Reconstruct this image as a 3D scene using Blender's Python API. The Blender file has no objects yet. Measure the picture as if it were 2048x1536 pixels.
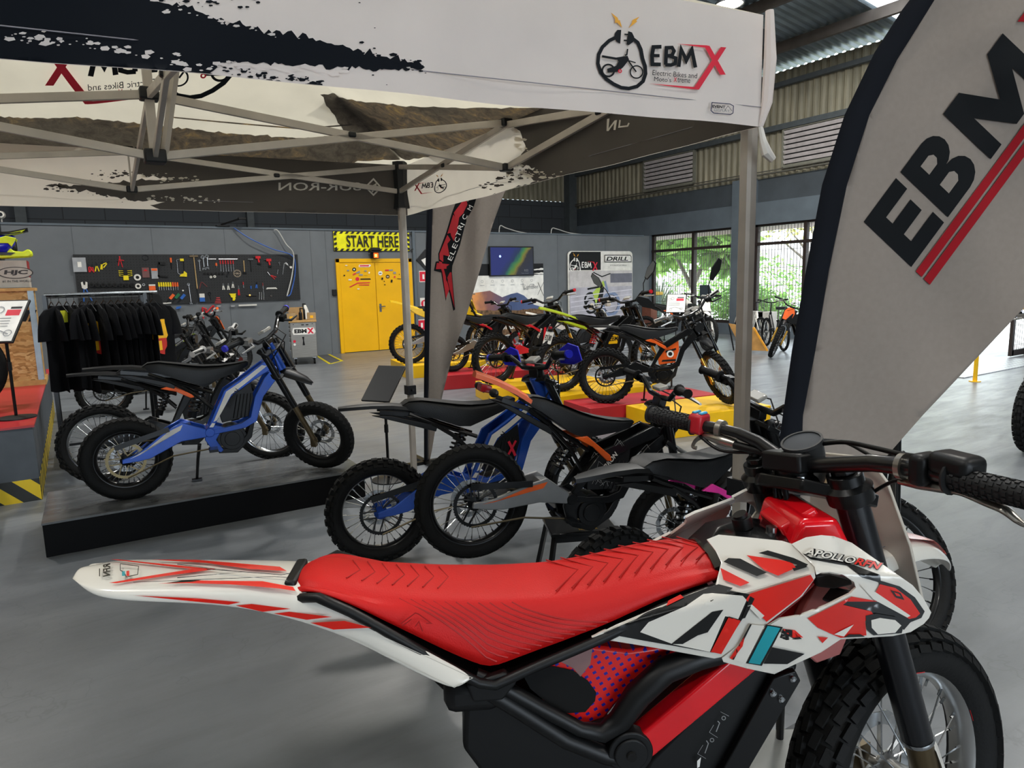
import bpy, bmesh, math, random
import numpy as np
from mathutils import Vector, Matrix
rnd=random.Random(7)
SC=bpy.context.scene; COL=SC.collection; PI=math.pi
# ---------------- camera ----------------
CH,CF,CPITCH,CROLL,CYAW=1.47,1366.,math.radians(8.57),math.radians(-1.39),math.radians(32.36)
_F=np.array([math.sin(CYAW),math.cos(CYAW),0.]);_R=np.array([math.cos(CYAW),-math.sin(CYAW),0.]);_U=np.array([0,0,1.])
CFW=_F*math.cos(CPITCH)-_U*math.sin(CPITCH);_U2=_U*math.cos(CPITCH)+_F*math.sin(CPITCH)
CRT=_R*math.cos(CROLL)+_U2*math.sin(CROLL);CUP=_U2*math.cos(CROLL)-_R*math.sin(CROLL)
CAM=np.array([0,0,CH])
cd=bpy.data.cameras.new('camera');cam=bpy.data.objects.new('camera',cd);COL.objects.link(cam)
cd.sensor_width=36;cd.lens=CF/2048*36;cd.clip_end=300;cd.clip_start=.02
cam.matrix_world=Matrix(((CRT[0],CUP[0],-CFW[0],0),(CRT[1],CUP[1],-CFW[1],0),(CRT[2],CUP[2],-CFW[2],CH),(0,0,0,1)))
SC.camera=cam
vs=SC.view_settings;vs.view_transform='Standard';vs.look='None';vs.gamma=1;vs.use_curve_mapping=False;vs.exposure=-0.40
# ---------------- world, sun, ceiling lights ----------------
wd=bpy.data.worlds.new('world');SC.world=wd;wd.use_nodes=True
bg=wd.node_tree.nodes['Background'];bg.inputs[0].default_value=(.78,.89,1,1);bg.inputs[1].default_value=9.5
sd=bpy.data.lights.new('sun','SUN');sd.energy=2.5;sd.angle=.3;sd.color=(1,.96,.88)
so=bpy.data.objects.new('sun',sd);COL.objects.link(so);so.rotation_euler=(math.radians(38),0,math.radians(-160))
LAMPS=[(9.93,8.46),(10.9,2.5),(4.2,9.6),(4.2,2.6),(-2.5,9.6),(-2.6,1.8),(4.2,-3.5),(-2.5,-3.5)]
LAMPW=[310,260,340,260,340,180,170,130]
def roofz(x): return 6.13+(13.95-x)*.13 if x>1 else 6.13+12.95*.13-(1-x)*.13
for (lx,ly),w_ in zip(LAMPS,LAMPW):
    ld=bpy.data.lights.new('lamp_light','AREA');ld.shape='DISK';ld.size=.5;ld.energy=w_;ld.color=(1,.965,.90)
    lo=bpy.data.objects.new('lamp_light',ld);COL.objects.link(lo);lo.location=(lx,ly,roofz(lx)-.68)
# skylights let daylight in: soft areas just under the clear roof sheets
for lx,ly in ((10.5,7.2),(3.0,6.0)):
    ld=bpy.data.lights.new('skylight_light','AREA');ld.shape='RECTANGLE';ld.size=5;ld.size_y=.9;ld.energy=160;ld.color=(.88,.94,1)
    lo=bpy.data.objects.new('skylight_light',ld);COL.objects.link(lo);lo.location=(lx,ly,roofz(lx)-.25)
# ---------------- pixel helpers ----------------
def ray(x,y): return CRT*(x-1024)/CF-CUP*(y-768)/CF+CFW
def pl(x,y,ax,v):
    d=ray(x,y);t=(v-CAM[ax])/d[ax];return Vector(CAM+d*t)
def fl(x,y,z=0.): return pl(x,y,2,z)
def camp(x,y,d): return Vector(CAM+ray(x,y)*d)
def rayplane(x,y,p,n):
    d=ray(x,y);n=np.array(n,float);t=((np.array(p)-CAM)@n)/(d@n);return Vector(CAM+d*t)
# ---------------- materials ----------------
MT={}
def s2l(c):
    if isinstance(c,str): c=[int(c[i:i+2],16) for i in (0,2,4)]
    return tuple((v/255/12.92 if v/255<=.04045 else ((v/255+.055)/1.055)**2.4) for v in c)
def nd(t,typ,**kw):
    n=t.nodes.new(typ)
    for k,v in kw.items():
        if k in n.inputs.keys(): n.inputs[k].default_value=v
        else: setattr(n,k,v)
    return n
def mat(name,col='808080',rough=.5,metal=0.,noise=(8,.06),bump=0,coat=0,emit=0,trans=0,alpha=None,spec=.4,stretch=None,bscale=None):
    if name in MT: return MT[name]
    m=bpy.data.materials.new(name);m.use_nodes=True;t=m.node_tree;b=t.nodes['Principled BSDF']
    c=s2l(col);b.inputs['Roughness'].default_value=rough;b.inputs['Metallic'].default_value=metal
    b.inputs['Specular IOR Level'].default_value=spec
    if coat: b.inputs['Coat Weight'].default_value=coat;b.inputs['Coat Roughness'].default_value=.08
    tc=nd(t,'ShaderNodeTexCoord');mp=nd(t,'ShaderNodeMapping')
    if stretch: mp.inputs['Scale'].default_value=stretch
    t.links.new(tc.outputs['Object'],mp.inputs[0])
    nz=nd(t,'ShaderNodeTexNoise');nz.inputs['Scale'].default_value=noise[0];nz.inputs['Detail'].default_value=5
    t.links.new(mp.outputs[0],nz.inputs['Vector'])
    rp=nd(t,'ShaderNodeValToRGB');a=noise[1]
    rp.color_ramp.elements[0].position=.3;rp.color_ramp.elements[1].position=.7
    rp.color_ramp.elements[0].color=tuple(max(0,v*(1-a*2)) for v in c)+(1,)
    rp.color_ramp.elements[1].color=tuple(min(1,v*(1+a*2)) for v in c)+(1,)
    t.links.new(nz.outputs['Fac'],rp.inputs[0]);t.links.new(rp.outputs[0],b.inputs['Base Color'])
    if bump:
        bp=nd(t,'ShaderNodeBump');bp.inputs['Strength'].default_value=bump;bp.inputs['Distance'].default_value=.01
        src=nz
        if bscale:
            src=nd(t,'ShaderNodeTexNoise');src.inputs['Scale'].default_value=bscale;t.links.new(mp.outputs[0],src.inputs['Vector'])
        t.links.new(src.outputs['Fac'],bp.inputs['Height']);t.links.new(bp.outputs[0],b.inputs['Normal'])
    if emit: b.inputs['Emission Color'].default_value=c+(1,);b.inputs['Emission Strength'].default_value=emit
    if trans:
        tr=nd(t,'ShaderNodeBsdfTranslucent');t.links.new(rp.outputs[0],tr.inputs[0]);mx=nd(t,'ShaderNodeMixShader');mx.inputs[0].default_value=trans
        o=t.nodes['Material Output'];t.links.new(b.outputs[0],mx.inputs[1]);t.links.new(tr.outputs[0],mx.inputs[2]);t.links.new(mx.outputs[0],o.inputs[0])
    MT[name]=m;return m
def mnode(name): 
    m=bpy.data.materials.new(name);m.use_nodes=True;MT[name]=m;t=m.node_tree;return m,t,t.nodes['Principled BSDF']
def ramp(t,src,stops,interp='LINEAR'):
    r=nd(t,'ShaderNodeValToRGB');r.color_ramp.interpolation=interp;e=r.color_ramp.elements
    while len(e)<len(stops): e.new(.5)
    for el,(p,c) in zip(e,stops): el.position=p;el.color=(s2l(c)+(1,)) if not isinstance(c,float) else (c,c,c,1)
    t.links.new(src,r.inputs[0]);return r
def tnoise(t,vec,scale,detail=5,rough=.5,dist=0):
    n=nd(t,'ShaderNodeTexNoise');n.inputs['Scale'].default_value=scale;n.inputs['Detail'].default_value=detail;n.inputs['Roughness'].default_value=rough;n.inputs['Distortion'].default_value=dist
    t.links.new(vec,n.inputs['Vector']);return n
def tmap(t,scale=(1,1,1),rot=(0,0,0)):
    tc=nd(t,'ShaderNodeTexCoord');mp=nd(t,'ShaderNodeMapping');mp.inputs['Scale'].default_value=scale;mp.inputs['Rotation'].default_value=rot
    t.links.new(tc.outputs['Object'],mp.inputs[0]);return mp.outputs[0]
def mixc(t,f,a,b,mode='MIX'):
    m=nd(t,'ShaderNodeMix');m.data_type='RGBA';m.blend_type=mode
    if hasattr(f,'name'): t.links.new(f,m.inputs[0])
    else: m.inputs[0].default_value=f
    for s,k in ((a,6),(b,7)):
        if hasattr(s,'name'): t.links.new(s,m.inputs[k])
        else: m.inputs[k].default_value=s2l(s)+(1,)
    return m.outputs[2]
# floor: worn blue-grey painted concrete
m,t,b=mnode('floor_paint')
n1=tnoise(t,tmap(t,(.5,.5,.5)),1.3,6,.6);n2=tnoise(t,tmap(t,(1.2,6,1),(0,0,.5)),1.5,8,.65,.6);n3=tnoise(t,tmap(t),60,3)
r1=ramp(t,n1.outputs[0],[(.3,'606468'),(.7,'7a7e82')]);r2=ramp(t,n2.outputs[0],[(.38,.86),(.5,1.),(.62,1.06)])
cc=mixc(t,.55,r1.outputs[0],r2.outputs[0],'MULTIPLY')
v=nd(t,'ShaderNodeTexVoronoi',feature='DISTANCE_TO_EDGE');v.inputs['Scale'].default_value=.55
nw=tnoise(t,tmap(t),3,4);vm=nd(t,'ShaderNodeVectorMath',operation='ADD');t.links.new(tmap(t),vm.inputs[0]);t.links.new(nw.outputs['Color'],vm.inputs[1]);t.links.new(vm.outputs[0],v.inputs['Vector'])
rc=ramp(t,v.outputs[0],[(0,.55),(.004,1.)]);cc=mixc(t,.35,cc,rc.outputs[0],'MULTIPLY');t.links.new(cc,b.inputs['Base Color'])
rr=ramp(t,n2.outputs[0],[(.3,.44),(.7,.3)]);t.links.new(rr.outputs[0],b.inputs['Roughness'])
bp=nd(t,'ShaderNodeBump');bp.inputs['Strength'].default_value=.03;bp.inputs['Distance'].default_value=.01;t.links.new(n3.outputs[0],bp.inputs['Height']);t.links.new(bp.outputs[0],b.inputs['Normal'])
# concrete block wall
m,t,b=mnode('block_wall')
br=nd(t,'ShaderNodeTexBrick');br.inputs['Scale'].default_value=1;br.inputs['Brick Width'].default_value=.8;br.inputs['Row Height'].default_value=.38;br.inputs['Mortar Size'].default_value=.012
br.inputs['Color1'].default_value=s2l('3c4146')+(1,);br.inputs['Color2'].default_value=s2l('42474c')+(1,);br.inputs['Mortar'].default_value=s2l('2c3034')+(1,)
t.links.new(tmap(t,rot=(PI/2,0,0)),br.inputs[0]);t.links.new(br.outputs[0],b.inputs['Base Color']);b.inputs['Roughness'].default_value=.8
# OSB
m,t,b=mnode('osb_board')
v=nd(t,'ShaderNodeTexVoronoi');v.inputs['Scale'].default_value=26
nw=tnoise(t,tmap(t),4,3);vm=nd(t,'ShaderNodeVectorMath',operation='MULTIPLY_ADD');vm.inputs[1].default_value=(.35,.35,.35);t.links.new(nw.outputs['Color'],vm.inputs[0]);t.links.new(tmap(t,(.7,1,1.7),(0,.5,0)),vm.inputs[2]);t.links.new(vm.outputs[0],v.inputs['Vector'])
g=tnoise(t,tmap(t,(6,6,40)),3,4)
r=ramp(t,v.outputs['Color'],[(.1,'9c7238'),(.5,'c99a58'),(.9,'e0bb7c')]);cc=mixc(t,.3,r.outputs[0],g.outputs['Fac'],'MULTIPLY');t.links.new(cc,b.inputs['Base Color']);b.inputs['Roughness'].default_value=.6
# hazard stripes
def hazard(name,ax,k=2.2,c1='e0c010',c2='15160f'):
    m,t,b=mnode(name);sp=nd(t,'ShaderNodeSeparateXYZ');t.links.new(tmap(t),sp.inputs[0])
    a=nd(t,'ShaderNodeMath',operation='ADD');t.links.new(sp.outputs[ax],a.inputs[0]);t.links.new(sp.outputs[2],a.inputs[1])
    if ax==1:
        a.operation='SUBTRACT'
    mu=nd(t,'ShaderNodeMath',operation='MULTIPLY');t.links.new(a.outputs[0],mu.inputs[0]);mu.inputs[1].default_value=k
    fr=nd(t,'ShaderNodeMath',operation='FRACT');t.links.new(mu.outputs[0],fr.inputs[0])
    r=ramp(t,fr.outputs[0],[(0,c1),(.5,c2)],'CONSTANT');t.links.new(r.outputs[0],b.inputs['Base Color']);b.inputs['Roughness'].default_value=.45;return m
hazard('hazard_x',0,4.6);hazard('hazard_y',1,4.6)
# stained corrugated cladding
m,t,b=mnode('cladding')
n=tnoise(t,tmap(t,(3,3,.25)),4,6,.6);n2=tnoise(t,tmap(t),1.2,3);r=ramp(t,n.outputs[0],[(.25,'6b6655'),(.5,'8d8874'),(.7,'a39c85'),(.85,'7b6a4c')])
r2=ramp(t,n2.outputs[0],[(.3,.75),(.7,1.05)]);t.links.new(mixc(t,.8,r.outputs[0],r2.outputs[0],'MULTIPLY'),b.inputs['Base Color']);b.inputs['Roughness'].default_value=.6
# leaves
def leafmat(name,cols):
    m,t,b=mnode(name);gi=nd(t,'ShaderNodeNewGeometry');
    r=ramp(t,gi.outputs['Random Per Island'],cols);t.links.new(r.outputs[0],b.inputs['Base Color']);b.inputs['Roughness'].default_value=.5
    tr=nd(t,'ShaderNodeBsdfTranslucent');t.links.new(r.outputs[0],tr.inputs[0]);mx=nd(t,'ShaderNodeMixShader');mx.inputs[0].default_value=.45
    t.links.new(b.outputs[0],mx.inputs[1]);t.links.new(tr.outputs[0],mx.inputs[2]);t.links.new(mx.outputs[0],t.nodes['Material Output'].inputs[0])
leafmat('leaf_green',[(0,'5f8f3a'),(.5,'86b552'),(1,'b4d477')]);leafmat('leaf_hedge',[(0,'4c7a2c'),(.5,'6fa044'),(1,'93bf55')]);leafmat('leaf_yellow',[(0,'9aa24c'),(.5,'c4c36a'),(1,'d9cf8c')]);leafmat('leaf_flax',[(0,'5d7358'),(.5,'809577'),(1,'a8b694')])
m,t,b=mnode('glass');b.inputs['Roughness'].default_value=.02;b.inputs['Metallic'].default_value=0;tp=nd(t,'ShaderNodeBsdfTransparent');mx=nd(t,'ShaderNodeMixShader');mx.inputs[0].default_value=.05;t.links.new(tp.outputs[0],mx.inputs[1]);t.links.new(b.outputs[0],mx.inputs[2]);t.links.new(mx.outputs[0],t.nodes['Material Output'].inputs[0])
m,t,b=mnode('brushed_steel');n=tnoise(t,tmap(t,(1,1,60)),6,3);r=ramp(t,n.outputs[0],[(.3,'8d8a84'),(.7,'b2aea6')]);t.links.new(r.outputs[0],b.inputs['Base Color']);b.inputs['Metallic'].default_value=.9;b.inputs['Roughness'].default_value=.35
BLK=mat('black_plastic','0c0d0e',.45,bump=.05,spec=.35);BLKG=mat('black_gloss','0c0d0f',.18,coat=.4);RUB=mat('rubber','0d0e0e',.75,bump=.15,bscale=90,spec=.3);SEATV=mat('seat_vinyl','131517',.5,bump=.12,bscale=250,noise=(6,.04))
STEEL=mat('bright_steel','b9bcbe',.22,1.);ALU=mat('aluminium','a9a8a5',.35,.9);DARKM=mat('dark_metal','26282a',.35,.7);WHITE=mat('white_plastic','e6e3da',.3,coat=.3)
BRONZE=mat('bronze_fork','6e6048',.28,.85);GOLD=mat('gold_metal','b08a3c',.3,.9);BLKMET=mat('black_metal','101112',.3,.3,coat=.2)
# ---------------- mesh builder ----------------
class M:
    def __init__(s): s.v=[];s.f=[];s.mi=[];s.ms=[]
    def _m(s,m):
        if m is None: return 0
        if m not in s.ms: s.ms.append(m)
        return s.ms.index(m)
    def add(s,vs_,fs,m=None,T=None):
        o=len(s.v);k=s._m(m)
        for p in vs_: 
            p=Vector(p); s.v.append(T@p if T else p)
        for f in fs: s.f.append([o+i for i in f]);s.mi.append(k)
        return s
    def box(s,c,d,m=None,R=None):
        x,y,z=[q/2 for q in d];vv=[(i*x,j*y,k*z) for i in(-1,1) for j in(-1,1) for k in(-1,1)]
        T=Matrix.Translation(Vector(c))@(R.to_4x4() if R else Matrix.Identity(4))
        return s.add(vv,[(0,1,3,2),(4,6,7,5),(0,4,5,1),(2,3,7,6),(0,2,6,4),(1,5,7,3)],m,T)
    def bx(s,x0,x1,y0,y1,z0,z1,m=None): return s.box(((x0+x1)/2,(y0+y1)/2,(z0+z1)/2),(x1-x0,y1-y0,z1-z0),m)
    def beam(s,a,b,w,h,m=None,up=(0,0,1)):
        a=Vector(a);b=Vector(b);d=(b-a);L=d.length;x=d/L;u=Vector(up);y=u.cross(x)
        if y.length<1e-4: y=Vector((0,1,0)).cross(x)
        y.normalize();z=x.cross(y);R=Matrix((x,y,z)).transposed();return s.box((a+b)/2,(L,w,h),m,R)
    def tube(s,pts,r,n=8,m=None,cap=True,sq=1.):
        pts=[Vector(p) for p in pts];N=len(pts);rs=r if isinstance(r,(list,tuple)) else [r]*N
        vv=[];ff=[];prev=None
        for i,p in enumerate(pts):
            tn=(pts[min(i+1,N-1)]-pts[max(i-1,0)]).normalized()
            if prev is None:
                a=Vector((0,0,1)) if abs(tn.z)<.9 else Vector((1,0,0));x=tn.cross(a).normalized()
            else: x=(prev-tn*prev.dot(tn)).normalized()
            prev=x;y=tn.cross(x)
            for k in range(n):
                an=2*PI*k/n;vv.append(p+(x*math.cos(an)+y*math.sin(an)*sq)*rs[i])
        for i in range(N-1):
            for k in range(n): ff.append((i*n+k,i*n+(k+1)%n,(i+1)*n+(k+1)%n,(i+1)*n+k))
        if cap: ff.append(tuple(range(n))[::-1]);ff.append(tuple((N-1)*n+k for k in range(n)))
        return s.add(vv,ff,m)
    def cyl(s,a,b,r,n=16,m=None,r2=None): return s.tube([a,b],[r,r if r2 is None else r2],n,m)
    def lathe(s,prof,n=32,m=None,T=None,close=False):   # prof (r,h), axis = local Z
        vv=[];ff=[];P=len(prof)
        for k in range(n):
            a=2*PI*k/n
            for r,h in prof: vv.append((r*math.cos(a),r*math.sin(a),h))
        for k in range(n):
            k2=(k+1)%n
            for i in range(P-1+(1 if close else 0)):
                j=(i+1)%P;ff.append((k*P+i,k2*P+i,k2*P+j,k*P+j))
        return s.add(vv,ff,m,T)
    def prism(s,poly,fr,t0,t1,m=None):  # fr: function (u,v,t)->xyz
        n=len(poly);vv=[fr(u,v,t0) for u,v in poly]+[fr(u,v,t1) for u,v in poly]
        return s.add(vv,[tuple(range(n))[::-1],tuple(range(n,2*n))]+[(i,(i+1)%n,n+(i+1)%n,n+i) for i in range(n)],m)
    def loft(s,rings,m=None,cap=True,closed=True):
        n=len(rings[0]);vv=[p for r in rings for p in r];ff=[];K=n if closed else n-1
        for i in range(len(rings)-1):
            for k in range(K): ff.append((i*n+k,i*n+(k+1)%n,(i+1)*n+(k+1)%n,(i+1)*n+k))
        if cap and closed: ff.append(tuple(range(n))[::-1]);ff.append(tuple((len(rings)-1)*n+k for k in range(n)))
        return s.add(vv,ff,m)
    def mesh(s,name,m=None,smooth=30):
        me=bpy.data.meshes.new(name);me.from_pydata([tuple(v) for v in s.v],[],s.f)
        for q in (s.ms or [m]): 
            if q: me.materials.append(q)
        if s.ms: me.polygons.foreach_set('material_index',s.mi)
        bm=bmesh.new();bm.from_mesh(me);bmesh.ops.recalc_face_normals(bm,faces=bm.faces);bm.to_mesh(me);bm.free()
        if smooth:
            me.shade_smooth();me.set_sharp_from_angle(angle=math.radians(smooth))
        me.update();return me
    def build(s,name,m=None,parent=None,smooth=30,bevel=0,subsurf=0,solid=0,loc=None,seg=2):
        o=bpy.data.objects.new(name,s.mesh(name,m,smooth));COL.objects.link(o)
        if parent: o.parent=parent
        if loc: o.location=loc
        if solid: q=o.modifiers.new('s','SOLIDIFY');q.thickness=solid;q.offset=-1
        if bevel: q=o.modifiers.new('b','BEVEL');q.width=bevel;q.segments=seg;q.limit_method='ANGLE';q.angle_limit=.6;q.harden_normals=False
        if subsurf: q=o.modifiers.new('ss','SUBSURF');q.levels=q.render_levels=subsurf
        return o
def tag(o,label=None,cat=None,group=None,kind=None):
    for k,v in (('label',label),('category',cat),('group',group),('kind',kind)):
        if v: o[k]=v
    return o
def struct(o): o['kind']='structure';return o
def empty(name,loc=(0,0,0),rz=0,label=None,cat=None,group=None):
    o=bpy.data.objects.new(name,None);COL.objects.link(o);o.location=loc;o.rotation_euler=(0,0,rz);o.empty_display_size=.1
    return tag(o,label,cat,group)
def inst(me,name,parent=None,M4=None):
    o=bpy.data.objects.new(name,me);COL.objects.link(o)
    if parent: o.parent=parent
    if M4 is not None: o.matrix_local=M4
    return o
def copytree(o,parent=None):
    c=o.copy();COL.objects.link(c);c.parent=parent
    for ch in list(o.children): copytree(ch,c)
    return c
# ---------------- printed artwork (2-D shapes laid on a surface) ----------------
_tc={}
def textmesh(st,bold=0.):
    k=(st,bold)
    if k in _tc: return _tc[k]
    cu=bpy.data.curves.new('t','FONT');cu.body=st;cu.size=1;cu.offset=bold;cu.resolution_u=3
    o=bpy.data.objects.new('t',cu);COL.objects.link(o);dg=bpy.context.evaluated_depsgraph_get();dg.update()
    me=bpy.data.meshes.new_from_object(o.evaluated_get(dg));vv=[(v.co.x,v.co.y) for v in me.vertices];ff=[tuple(p.vertices) for p in me.polygons]
    bpy.data.objects.remove(o);bpy.data.curves.remove(cu);bpy.data.meshes.remove(me)
    xs=[v[0] for v in vv];ys=[v[1] for v in vv];x0,x1,y0,y1=min(xs),max(xs),min(ys),max(ys)
    vv=[((x-x0)/(x1-x0),(y-y0)/(y1-y0)) for x,y in vv]
    _tc[k]=(vv,ff,(x1-x0)/(y1-y0));return _tc[k]
def ragged(pts,amp,seg,seed=1,edges=None,closed=True):
    r=random.Random(seed);out=[];n=len(pts)
    for i in range(n if closed else n-1):
        a,b=pts[i],pts[(i+1)%n];L=math.hypot(b[0]-a[0],b[1]-a[1]);k=max(1,int(L/seg)) if (edges is None or i in edges) else 1
        nx,ny=-(b[1]-a[1])/max(L,1e-6),(b[0]-a[0])/max(L,1e-6)
        for j in range(k):
            f=j/k;d=0 if j==0 else (r.random()-.5)*2*amp*r.random()
            out.append((a[0]+(b[0]-a[0])*f+nx*d,a[1]+(b[1]-a[1])*f+ny*d))
    return out
class Art:
    def __init__(s): s.it=[];s.T=(1,0,0,0,1,0);s.lv=None
    def tr(s,x,y): a,b,c,d,e,f=s.T;return (a*x+b*y+c,d*x+e*y+f)
    def raw(s,m,vv,ff): s.it.append((m,[s.tr(*p) for p in vv],ff,len(s.it) if s.lv is None else s.lv));return s
    def poly(s,m,pts): return s.raw(m,pts,[tuple(range(len(pts)))])
    def rect(s,m,x0,y0,x1,y1): return s.poly(m,[(x0,y0),(x1,y0),(x1,y1),(x0,y1)])
    def circ(s,m,c,r,r2=0,n=24,sx=1.):
        if not r2: return s.poly(m,[(c[0]+r*sx*math.cos(2*PI*k/n),c[1]+r*math.sin(2*PI*k/n)) for k in range(n)])
        vv=[(c[0]+q*sx*math.cos(2*PI*k/n),c[1]+q*math.sin(2*PI*k/n)) for q in (r,r2) for k in range(n)]
        return s.raw(m,vv,[(k,(k+1)%n,n+(k+1)%n,n+k) for k in range(n)])
    def stroke(s,m,pts,w,closed=False):   # mitred ribbon
        n=len(pts);L=[];Rr=[]
        for i,p in enumerate(pts):
            a=pts[(i-1)%n] if (i or closed) else None;b=pts[(i+1)%n] if (i<n-1 or closed) else None
            def un(p,q): d=math.hypot(q[0]-p[0],q[1]-p[1]) or 1;return ((q[0]-p[0])/d,(q[1]-p[1])/d)
            d1=un(a,p) if a else un(p,b);d2=un(p,b) if b else d1
            nx,ny=-(d1[1]+d2[1]),(d1[0]+d2[0]);l=math.hypot(nx,ny) or 1;nx/=l;ny/=l;c=max(.35,nx*-d1[1]+ny*d1[0]);h=w/2/c
            L.append((p[0]+nx*h,p[1]+ny*h));Rr.append((p[0]-nx*h,p[1]-ny*h))
        return s.raw(m,L+Rr,[(i,(i+1)%n,n+(i+1)%n,n+i) for i in range(n if closed else n-1)])
    def text(s,m,st,x,y,h,w=None,bold=.0,shear=0,rot=0,flip=False):  # (x,y)= lower left; y axis up unless flip
        vv,ff,asp=textmesh(st,bold);w=w or h*asp;sy=-1 if flip else 1;c,q=math.cos(rot),math.sin(rot);o=[]
        for a,b_ in vv:
            X=a*w+shear*b_*h;Y=sy*b_*h;o.append((x+X*c-Y*q,y+X*q+Y*c))
        return s.raw(m,o,ff)
    def specks(s,m,line,n,spread,size,seed=3):
        r=random.Random(seed);vv=[];ff=[]
        for _ in range(n):
            i=r.randrange(len(line)-1);f=r.random();x=line[i][0]+(line[i+1][0]-line[i][0])*f;y=line[i][1]+(line[i+1][1]-line[i][1])*f
            x+=r.gauss(0,spread*.6);y+=r.gauss(0,spread);q=size*(.3+r.random()**2*1.2);k=len(vv);an=r.random()*3
            for j in range(5): a=an+j*2*PI/5;vv.append((x+q*math.cos(a)*(1+.8*r.random()),y+q*.6*math.sin(a)))
            ff.append(tuple(range(k,k+5)))
        return s.raw(m,vv,ff)
    def build(s,name,parent,fmap,step=0,eps=.0006,base=.001,loc=None):
        allm=M()
        for m,vv,ff,i in s.it:
            if step:
                bm=bmesh.new();bv=[bm.verts.new((p[0],p[1],0)) for p in vv]
                for f in ff:
                    try: bm.faces.new([bv[j] for j in f])
                    except ValueError: pass
                bm.normal_update();bmesh.ops.triangulate(bm,faces=bm.faces[:],ngon_method='EAR_CLIP')
                for ax in (0,1):
                    lo_=min(p[ax] for p in vv);hi=max(p[ax] for p in vv);k=math.floor(lo_/step)+1
                    while k*step<hi:
                        co=[0,0,0];no=[0,0,0];co[ax]=k*step;no[ax]=1
                        bmesh.ops.bisect_plane(bm,geom=bm.verts[:]+bm.edges[:]+bm.faces[:],plane_co=co,plane_no=no);k+=1
                bm.verts.index_update();vv2=[(v.co.x,v.co.y) for v in bm.verts];ff2=[tuple(v.index for v in f.verts) for f in bm.faces];bm.free()
            else: vv2,ff2=vv,ff
            allm.add([fmap(p[0],p[1],base+eps*i) for p in vv2],ff2,m)
        o=bpy.data.objects.new(name,allm.mesh(name,None,0));COL.objects.link(o)
        if parent: o.parent=parent
        if loc: o.location=loc
        o.data.shade_smooth() if step else None
        return o
INK=mat('ink_black','0e1318',.6,spec=.2);INKR=mat('ink_red','d8203a',.5);INKY=mat('ink_amber','e0a030',.5);INKW=mat('ink_white','eceae4',.5);INKG=mat('ink_grey','8a8c8e',.5);INKD=mat('ink_dark','0a0b0d',.5,spec=.3)
def logo(a,T,dk=INK,rd=INKR,ye=INKY,small=False,letters=True):
    """shop logo in its own frame 0..1030 x 0..620 (y down), T = affine"""
    a.T=T;o=lambda P:[(x-440,y-95) for x,y in P]
    a.stroke(dk,o([(608,290),(545,320),(492,370),(462,430),(456,500),(478,570),(522,622),(580,662),(640,690),(700,697),(765,680),(812,640),(832,580),(828,520),(808,460),(795,390),(770,335),(725,300)]),28)
    a.poly(dk,o([(640,235),(610,235),(590,262),(583,292),(600,325),(632,345)]));a.poly(dk,o([(695,245),(725,255),(742,290),(735,330),(700,355),(682,350)]))
    a.stroke(dk,o([(665,270),(692,272)]),12);a.stroke(dk,o([(660,318),(690,320)]),12)
    a.poly(ye,o([(557,97),(612,140),(618,160),(628,158),(648,220),(606,178),(590,182),(592,150)]));a.poly(ye,o([(783,130),(757,165),(767,168),(697,222),(722,185),(727,160),(740,152)]))
    a.circ(dk,o([(538,555)])[0],54,40);a.circ(dk,o([(760,567)])[0],54,44)
    a.stroke(dk,o([(488,443),(600,462),(690,448)]),18);a.poly(dk,o([(600,460),(690,440),(702,470),(655,530),(615,565),(533,572),(528,542),(600,518),(620,485)]))
    a.stroke(dk,o([(690,470),(758,566)]),11);a.stroke(dk,o([(690,385),(684,430),(668,436)]),11);a.stroke(dk,o([(700,478),(753,494)]),9);a.circ(rd,o([(630,560)])[0],16,7)
    if letters:
        a.stroke(dk,o([(957,368),(893,370),(882,440),(886,506),(952,508)]),30);a.stroke(dk,o([(884,437),(942,439)]),26)
        a.stroke(dk,o([(990,510),(996,376),(1040,374),(1056,402),(1040,436),(1000,440)]),28);a.stroke(dk,o([(1020,440),(1070,458),(1066,500),(1030,512),(986,510)]),28)
        a.stroke(dk,o([(1092,526),(1112,388),(1152,476),(1196,392),(1224,532)]),30)
        a.poly(rd,o([(1290,358),(1335,360),(1463,588),(1418,588)]));a.poly(rd,o([(1424,370),(1468,373),(1252,706),(1205,700)]))
        a.poly(rd,o([(1075,345),(1318,357),(1330,378),(1290,374)]));a.poly(rd,o([(858,658),(1215,685),(1245,705),(1195,702)]))
        if not small:
            a.text(dk,'Electric Bikes and',885-440,575-95+16,40,w=352,rot=.075,flip=True);a.text(dk,"Moto's",898-440,622-95+16,36,w=135,rot=.07,flip=True);a.text(rd,'X',1052-440,628-95+16,36,w=26,rot=.07,bold=.02,flip=True);a.text(dk,'treme',1082-440,630-95+18,36,w=100,rot=.07,flip=True)
    a.T=(1,0,0,0,1,0)
def flat(o,ex,ey,n):   # map for a flat plate
    o=Vector(o);ex=Vector(ex);ey=Vector(ey);n=Vector(n)
    return lambda u,v,t:o+ex*u+ey*v+n*t
def pxplane(p,n):   # map for artwork drawn in picture coordinates on a real plane
    nn=Vector(n)
    return lambda u,v,t:rayplane(u,v,p,n)+nn*t
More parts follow.
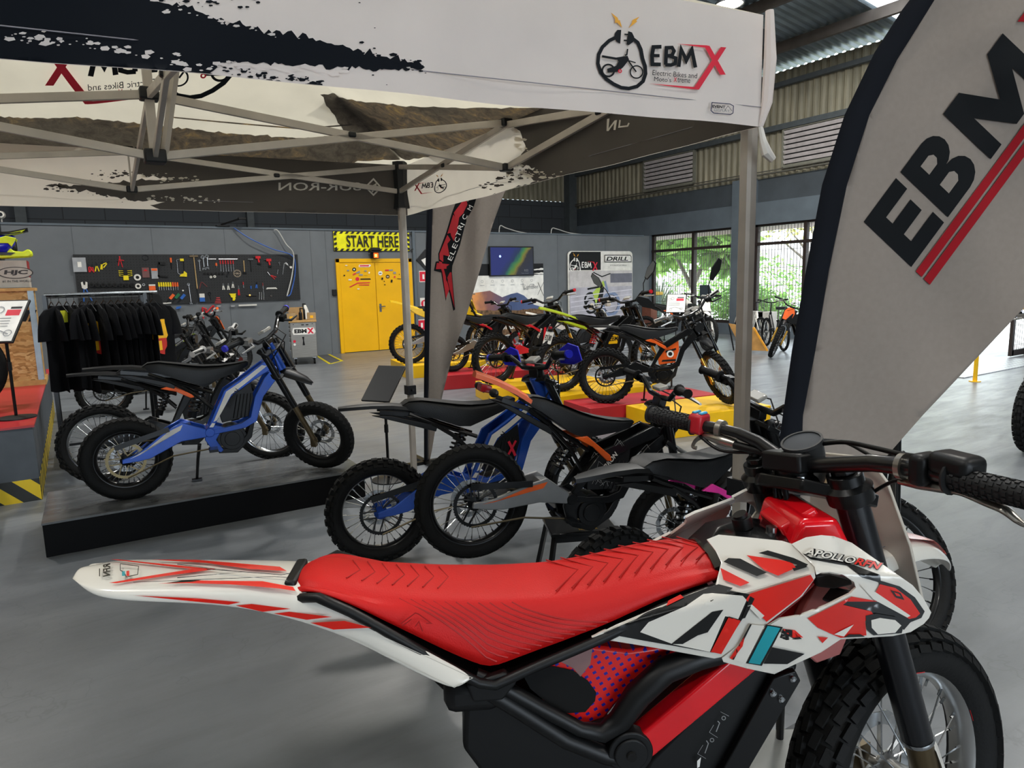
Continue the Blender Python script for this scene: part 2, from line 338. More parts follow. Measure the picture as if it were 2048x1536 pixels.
# ================= SETTING =================
XR=13.949;YB=14.526;YW=18.2
WG=mat('wall_grey','676c70',.6,noise=(3,.04));WGB=mat('wall_bluegrey','5b656d',.6,noise=(3,.05));WDK=mat('wall_dark','42494f',.7,noise=(2,.08));COLM=mat('column_grey','4c5255',.6)
FRM=mat('window_frame','2a211e',.5);PINKF=mat('timber_frame','9c8480',.6)
struct(M().bx(-12,14.05,-8,18.3,-.1,0).build('floor',MT['floor_paint']))
def corr(axis,c,a0,a1,z0,z1,pitch=.09,amp=.018,m=None,ztop=None,zb=None):
    b=M();n=int((a1-a0)/pitch*2);vv=[];ff=[]
    for i in range(n+1):
        a=a0+(a1-a0)*i/n;d=amp*(1 if i%4 in(0,1) else -1)
        for z in (zb(a) if zb else z0,ztop(a) if ztop else z1): vv.append((c+d,a,z) if axis=='x' else (a,c+d,z))
    for i in range(n): ff.append((2*i,2*i+2,2*i+3,2*i+1))
    return b.add(vv,ff,m)
# right wall: header over the windows, recess, cladding, louvres
w=M()
w.bx(XR,XR+.25,-8,18.2,2.66,3.17,WGB);w.bx(XR+.12,XR+.25,-8,18.2,3.17,3.77,WDK)
w.bx(XR,XR+.25,14.53,18.2,0,2.66,WGB);w.bx(XR,XR+.25,-8,1.2,0,2.66,WGB);w.bx(XR,XR+.25,8.0,14.53,0,.28,WGB);w.bx(XR,XR+.25,1.2,5.15,0,.28,WGB)
struct(w.build('wall_right',None))
w=corr('x',XR+.1,-8,18.2,3.72,6.02,m=MT['cladding']);w.bx(XR-.05,XR+.06,-8,18.2,4.72,4.84,COLM);w.bx(XR-.05,XR+.06,-8,18.2,5.66,5.76,COLM)
w.cyl((XR-.03,-8,3.80),(XR-.03,18.1,3.80),.022,8,mat('conduit','5c5a52',.5));w.cyl((XR-.02,-8,3.86),(XR-.02,18.1,3.86),.014,8,MT['conduit'])
struct(w.build('wall_right_cladding',None))
struct(M().bx(-12,14.1,YW,YW+.2,0,3.95).build('wall_back',MT['block_wall']))
struct(corr('y',YW,-12,14,3.95,9,m=MT['cladding'],ztop=lambda x:roofz(x)+.1).build('wall_back_cladding',None))
struct(M().bx(-12.2,-12,-8,18.3,0,8).build('wall_left',mat('wall_beige','6f6557',.7)))
struct(M().bx(-12,-3.2,-8.2,-8,0,8.6).bx(3.2,14.1,-8.2,-8,0,8.6).bx(-3.2,3.2,-8.2,-8,3.6,8.6).build('wall_front',WG))
struct(M().bx(-3.3,-3.15,-8.25,-7.95,0,3.65).bx(3.15,3.3,-8.25,-7.95,0,3.65).bx(-3.2,3.2,-8.25,-7.95,3.55,3.7).build('added_fill_doorway',COLM))  # unseen doorway added behind the camera to bring in fill daylight
struct(M().bx(-20,20,-40,-8.0,-.12,-.02).build('forecourt_outside',mat('pavement','c9c6c0',.8,noise=(1.5,.08))))
for i,(x,y,s_) in enumerate(((XR-.12,18.05,.3),(3.9,18.1,.16),(-.75,18.1,.2),(XR+.0,13.95,.0))):
    if s_: struct(M().bx(x-s_/2,x+s_/2,y-s_/2,y+s_/2,0 if i!=4 else 3.2,roofz(x)).build('trim_%d'%(i+1),COLM))
# pillars between the windows
for i,(y0,y1) in enumerate(((11.0,11.62),(4.75,5.15),(1.0,1.3))):
    struct(M().bx(XR-.06,XR+.25,y0,y1,0,3.75).build('trim_%d'%(i+10),WGB))
# roof: corrugated sheets sloping up from the eave, purlins, clear sheets
roofm=mat('roof_sheet','7d878c',.45,.6,noise=(1.5,.12))
skym=mat('clear_sheet','eef2f5',.5,emit=2.2)
def roofsheet(y0,y1,x0,x1,m):
    b=M();n=max(2,int((y1-y0)/.09*2));vv=[];ff=[]
    for i in range(n+1):
        y=y0+(y1-y0)*i/n;d=.02*(1 if i%4 in (0,1) else -1)
        for x in (x0,1.0,x1) if x0<1<x1 else (x0,x1): vv.append((x,y,roofz(x)+d))
    k=3 if x0<1<x1 else 2
    for i in range(n):
        for j in range(k-1): ff.append((k*i+j,k*(i+1)+j,k*(i+1)+j+1,k*i+j+1))
    return b.add(vv,ff,m)
SKY=[(6.75,7.6),(1.5,2.4),(-3.5,-2.6)]
r=M();y=-8.2
for a,b_ in sorted(SKY):
    q=roofsheet(y,a,-12.2,14.25,roofm);r.add(q.v,q.f,roofm);y=b_
q=roofsheet(y,18.5,-12.2,14.25,roofm);r.add(q.v,q.f,roofm)
struct(r.build('ceiling',None,smooth=0))
for a,b_ in SKY: struct(roofsheet(a,b_,-12.2,14.25,skym).build('ceiling_clear_sheet',None,smooth=0))
PUR=mat('purlin_steel','5d5650',.6,.2,noise=(3,.12));b=M()
for x in (12.9,11.2,9.5,7.8,6.1,4.4,2.7,1,-1,-3,-5,-7,-9,-11): b.beam((x,-8,roofz(x)-.14),(x,18.2,roofz(x)-.14),.09,.2)
struct(b.build('ceiling_purlins',PUR))
b=M()
for y in (3.6,-4.5): 
    b.beam((13.9,y,roofz(13.9)-.4),(1,y,roofz(1)-.4),.16,.34);b.beam((1,y,roofz(1)-.4),(-12,y,roofz(-12)-.4),.16,.34)
struct(b.build('ceiling_rafters',PUR))
for i,(lx,ly) in enumerate(LAMPS):
    o=empty('high_bay_lamp',(lx,ly,roofz(lx)-.62),0,'round warehouse lamp hanging from the roof beyond the tent corner, leftmost bright one' if i==0 else 'round warehouse lamp hanging from the roof outside the picture','ceiling lamp','high bay lamps')
    M().lathe([(.02,.3),(.1,.28),(.14,.14),(.25,.02),(.25,0),(.235,0),(.13,.12),(.02,.14)],24).build('shade',mat('lamp_shade','8a8d90',.4,.8),o)
    M().lathe([(.0,.02),(.12,.02),(.2,.012),(.2,0.004),(0,.0)],24).build('bulb',mat('lamp_glow','fff6e4',.4,emit=45),o)
    M().cyl((0,0,.28),(0,0,.6),.012).build('hanger_rod',DARKM,o)
# windows on the right wall
def window(nm,y0,y1,z0,z1,mull,glass=True):
    b=M();b.bx(XR+.06,XR+.16,y0,y0+.07,z0,z1);b.bx(XR+.06,XR+.16,y1-.07,y1,z0,z1);b.bx(XR+.06,XR+.16,y0,y1,z1-.05,z1);b.bx(XR+.06,XR+.16,y0,y1,z0,z0+.07);b.bx(XR+.04,XR+.14,y0,y1,2.17,2.24)
    for ym in mull: b.bx(XR+.05,XR+.16,ym-.04,ym+.04,z0,z1)
    o=struct(b.build(nm,FRM))
    g=M()
    y=y0
    while y<y1: g.beam((XR+.22,y,z0),(XR+.22,y,z1),.010,.010);y+=.085
    z=z0+.1
    while z<z1: g.beam((XR+.22,y0,z),(XR+.22,y1,z),.010,.010);z+=.42
    gr=g.build('security_mesh',mat('mesh_wire','5a5350',.5,.4),o);gr['kind']='structure'
    if glass: struct(M().bx(XR+.1,XR+.104,y0,y1,z0,z1).build('pane',MT['glass'],o))
    return o
window('window_1',11.62,14.5,.28,2.66,[12.97]);window('window_2',8.0,11.0,.28,2.66,[9.65]);window('window_3',1.3,4.75,.28,2.66,[3.0])
struct(M().bx(XR+.02,XR+.2,5.15,5.25,0,2.66,FRM).bx(XR+.02,XR+.2,7.9,8.0,0,2.66,FRM).bx(XR+.02,XR+.2,5.15,8.0,2.56,2.66,FRM).build('door_2',None))
# hinged mesh door standing open at the entrance
b=M();b.bx(XR-.75,XR-.02,5.12,5.17,.02,.12);b.bx(XR-.75,XR-.02,5.12,5.17,2.0,2.1);b.bx(XR-.78,XR-.70,5.12,5.17,.02,2.1);b.bx(XR-.1,XR-.02,5.12,5.17,.02,2.1)
o=tag(b.build('door_3',FRM),None,None,None,'structure')
g=M()
for i in range(9): g.beam((XR-.7+i*.08,5.14,.1),(XR-.7+i*.08,5.14,2.0),.006,.006)
for i in range(6): g.beam((XR-.72,5.14,.2+i*.33),(XR-.05,5.14,.2+i*.33),.006,.006)
g.build('security_mesh',MT['mesh_wire'],o)
# louvre vents in the cladding
def px_y(x,y): return pl(x,y,0,XR)
for lab,ya,yb in (('white louvred wall vent nearer the tent leg, beside the flag',px_y(1568,300).y,px_y(1700,300).y),('white louvred wall vent partly hidden behind the tent valance',px_y(1289,350).y,px_y(1386,350).y)):
    y1,y0=max(ya,yb),min(ya,yb)
    o=empty('louvre_vent',(XR,(y0+y1)/2,3.93),0,lab,'vent','louvre vents on the right wall')
    L=y1-y0;b=M();b.bx(-.02,.05,-L/2-.05,-L/2,-.04,.8);b.bx(-.02,.05,L/2,L/2+.05,-.04,.8);b.bx(-.02,.05,-L/2,L/2,.76,.82);b.bx(-.02,.05,-L/2,L/2,-.06,0);b.build('vent_frame',mat('vent_frame','77776c',.5),o);M().bx(.05,.06,-L/2,L/2,-.03,.8).build('gap_shade_sheet',mat('vent_gap_shade','2c2b2b',.8),o)  # dark sheet added behind the blades, painting the shade in the gaps
    lv=mat('louvre_white','c9c2c2',.4)
    for k in range(7):
        s_=M().box((-.01,0,.06+k*.108),(.006,L,.082),None,Matrix.Rotation(math.radians(-35),3,'Y')).build('louvre_blade',lv,o)
# partition wall
PX0,PX1=-.9,13.7
b=M();b.bx(PX0,6.62,YB,YB+.12,0,2.64);b.bx(6.62,PX1,YB+.0,YB+.12,0,2.64);b.bx(PX1-.05,XR,YB+.02,YB+.14,0,2.64)
struct(b.build('wall_partition',WG))
b=M()
for x in (.1,1.35,2.62,4.3,4.62,6.7,6.95,8.2,10.7,12.3): b.bx(x-.004,x+.004,YB-.004,YB,0,2.64)
struct(b.build('trim_20',mat('joint_grey','54595d',.6)))
b=M();b.bx(PX0,PX1,YB-.02,YB+.14,2.62,2.655);b.bx(6.6,6.66,YB-.05,YB,0,2.64);struct(b.build('trim_21',WGB))
# yellow double door
YD=mat('door_yellow','f2b705',.35,noise=(2,.03),coat=.2)
dx0,dx1=4.80,6.56
b=M();b.bx(dx0,dx0+.08,YB-.05,YB,0,2.03);b.bx(dx1-.08,dx1,YB-.05,YB,0,2.03);b.bx(dx0,dx1,YB-.05,YB,1.95,2.03)
fr=struct(b.build('door_1',YD,bevel=.004))
for k,(a,c) in enumerate(((dx0+.085,5.675),(5.685,dx1-.085))):
    M().bx(a,c,YB-.035,YB-.005,.012,1.945).build('door_leaf',YD,fr,bevel=.003)
a=Art();h=M();h.cyl((5.76,YB-.035,.98),(5.76,YB-.045,.98),.03,16);h.cyl((5.76,YB-.045,.98),(5.76,YB-.075,.98),.014,12);h.beam((5.76,YB-.075,.98),(5.86,YB-.08,.98),.012,.02);h.bx(5.735,5.785,YB-.04,YB-.034,.86,1.04);h.build('door_handle',STEEL,fr)
pm=pxplane((0,YB-.036,0),(0,-1,0))
DZ=lambda x,y:(640+x/5.12,440+y/5.12)
def dz(P): return [DZ(*p) for p in P]
stk=Art()
for c,r,m_ in (((350,507),20,INKD),((618,545),22,INKW),((693,580),20,INKD),((383,605),20,INKR)): stk.circ(m_,DZ(*c),r/5.12)
stk.circ(INKW,DZ(350,507),9/5.12);stk.circ(INKY,DZ(693,580),13/5.12);stk.circ(INKD,DZ(693,580),11/5.12);stk.rect(INKW,*DZ(342,503),*DZ(358,510));stk.rect(INKW,*DZ(684,577),*DZ(702,584));stk.rect(INKD,*DZ(606,542),*DZ(630,549))
stk.poly(INKW,dz([(400,458),(515,455),(522,468),(505,482),(396,482)]));stk.poly(INKR,dz([(408,463),(505,461),(498,476),(404,476)]))
stk.poly(INKD,dz([(412,600),(515,598),(522,610),(415,611)]));stk.poly(INKR,dz([(298,685),(385,640),(515,636),(505,645),(388,650),(310,690)]));stk.poly(INKR,dz([(395,660),(505,660),(503,670),(400,668)]))
stk.poly(INKR,dz([(335,555),(365,540),(370,552),(338,568)]));stk.poly(INKG,dz([(368,538),(408,518),(410,540),(372,548)]));stk.poly(INKR,dz([(668,508),(706,507),(704,521),(666,521)]));stk.poly(INKG,dz([(706,508),(748,506),(744,521),(704,521)]))
for q in ((275,510,300,525,INKG),(240,560,258,575,INKD),(400,552,440,570,INKG),(452,515,480,528,INKG),(495,530,512,550,INKW),(450,566,490,570,INKD),(290,605,325,620,INKW),(628,588,648,612,INKD),(652,622,665,634,INKD),(655,657,673,667,INKD),(724,610,744,640,INKD),(750,530,780,552,INKG),(756,572,774,592,INKR),(790,598,830,606,INKD),(806,552,818,562,INKD),(256,460,282,470,INKW),(380,700,405,712,INKW)):
    stk.poly(q[4],dz([(q[0]+3,q[1]),(q[2],q[1]+2),(q[2]-3,q[3]),(q[0],q[3]-2)]))
s_=stk.build('stickers',fr,lambda u,v,t:rayplane(u,v,(0,YB-.036-t,0),(0,1,0)))
# START HERE sign
sg=empty('start_sign',(5.66,YB,2.4),0,'yellow START HERE sign with hazard-striped border above the yellow doors','sign')
M().bx(-.875,.875,-.03,0,-.205,.205).build('sign_panel',MT['hazard_x'] if False else mat('sign_black','17180f',.5),sg)
a=Art();YL=mat('sign_yellow','f4ee10',.4);a.rect(YL,-.87,-.2,.87,.2)
K=mat('sign_black')
for k in range(15):
    x=-.87+k*.124
    a.poly(K,[(x,.155),(x+.06,.155),(x+.10,.2),(x+.04,.2)]);a.poly(K,[(x,-.2),(x+.06,-.2),(x+.10,-.155),(x+.04,-.155)])
for k in range(4):
    z=-.19+k*.1
    for sx in (-1,1): a.poly(K,[(sx*.87,z),(sx*.87,z+.05),(sx*.81,z+.07),(sx*.81,z+.02)])
a.text(K,'START HERE',-.60,-.125,.25,w=1.2,bold=.02);a.build('lettering',sg,flat((0,-.031,0),(1,0,0),(0,0,1),(0,-1,0)))
# little projector lamp box over the door
o=empty('warning_light',(5.66,YB-.03,2.03),0,'small black lamp with glowing orange face above the yellow doors','light')
M().bx(-.12,.12,-.2,-.02,.13,.155).cyl((-.1,-.12,.19),(.1,-.12,.19),.045,12).build('bracket',BLK,o);M().bx(-.07,.07,-.16,0,0,.13).build('housing',BLK,o,bevel=.01)
a=Art();a.rect(mat('glow_orange','e05a10',.4,emit=1.5),-.055,.01,.055,.12);a.rect(mat('glow_yellow','ffd060',.4,emit=3),-.03,.03,.02,.09);a.build('face',o,flat((0,-.161,0),(1,0,0),(0,0,1),(0,-1,0)))
# small fittings on the partition
def wallbox(nm,px,py,w_,h_,col,lab,cat,d=.05,yy=None,**k):
    p=pl(px,py,1,YB);return tag(M().bx(-w_/2,w_/2,-d,0,-h_/2,h_/2).build(nm,mat('pl_'+col,col,.4,**k),None,bevel=.006,loc=(p.x,YB-.001,p.z)),lab,cat)
wallbox('door_stop',668,585,.09,.13,'17181a','black intercom box on the grey wall left of the yellow doors','wall fitting')
for px,py,lab in ((846,553,'red fire alarm sign high on the wall right of the yellow doors'),(848,607,'red and white round-symbol sign beside the yellow doors'),(843,650,'red extinguisher location sign low beside the yellow doors')):
    o=wallbox('safety_sign',px,py,.2,.26,'e5e2dc',lab,'sign',.01)
    a=Art();a.rect(INKR,-.09,-.11,.09,.11) if 'round' not in lab else a.circ(INKR,(0,0),.08)
    a.rect(INKW,-.02,-.06,.03,.05);a.build('print',o,flat((0,-.0105,0),(1,0,0),(0,0,1),(0,-1,0)))
p=pl(843,520,1,YB);a=M();a.box((0,-.012,0),(.34,.02,.34),None,Matrix.Rotation(PI/4,3,'Y'));o=tag(a.build('diamond_sign',mat('sign_dark','1a1a1c',.5),loc=(p.x+.1,YB,p.z)),'black and white diamond sign on the wall behind the flag','sign')
Art().poly(INKW,[(-.12,0),(0,-.16),(.16,0),(0,.05)]).build('print',o,flat((0,-.0235,0),(1,0,0),(0,0,1),(0,-1,0)))
# TV
p0=pl(974.5,492.7,1,YB);p1=pl(1064,551.5,1,YB);tw,th=p1.x-p0.x,p0.z-p1.z
tv=empty('wall_television',((p0.x+p1.x)/2,YB-.075,(p0.z+p1.z)/2),0,'flat television showing a blue and green galaxy picture on the grey wall','television')
M().bx(-tw/2,tw/2,-.02,.03,-th/2,th/2).build('bezel',BLK,tv,bevel=.004)
m,t,b=mnode('galaxy_screen');g=tnoise(t,tmap(t,(1,1,1)),2.5,8,.6,.5);sp=nd(t,'ShaderNodeSeparateXYZ');t.links.new(tmap(t),sp.inputs[0])
ma=nd(t,'ShaderNodeMath',operation='MULTIPLY_ADD');t.links.new(sp.outputs[2],ma.inputs[0]);ma.inputs[1].default_value=-.75;t.links.new(sp.outputs[0],ma.inputs[2])
mb=nd(t,'ShaderNodeMath',operation='MULTIPLY_ADD');t.links.new(g.outputs[0],mb.inputs[0]);mb.inputs[1].default_value=.35;t.links.new(ma.outputs[0],mb.inputs[2])
r=ramp(t,mb.outputs[0],[(.0,'1c2a7c'),(.18,'16305e'),(.28,'2c7a58'),(.36,'5d8f3a'),(.44,'8a8030'),(.52,'2a2a34'),(.8,'20283e')]);b.inputs['Base Color'].default_value=(0,0,0,1);t.links.new(r.outputs[0],b.inputs['Emission Color']);b.inputs['Emission Strength'].default_value=.9
M().bx(-tw/2+.03,tw/2-.03,-.022,-.019,-th/2+.03,th/2-.03).build('screen',m,tv)
st=Art();st.circ(mat('star_glow','9fb4ff',.5,emit=2),(-.35,.12),.03);st.text(INKG,'8:22',.35,-.25,.05);st.text(INKG,'Tuesday, November',.26,-.31,.025);st.build('screen_text',tv,flat((0,-.023,0),(1,0,0),(0,0,1),(0,-1,0)))
# banners leaning on / fixed to the partition
p0=pl(940,527,1,YB);p1=pl(1085,527,1,YB)
bn=empty('product_banner',((p0.x+p1.x)/2,YB-.03,0),0,'wide white banner with sunset mountain picture under the television','banner');bw=(p1.x-p0.x)/2
M().bx(-bw,bw,-.0,.02,.12,pl(1085,527,1,YB).z).build('panel',WHITE,bn)
zt=p1.z;a=Art();a.rect(INKD,-bw,zt-.28,bw,zt);a.poly(INKW,ragged([(bw,zt-.12),(bw-.35,zt-.14),(bw-.3,zt-.17),(bw,zt-.16)],.02,.06));a.poly(INKW,ragged([(bw,zt-.23),(bw-.4,zt-.24),(bw,zt-.27)],.02,.06))
m,t,b=mnode('sunset_print');sp=nd(t,'ShaderNodeSeparateXYZ');t.links.new(tmap(t),sp.inputs[0]);g=tnoise(t,tmap(t),5,6);ma=nd(t,'ShaderNodeMath',operation='MULTIPLY_ADD');t.links.new(g.outputs[0],ma.inputs[0]);ma.inputs[1].default_value=.5;t.links.new(sp.outputs[0],ma.inputs[2])
r=ramp(t,ma.outputs[0],[(0,'f0a050'),(.25,'8a5a55'),(.6,'3b4d78'),(1,'52628c')]);r.color_ramp.elements[0].position=0
mr=nd(t,'ShaderNodeMapRange');mr.inputs['From Min'].default_value=-bw+.2;mr.inputs['From Max'].default_value=bw;t.links.new(ma.outputs[0],mr.inputs[0]);t.links.new(mr.outputs[0],r.inputs[0]);t.links.new(r.outputs[0],b.inputs['Base Color']);b.inputs['Roughness'].default_value=.5
a.poly(m,[(-bw,.75),(-bw,1.2),(-.55,1.25),(-.2,1.08),(.05,1.15),(.25,1.18),(.45,1.1),(.75,.86),(bw,.78),(bw,.62)])
a.poly(mat('rock_print','6b5138',.6,noise=(14,.4)),ragged([(-bw,.15),(bw,.15),(bw,.78),(.2,.74),(-bw,.8)],.03,.1))
for k in range(6): a.circ(INKG,(-bw+.3+k*.29,zt-.42),.035,.028,12);a.rect(INKG,-bw+.24+k*.29,zt-.52,-bw+.36+k*.29,zt-.51)
a.stroke(INKG,[(.42,1.42),(.44,1.25),(.5,1.26)],.012);a.text(INKG,'LightBee',.44,1.24,.13,w=.42,shear=.3);a.stroke(INKD,[(.88,1.42),(1.05,1.08)],.012);a.stroke(INKD,[(1.06,1.43),(.86,1.1)],.01)
a.text(INKW,'SURGE',-.35,.28,.14,w=.55,bold=.02);a.build('print',bn,flat((0,-.001,0),(1,0,0),(0,0,1),(0,-1,0)))
q0=pl(1134.8,502,1,YB-.05);q1=pl(1264,502,1,YB-.05)
po=empty('drill_poster',((q0.x+q1.x)/2,YB-.04,.1),0,'tall white DRILL poster of a green motorbike with rounded top corners','poster');pw=(q1.x-q0.x)/2;ph=q0.z-.1
R_=.12;M().prism([(-pw,0),(pw,0)]+[(pw-R_+R_*math.cos(k*PI/10),ph-R_+R_*math.sin(k*PI/10)) for k in range(6)]+[(-pw+R_-R_*math.sin(k*PI/10),ph-R_+R_*math.cos(k*PI/10)) for k in range(6)],lambda u,v,t:(u,t,v),-.03,.0).build('panel',WHITE,po)
a=Art();a.poly(INKD,[(-pw+.04,ph-.5),(-.02,ph-.5),(-.02,ph-.02),(-pw+.12,ph-.02),(-pw+.04,ph-.1)])
logo(a,(1.0/1100,0,-pw+.05,0,-1.0/1100*1.02,ph-.04-.0),dk=INKW,small=True)
for i in range(len(a.it)): pass
a.poly(INKD,[(.1,ph-.1),(pw-.1,ph-.1),(pw-.05,ph-.15),(pw-.05,ph-.3),(.1,ph-.3)]);a.poly(INKW,[(.12,ph-.12),(pw-.11,ph-.12),(pw-.07,ph-.16),(pw-.07,ph-.28),(.12,ph-.28)])
a.text(INKD,'DRILL',.16,ph-.26,.11,w=.78,bold=.03,shear=.4);a.text(INKD,"IT'S NOT A DRILL",.3,ph-.40,.035,w=.6)
a.rect(mat('print_street','b9b6c0',.5,noise=(3,.12)),-pw+.03,0.02,pw-.03,ph-.52);a.rect(mat('print_wall','c8c3c2',.5),-pw+.03,ph-.95,pw-.03,ph-.52);a.rect(mat('print_garage','6a6a76',.5),.3,ph-.85,pw-.03,ph-.6)
G1=mat('print_green','b5cf50',.5);BL1=mat('print_blue','7f8fb0',.5)
a.circ(BL1,(.32,ph-1.42),.34,.25);a.circ(INKD,(.32,ph-1.42),.25,.235);a.circ(INKD,(-.4,ph-1.3),.22,.16);a.circ(INKD,(-.38,ph-1.45),.22,.15);a.stroke(BL1,[(.1,ph-.8),(.32,ph-1.42)],.07)
a.poly(G1,[(-.32,ph-1.1),(0.05,ph-.78),(.1,ph-.9),(-.05,ph-1.3),(-.2,ph-1.45)]);a.poly(INKD,[(-.05,ph-.98),(.08,ph-.95),(.0,ph-1.4),(-.18,ph-1.5),(-.2,ph-1.4)]);a.stroke(INKD,[(-.5,ph-1.0),(-.1,ph-.95)],.05);a.stroke(INKD,[(-.3,ph-.56),(.0,ph-.68),(.3,ph-.6)],.03)
for k in range(7): a.stroke(mat('print_streak','d8d5de',.5),[(-pw+.05,ph-1.2-k*.13),(pw-.05,ph-1.05-k*.13)],.025)
a.it=a.it[:-7]+a.it[-7:];a.build('print',po,flat((0,-.031,0),(1,0,0),(0,0,1),(0,-1,0)))
# cables lying on top of the partition
def cable(nm,pts,r,m_,lab,cat='cable',n=6):
    P=[Vector(p) for p in pts];Q=[]
    for i in range(len(P)-1):
        a_=P[max(i-1,0)];b_=P[i];c_=P[i+1];d_=P[min(i+2,len(P)-1)]
        for k in range(n):
            f=k/n;Q.append(.5*((2*b_)+(c_-a_)*f+(2*a_-5*b_+4*c_-d_)*f*f+(3*b_-a_-3*c_+d_)*f**3))
    Q.append(P[-1]);o=M().tube(Q,r,6).build(nm,m_)
    return tag(o,lab,cat) if lab else o
WC=mat('white_cable','b9b9b4',.5)
for lab,P in (('white cable looping over the wall top left of the poster',[(998,474),(1000,452),(1012,456),(1035,463),(1058,467),(1075,468)]),('white cable looping over the wall top above the poster',[(1102,470),(1104,457),(1114,458),(1140,466),(1180,470)])):
    cable('power_cable',[pl(x,y,1,YB+.05) for x,y in P],.012,WC,lab)
# pegboard
g0=pl(145.6,509,1,YB);g1=pl(594,510.8,1,YB);zt=g0.z;zb=1.2
M_peg=mat('pegboard_black','212325',.6)
mt_=MT['pegboard_black'];pb=empty('pegboard',((g0.x+g1.x)/2,YB-.03,0),0,'long black pegboard for tools on the grey wall behind the clothes rack','pegboard')
gw=(g1.x-g0.x)/2;M().bx(-gw,-.02,-.01,.029,zb,zt).bx(.02-.018,gw,-.01,.029,zb,zt).build('panel',mt_,pb)
a=Art();HC=mat('peg_hole','0a0b0c',.9)
vv=[];ff=[]
for i in range(int(2*gw/.05)):
    for j in range(int((zt-zb)/.05)):
        x=-gw+.03+i*.05;z=zb+.03+j*.05;k=len(vv);vv+=[(x-.005,z-.005),(x+.005,z-.005),(x+.005,z+.005),(x-.005,z+.005)];ff.append((k,k+1,k+2,k+3))
a.raw(HC,vv,ff);ho=a.build('peg_holes',pb,flat((0,-.0105,0),(1,0,0),(0,0,1),(0,-1,0)));ho['kind']='stuff'
# outside
struct(M().bx(XR+.25,60,-25,45,-.12,-.02).build('ground_outside',mat('pavement','c9c6c0',.8,noise=(1.5,.08))))
struct(M().bx(24,31,-25,45,-.02,-.005).build('road_outside',mat('asphalt','77767c',.85,noise=(2,.06))))
# verandah posts and fascia outside
for i,y in enumerate((12.55,9.0)):
    p=M().bx(XR+1.4,XR+1.58,y-.09,y+.09,-.02,3.0).build('verandah_post',mat('post_pale','cfc4c4',.6));tag(p,['pale verandah post outside the windows, right of the tent leg','pale verandah post outside the windows, left of the tent leg'][1-i],'post')
    p['label']=['pale verandah post outside the window left of the tent leg','pale verandah post outside the window right of the tent leg'][i]
struct(M().bx(XR+.3,XR+1.7,-3,18,2.62,3.05).build('verandah_roof',mat('fascia','a8948f',.6)))
def foliage(nm,c,r,n,m_,size,lab,cat,parent=None,seed=1,flatz=1,long_=1.6,droop=0):
    rg=random.Random(seed);vv=[];ff=[]
    for _ in range(n):
        d=Vector((rg.gauss(0,1),rg.gauss(0,1),rg.gauss(0,1))).normalized()*(rg.random()**.45);p=Vector((c[0]+d.x*r[0],c[1]+d.y*r[1],c[2]+d.z*r[2]))
        a_=Vector((rg.gauss(0,1),rg.gauss(0,1),rg.gauss(0,.7)-droop)).normalized();b_=a_.cross(Vector((rg.gauss(0,1),rg.gauss(0,1),rg.gauss(0,1)))).normalized();s_=size*(.6+rg.random()*.8);k=len(vv)
        vv+=[p,p+a_*s_*long_*.5+b_*s_*.32,p+a_*s_*long_,p+a_*s_*long_*.5-b_*s_*.32];ff.append((k,k+1,k+2,k+3))
    o=M().add(vv,ff).build(nm,m_,parent,smooth=0)
    if lab: tag(o,lab,cat)
    return o
BK=mat('bark','8a7f78',.8,noise=(6,.15))
def tree(x,y,lab,trunk,crown,leaf,n,size,seed,droop=0):
    o=empty('tree',(x,y,0),0,lab,'tree');b=M()
    for pts,r in trunk: b.tube(pts,r,8)
    b.build('trunk',BK,o)
    fo=M();
    for i,(c,r) in enumerate(crown):
        q=foliage('foliage',c,r,n,leaf,size,None,None,o,seed+i,droop=droop);q['kind']='stuff'
    return o
tree(17.2,15.9,'leafy green tree with large leaves outside the left window',[([(0,0,0),(.05,0,1),(0,.1,1.7)],[.12,.1,.08]),([(.02,0,1.0),(-.2,.6,2.2),(-.3,.9,3)],[.08,.06,.04]),([(.02,0,1.2),(.1,-.6,2.3),(.1,-.9,3.2)],[.08,.06,.04])],
     [((0,-.8,2.9),(1.2,1.3,1.2)),((0,.9,3.0),(1.2,1.0,1.1)),((0,-.2,3.6),(1.3,1.8,.9)),((.1,1.6,2.5),(.8,.9,.8)),((-.1,-1.6,2.3),(.7,.6,.7))],MT['leaf_green'],520,.28,3,.5)
tree(18.6,12.2,'bare-branched pale tree outside the right window',[([(0,0,0),(.05,.1,.7),(0,-.1,1.3)],[.13,.11,.1])]+[([(0,-.1,1.2),(0,-.1+math.cos(a_)*.7,1.9+.2*math.sin(a_*3)),(0,-.1+math.cos(a_)*1.5,2.5+math.sin(a_)*.5)],[.06,.045,.02]) for a_ in (0,.6,1.2,1.9,2.5,3.1)],
     [((0,-.9,3.1),(1.2,1.3,.8)),((0,.9,3.3),(1.2,1.3,.9))],MT['leaf_yellow'],420,.14,33)
tree(21.5,8.6,'yellow-green tree farther along the street outside',[([(0,0,0),(0,.1,1.5),(0,0,2.4)],[.12,.1,.08])],[((0,0,3.1),(1.5,2.0,1.3)),((0,2,2.9),(1.2,1.2,1.0))],MT['leaf_yellow'],500,.2,41)
for i,(x,y,rx,ry,rz,lab) in enumerate(((17.6,14.0,.8,1.5,.75,'clipped green hedge outside the left window'),(17.4,10.2,.8,1.9,1.05,'clipped green hedge outside the right window'),(23,19,1.5,4,1.6,'tall hedge far behind the leafy tree'))):
    tag(foliage('hedge',(x,y,rz*.55),(rx,ry,rz),2600,MT['leaf_hedge'],.12,lab,'hedge',seed=60+i),None,None)
rg=random.Random(5);vv=[];ff=[]
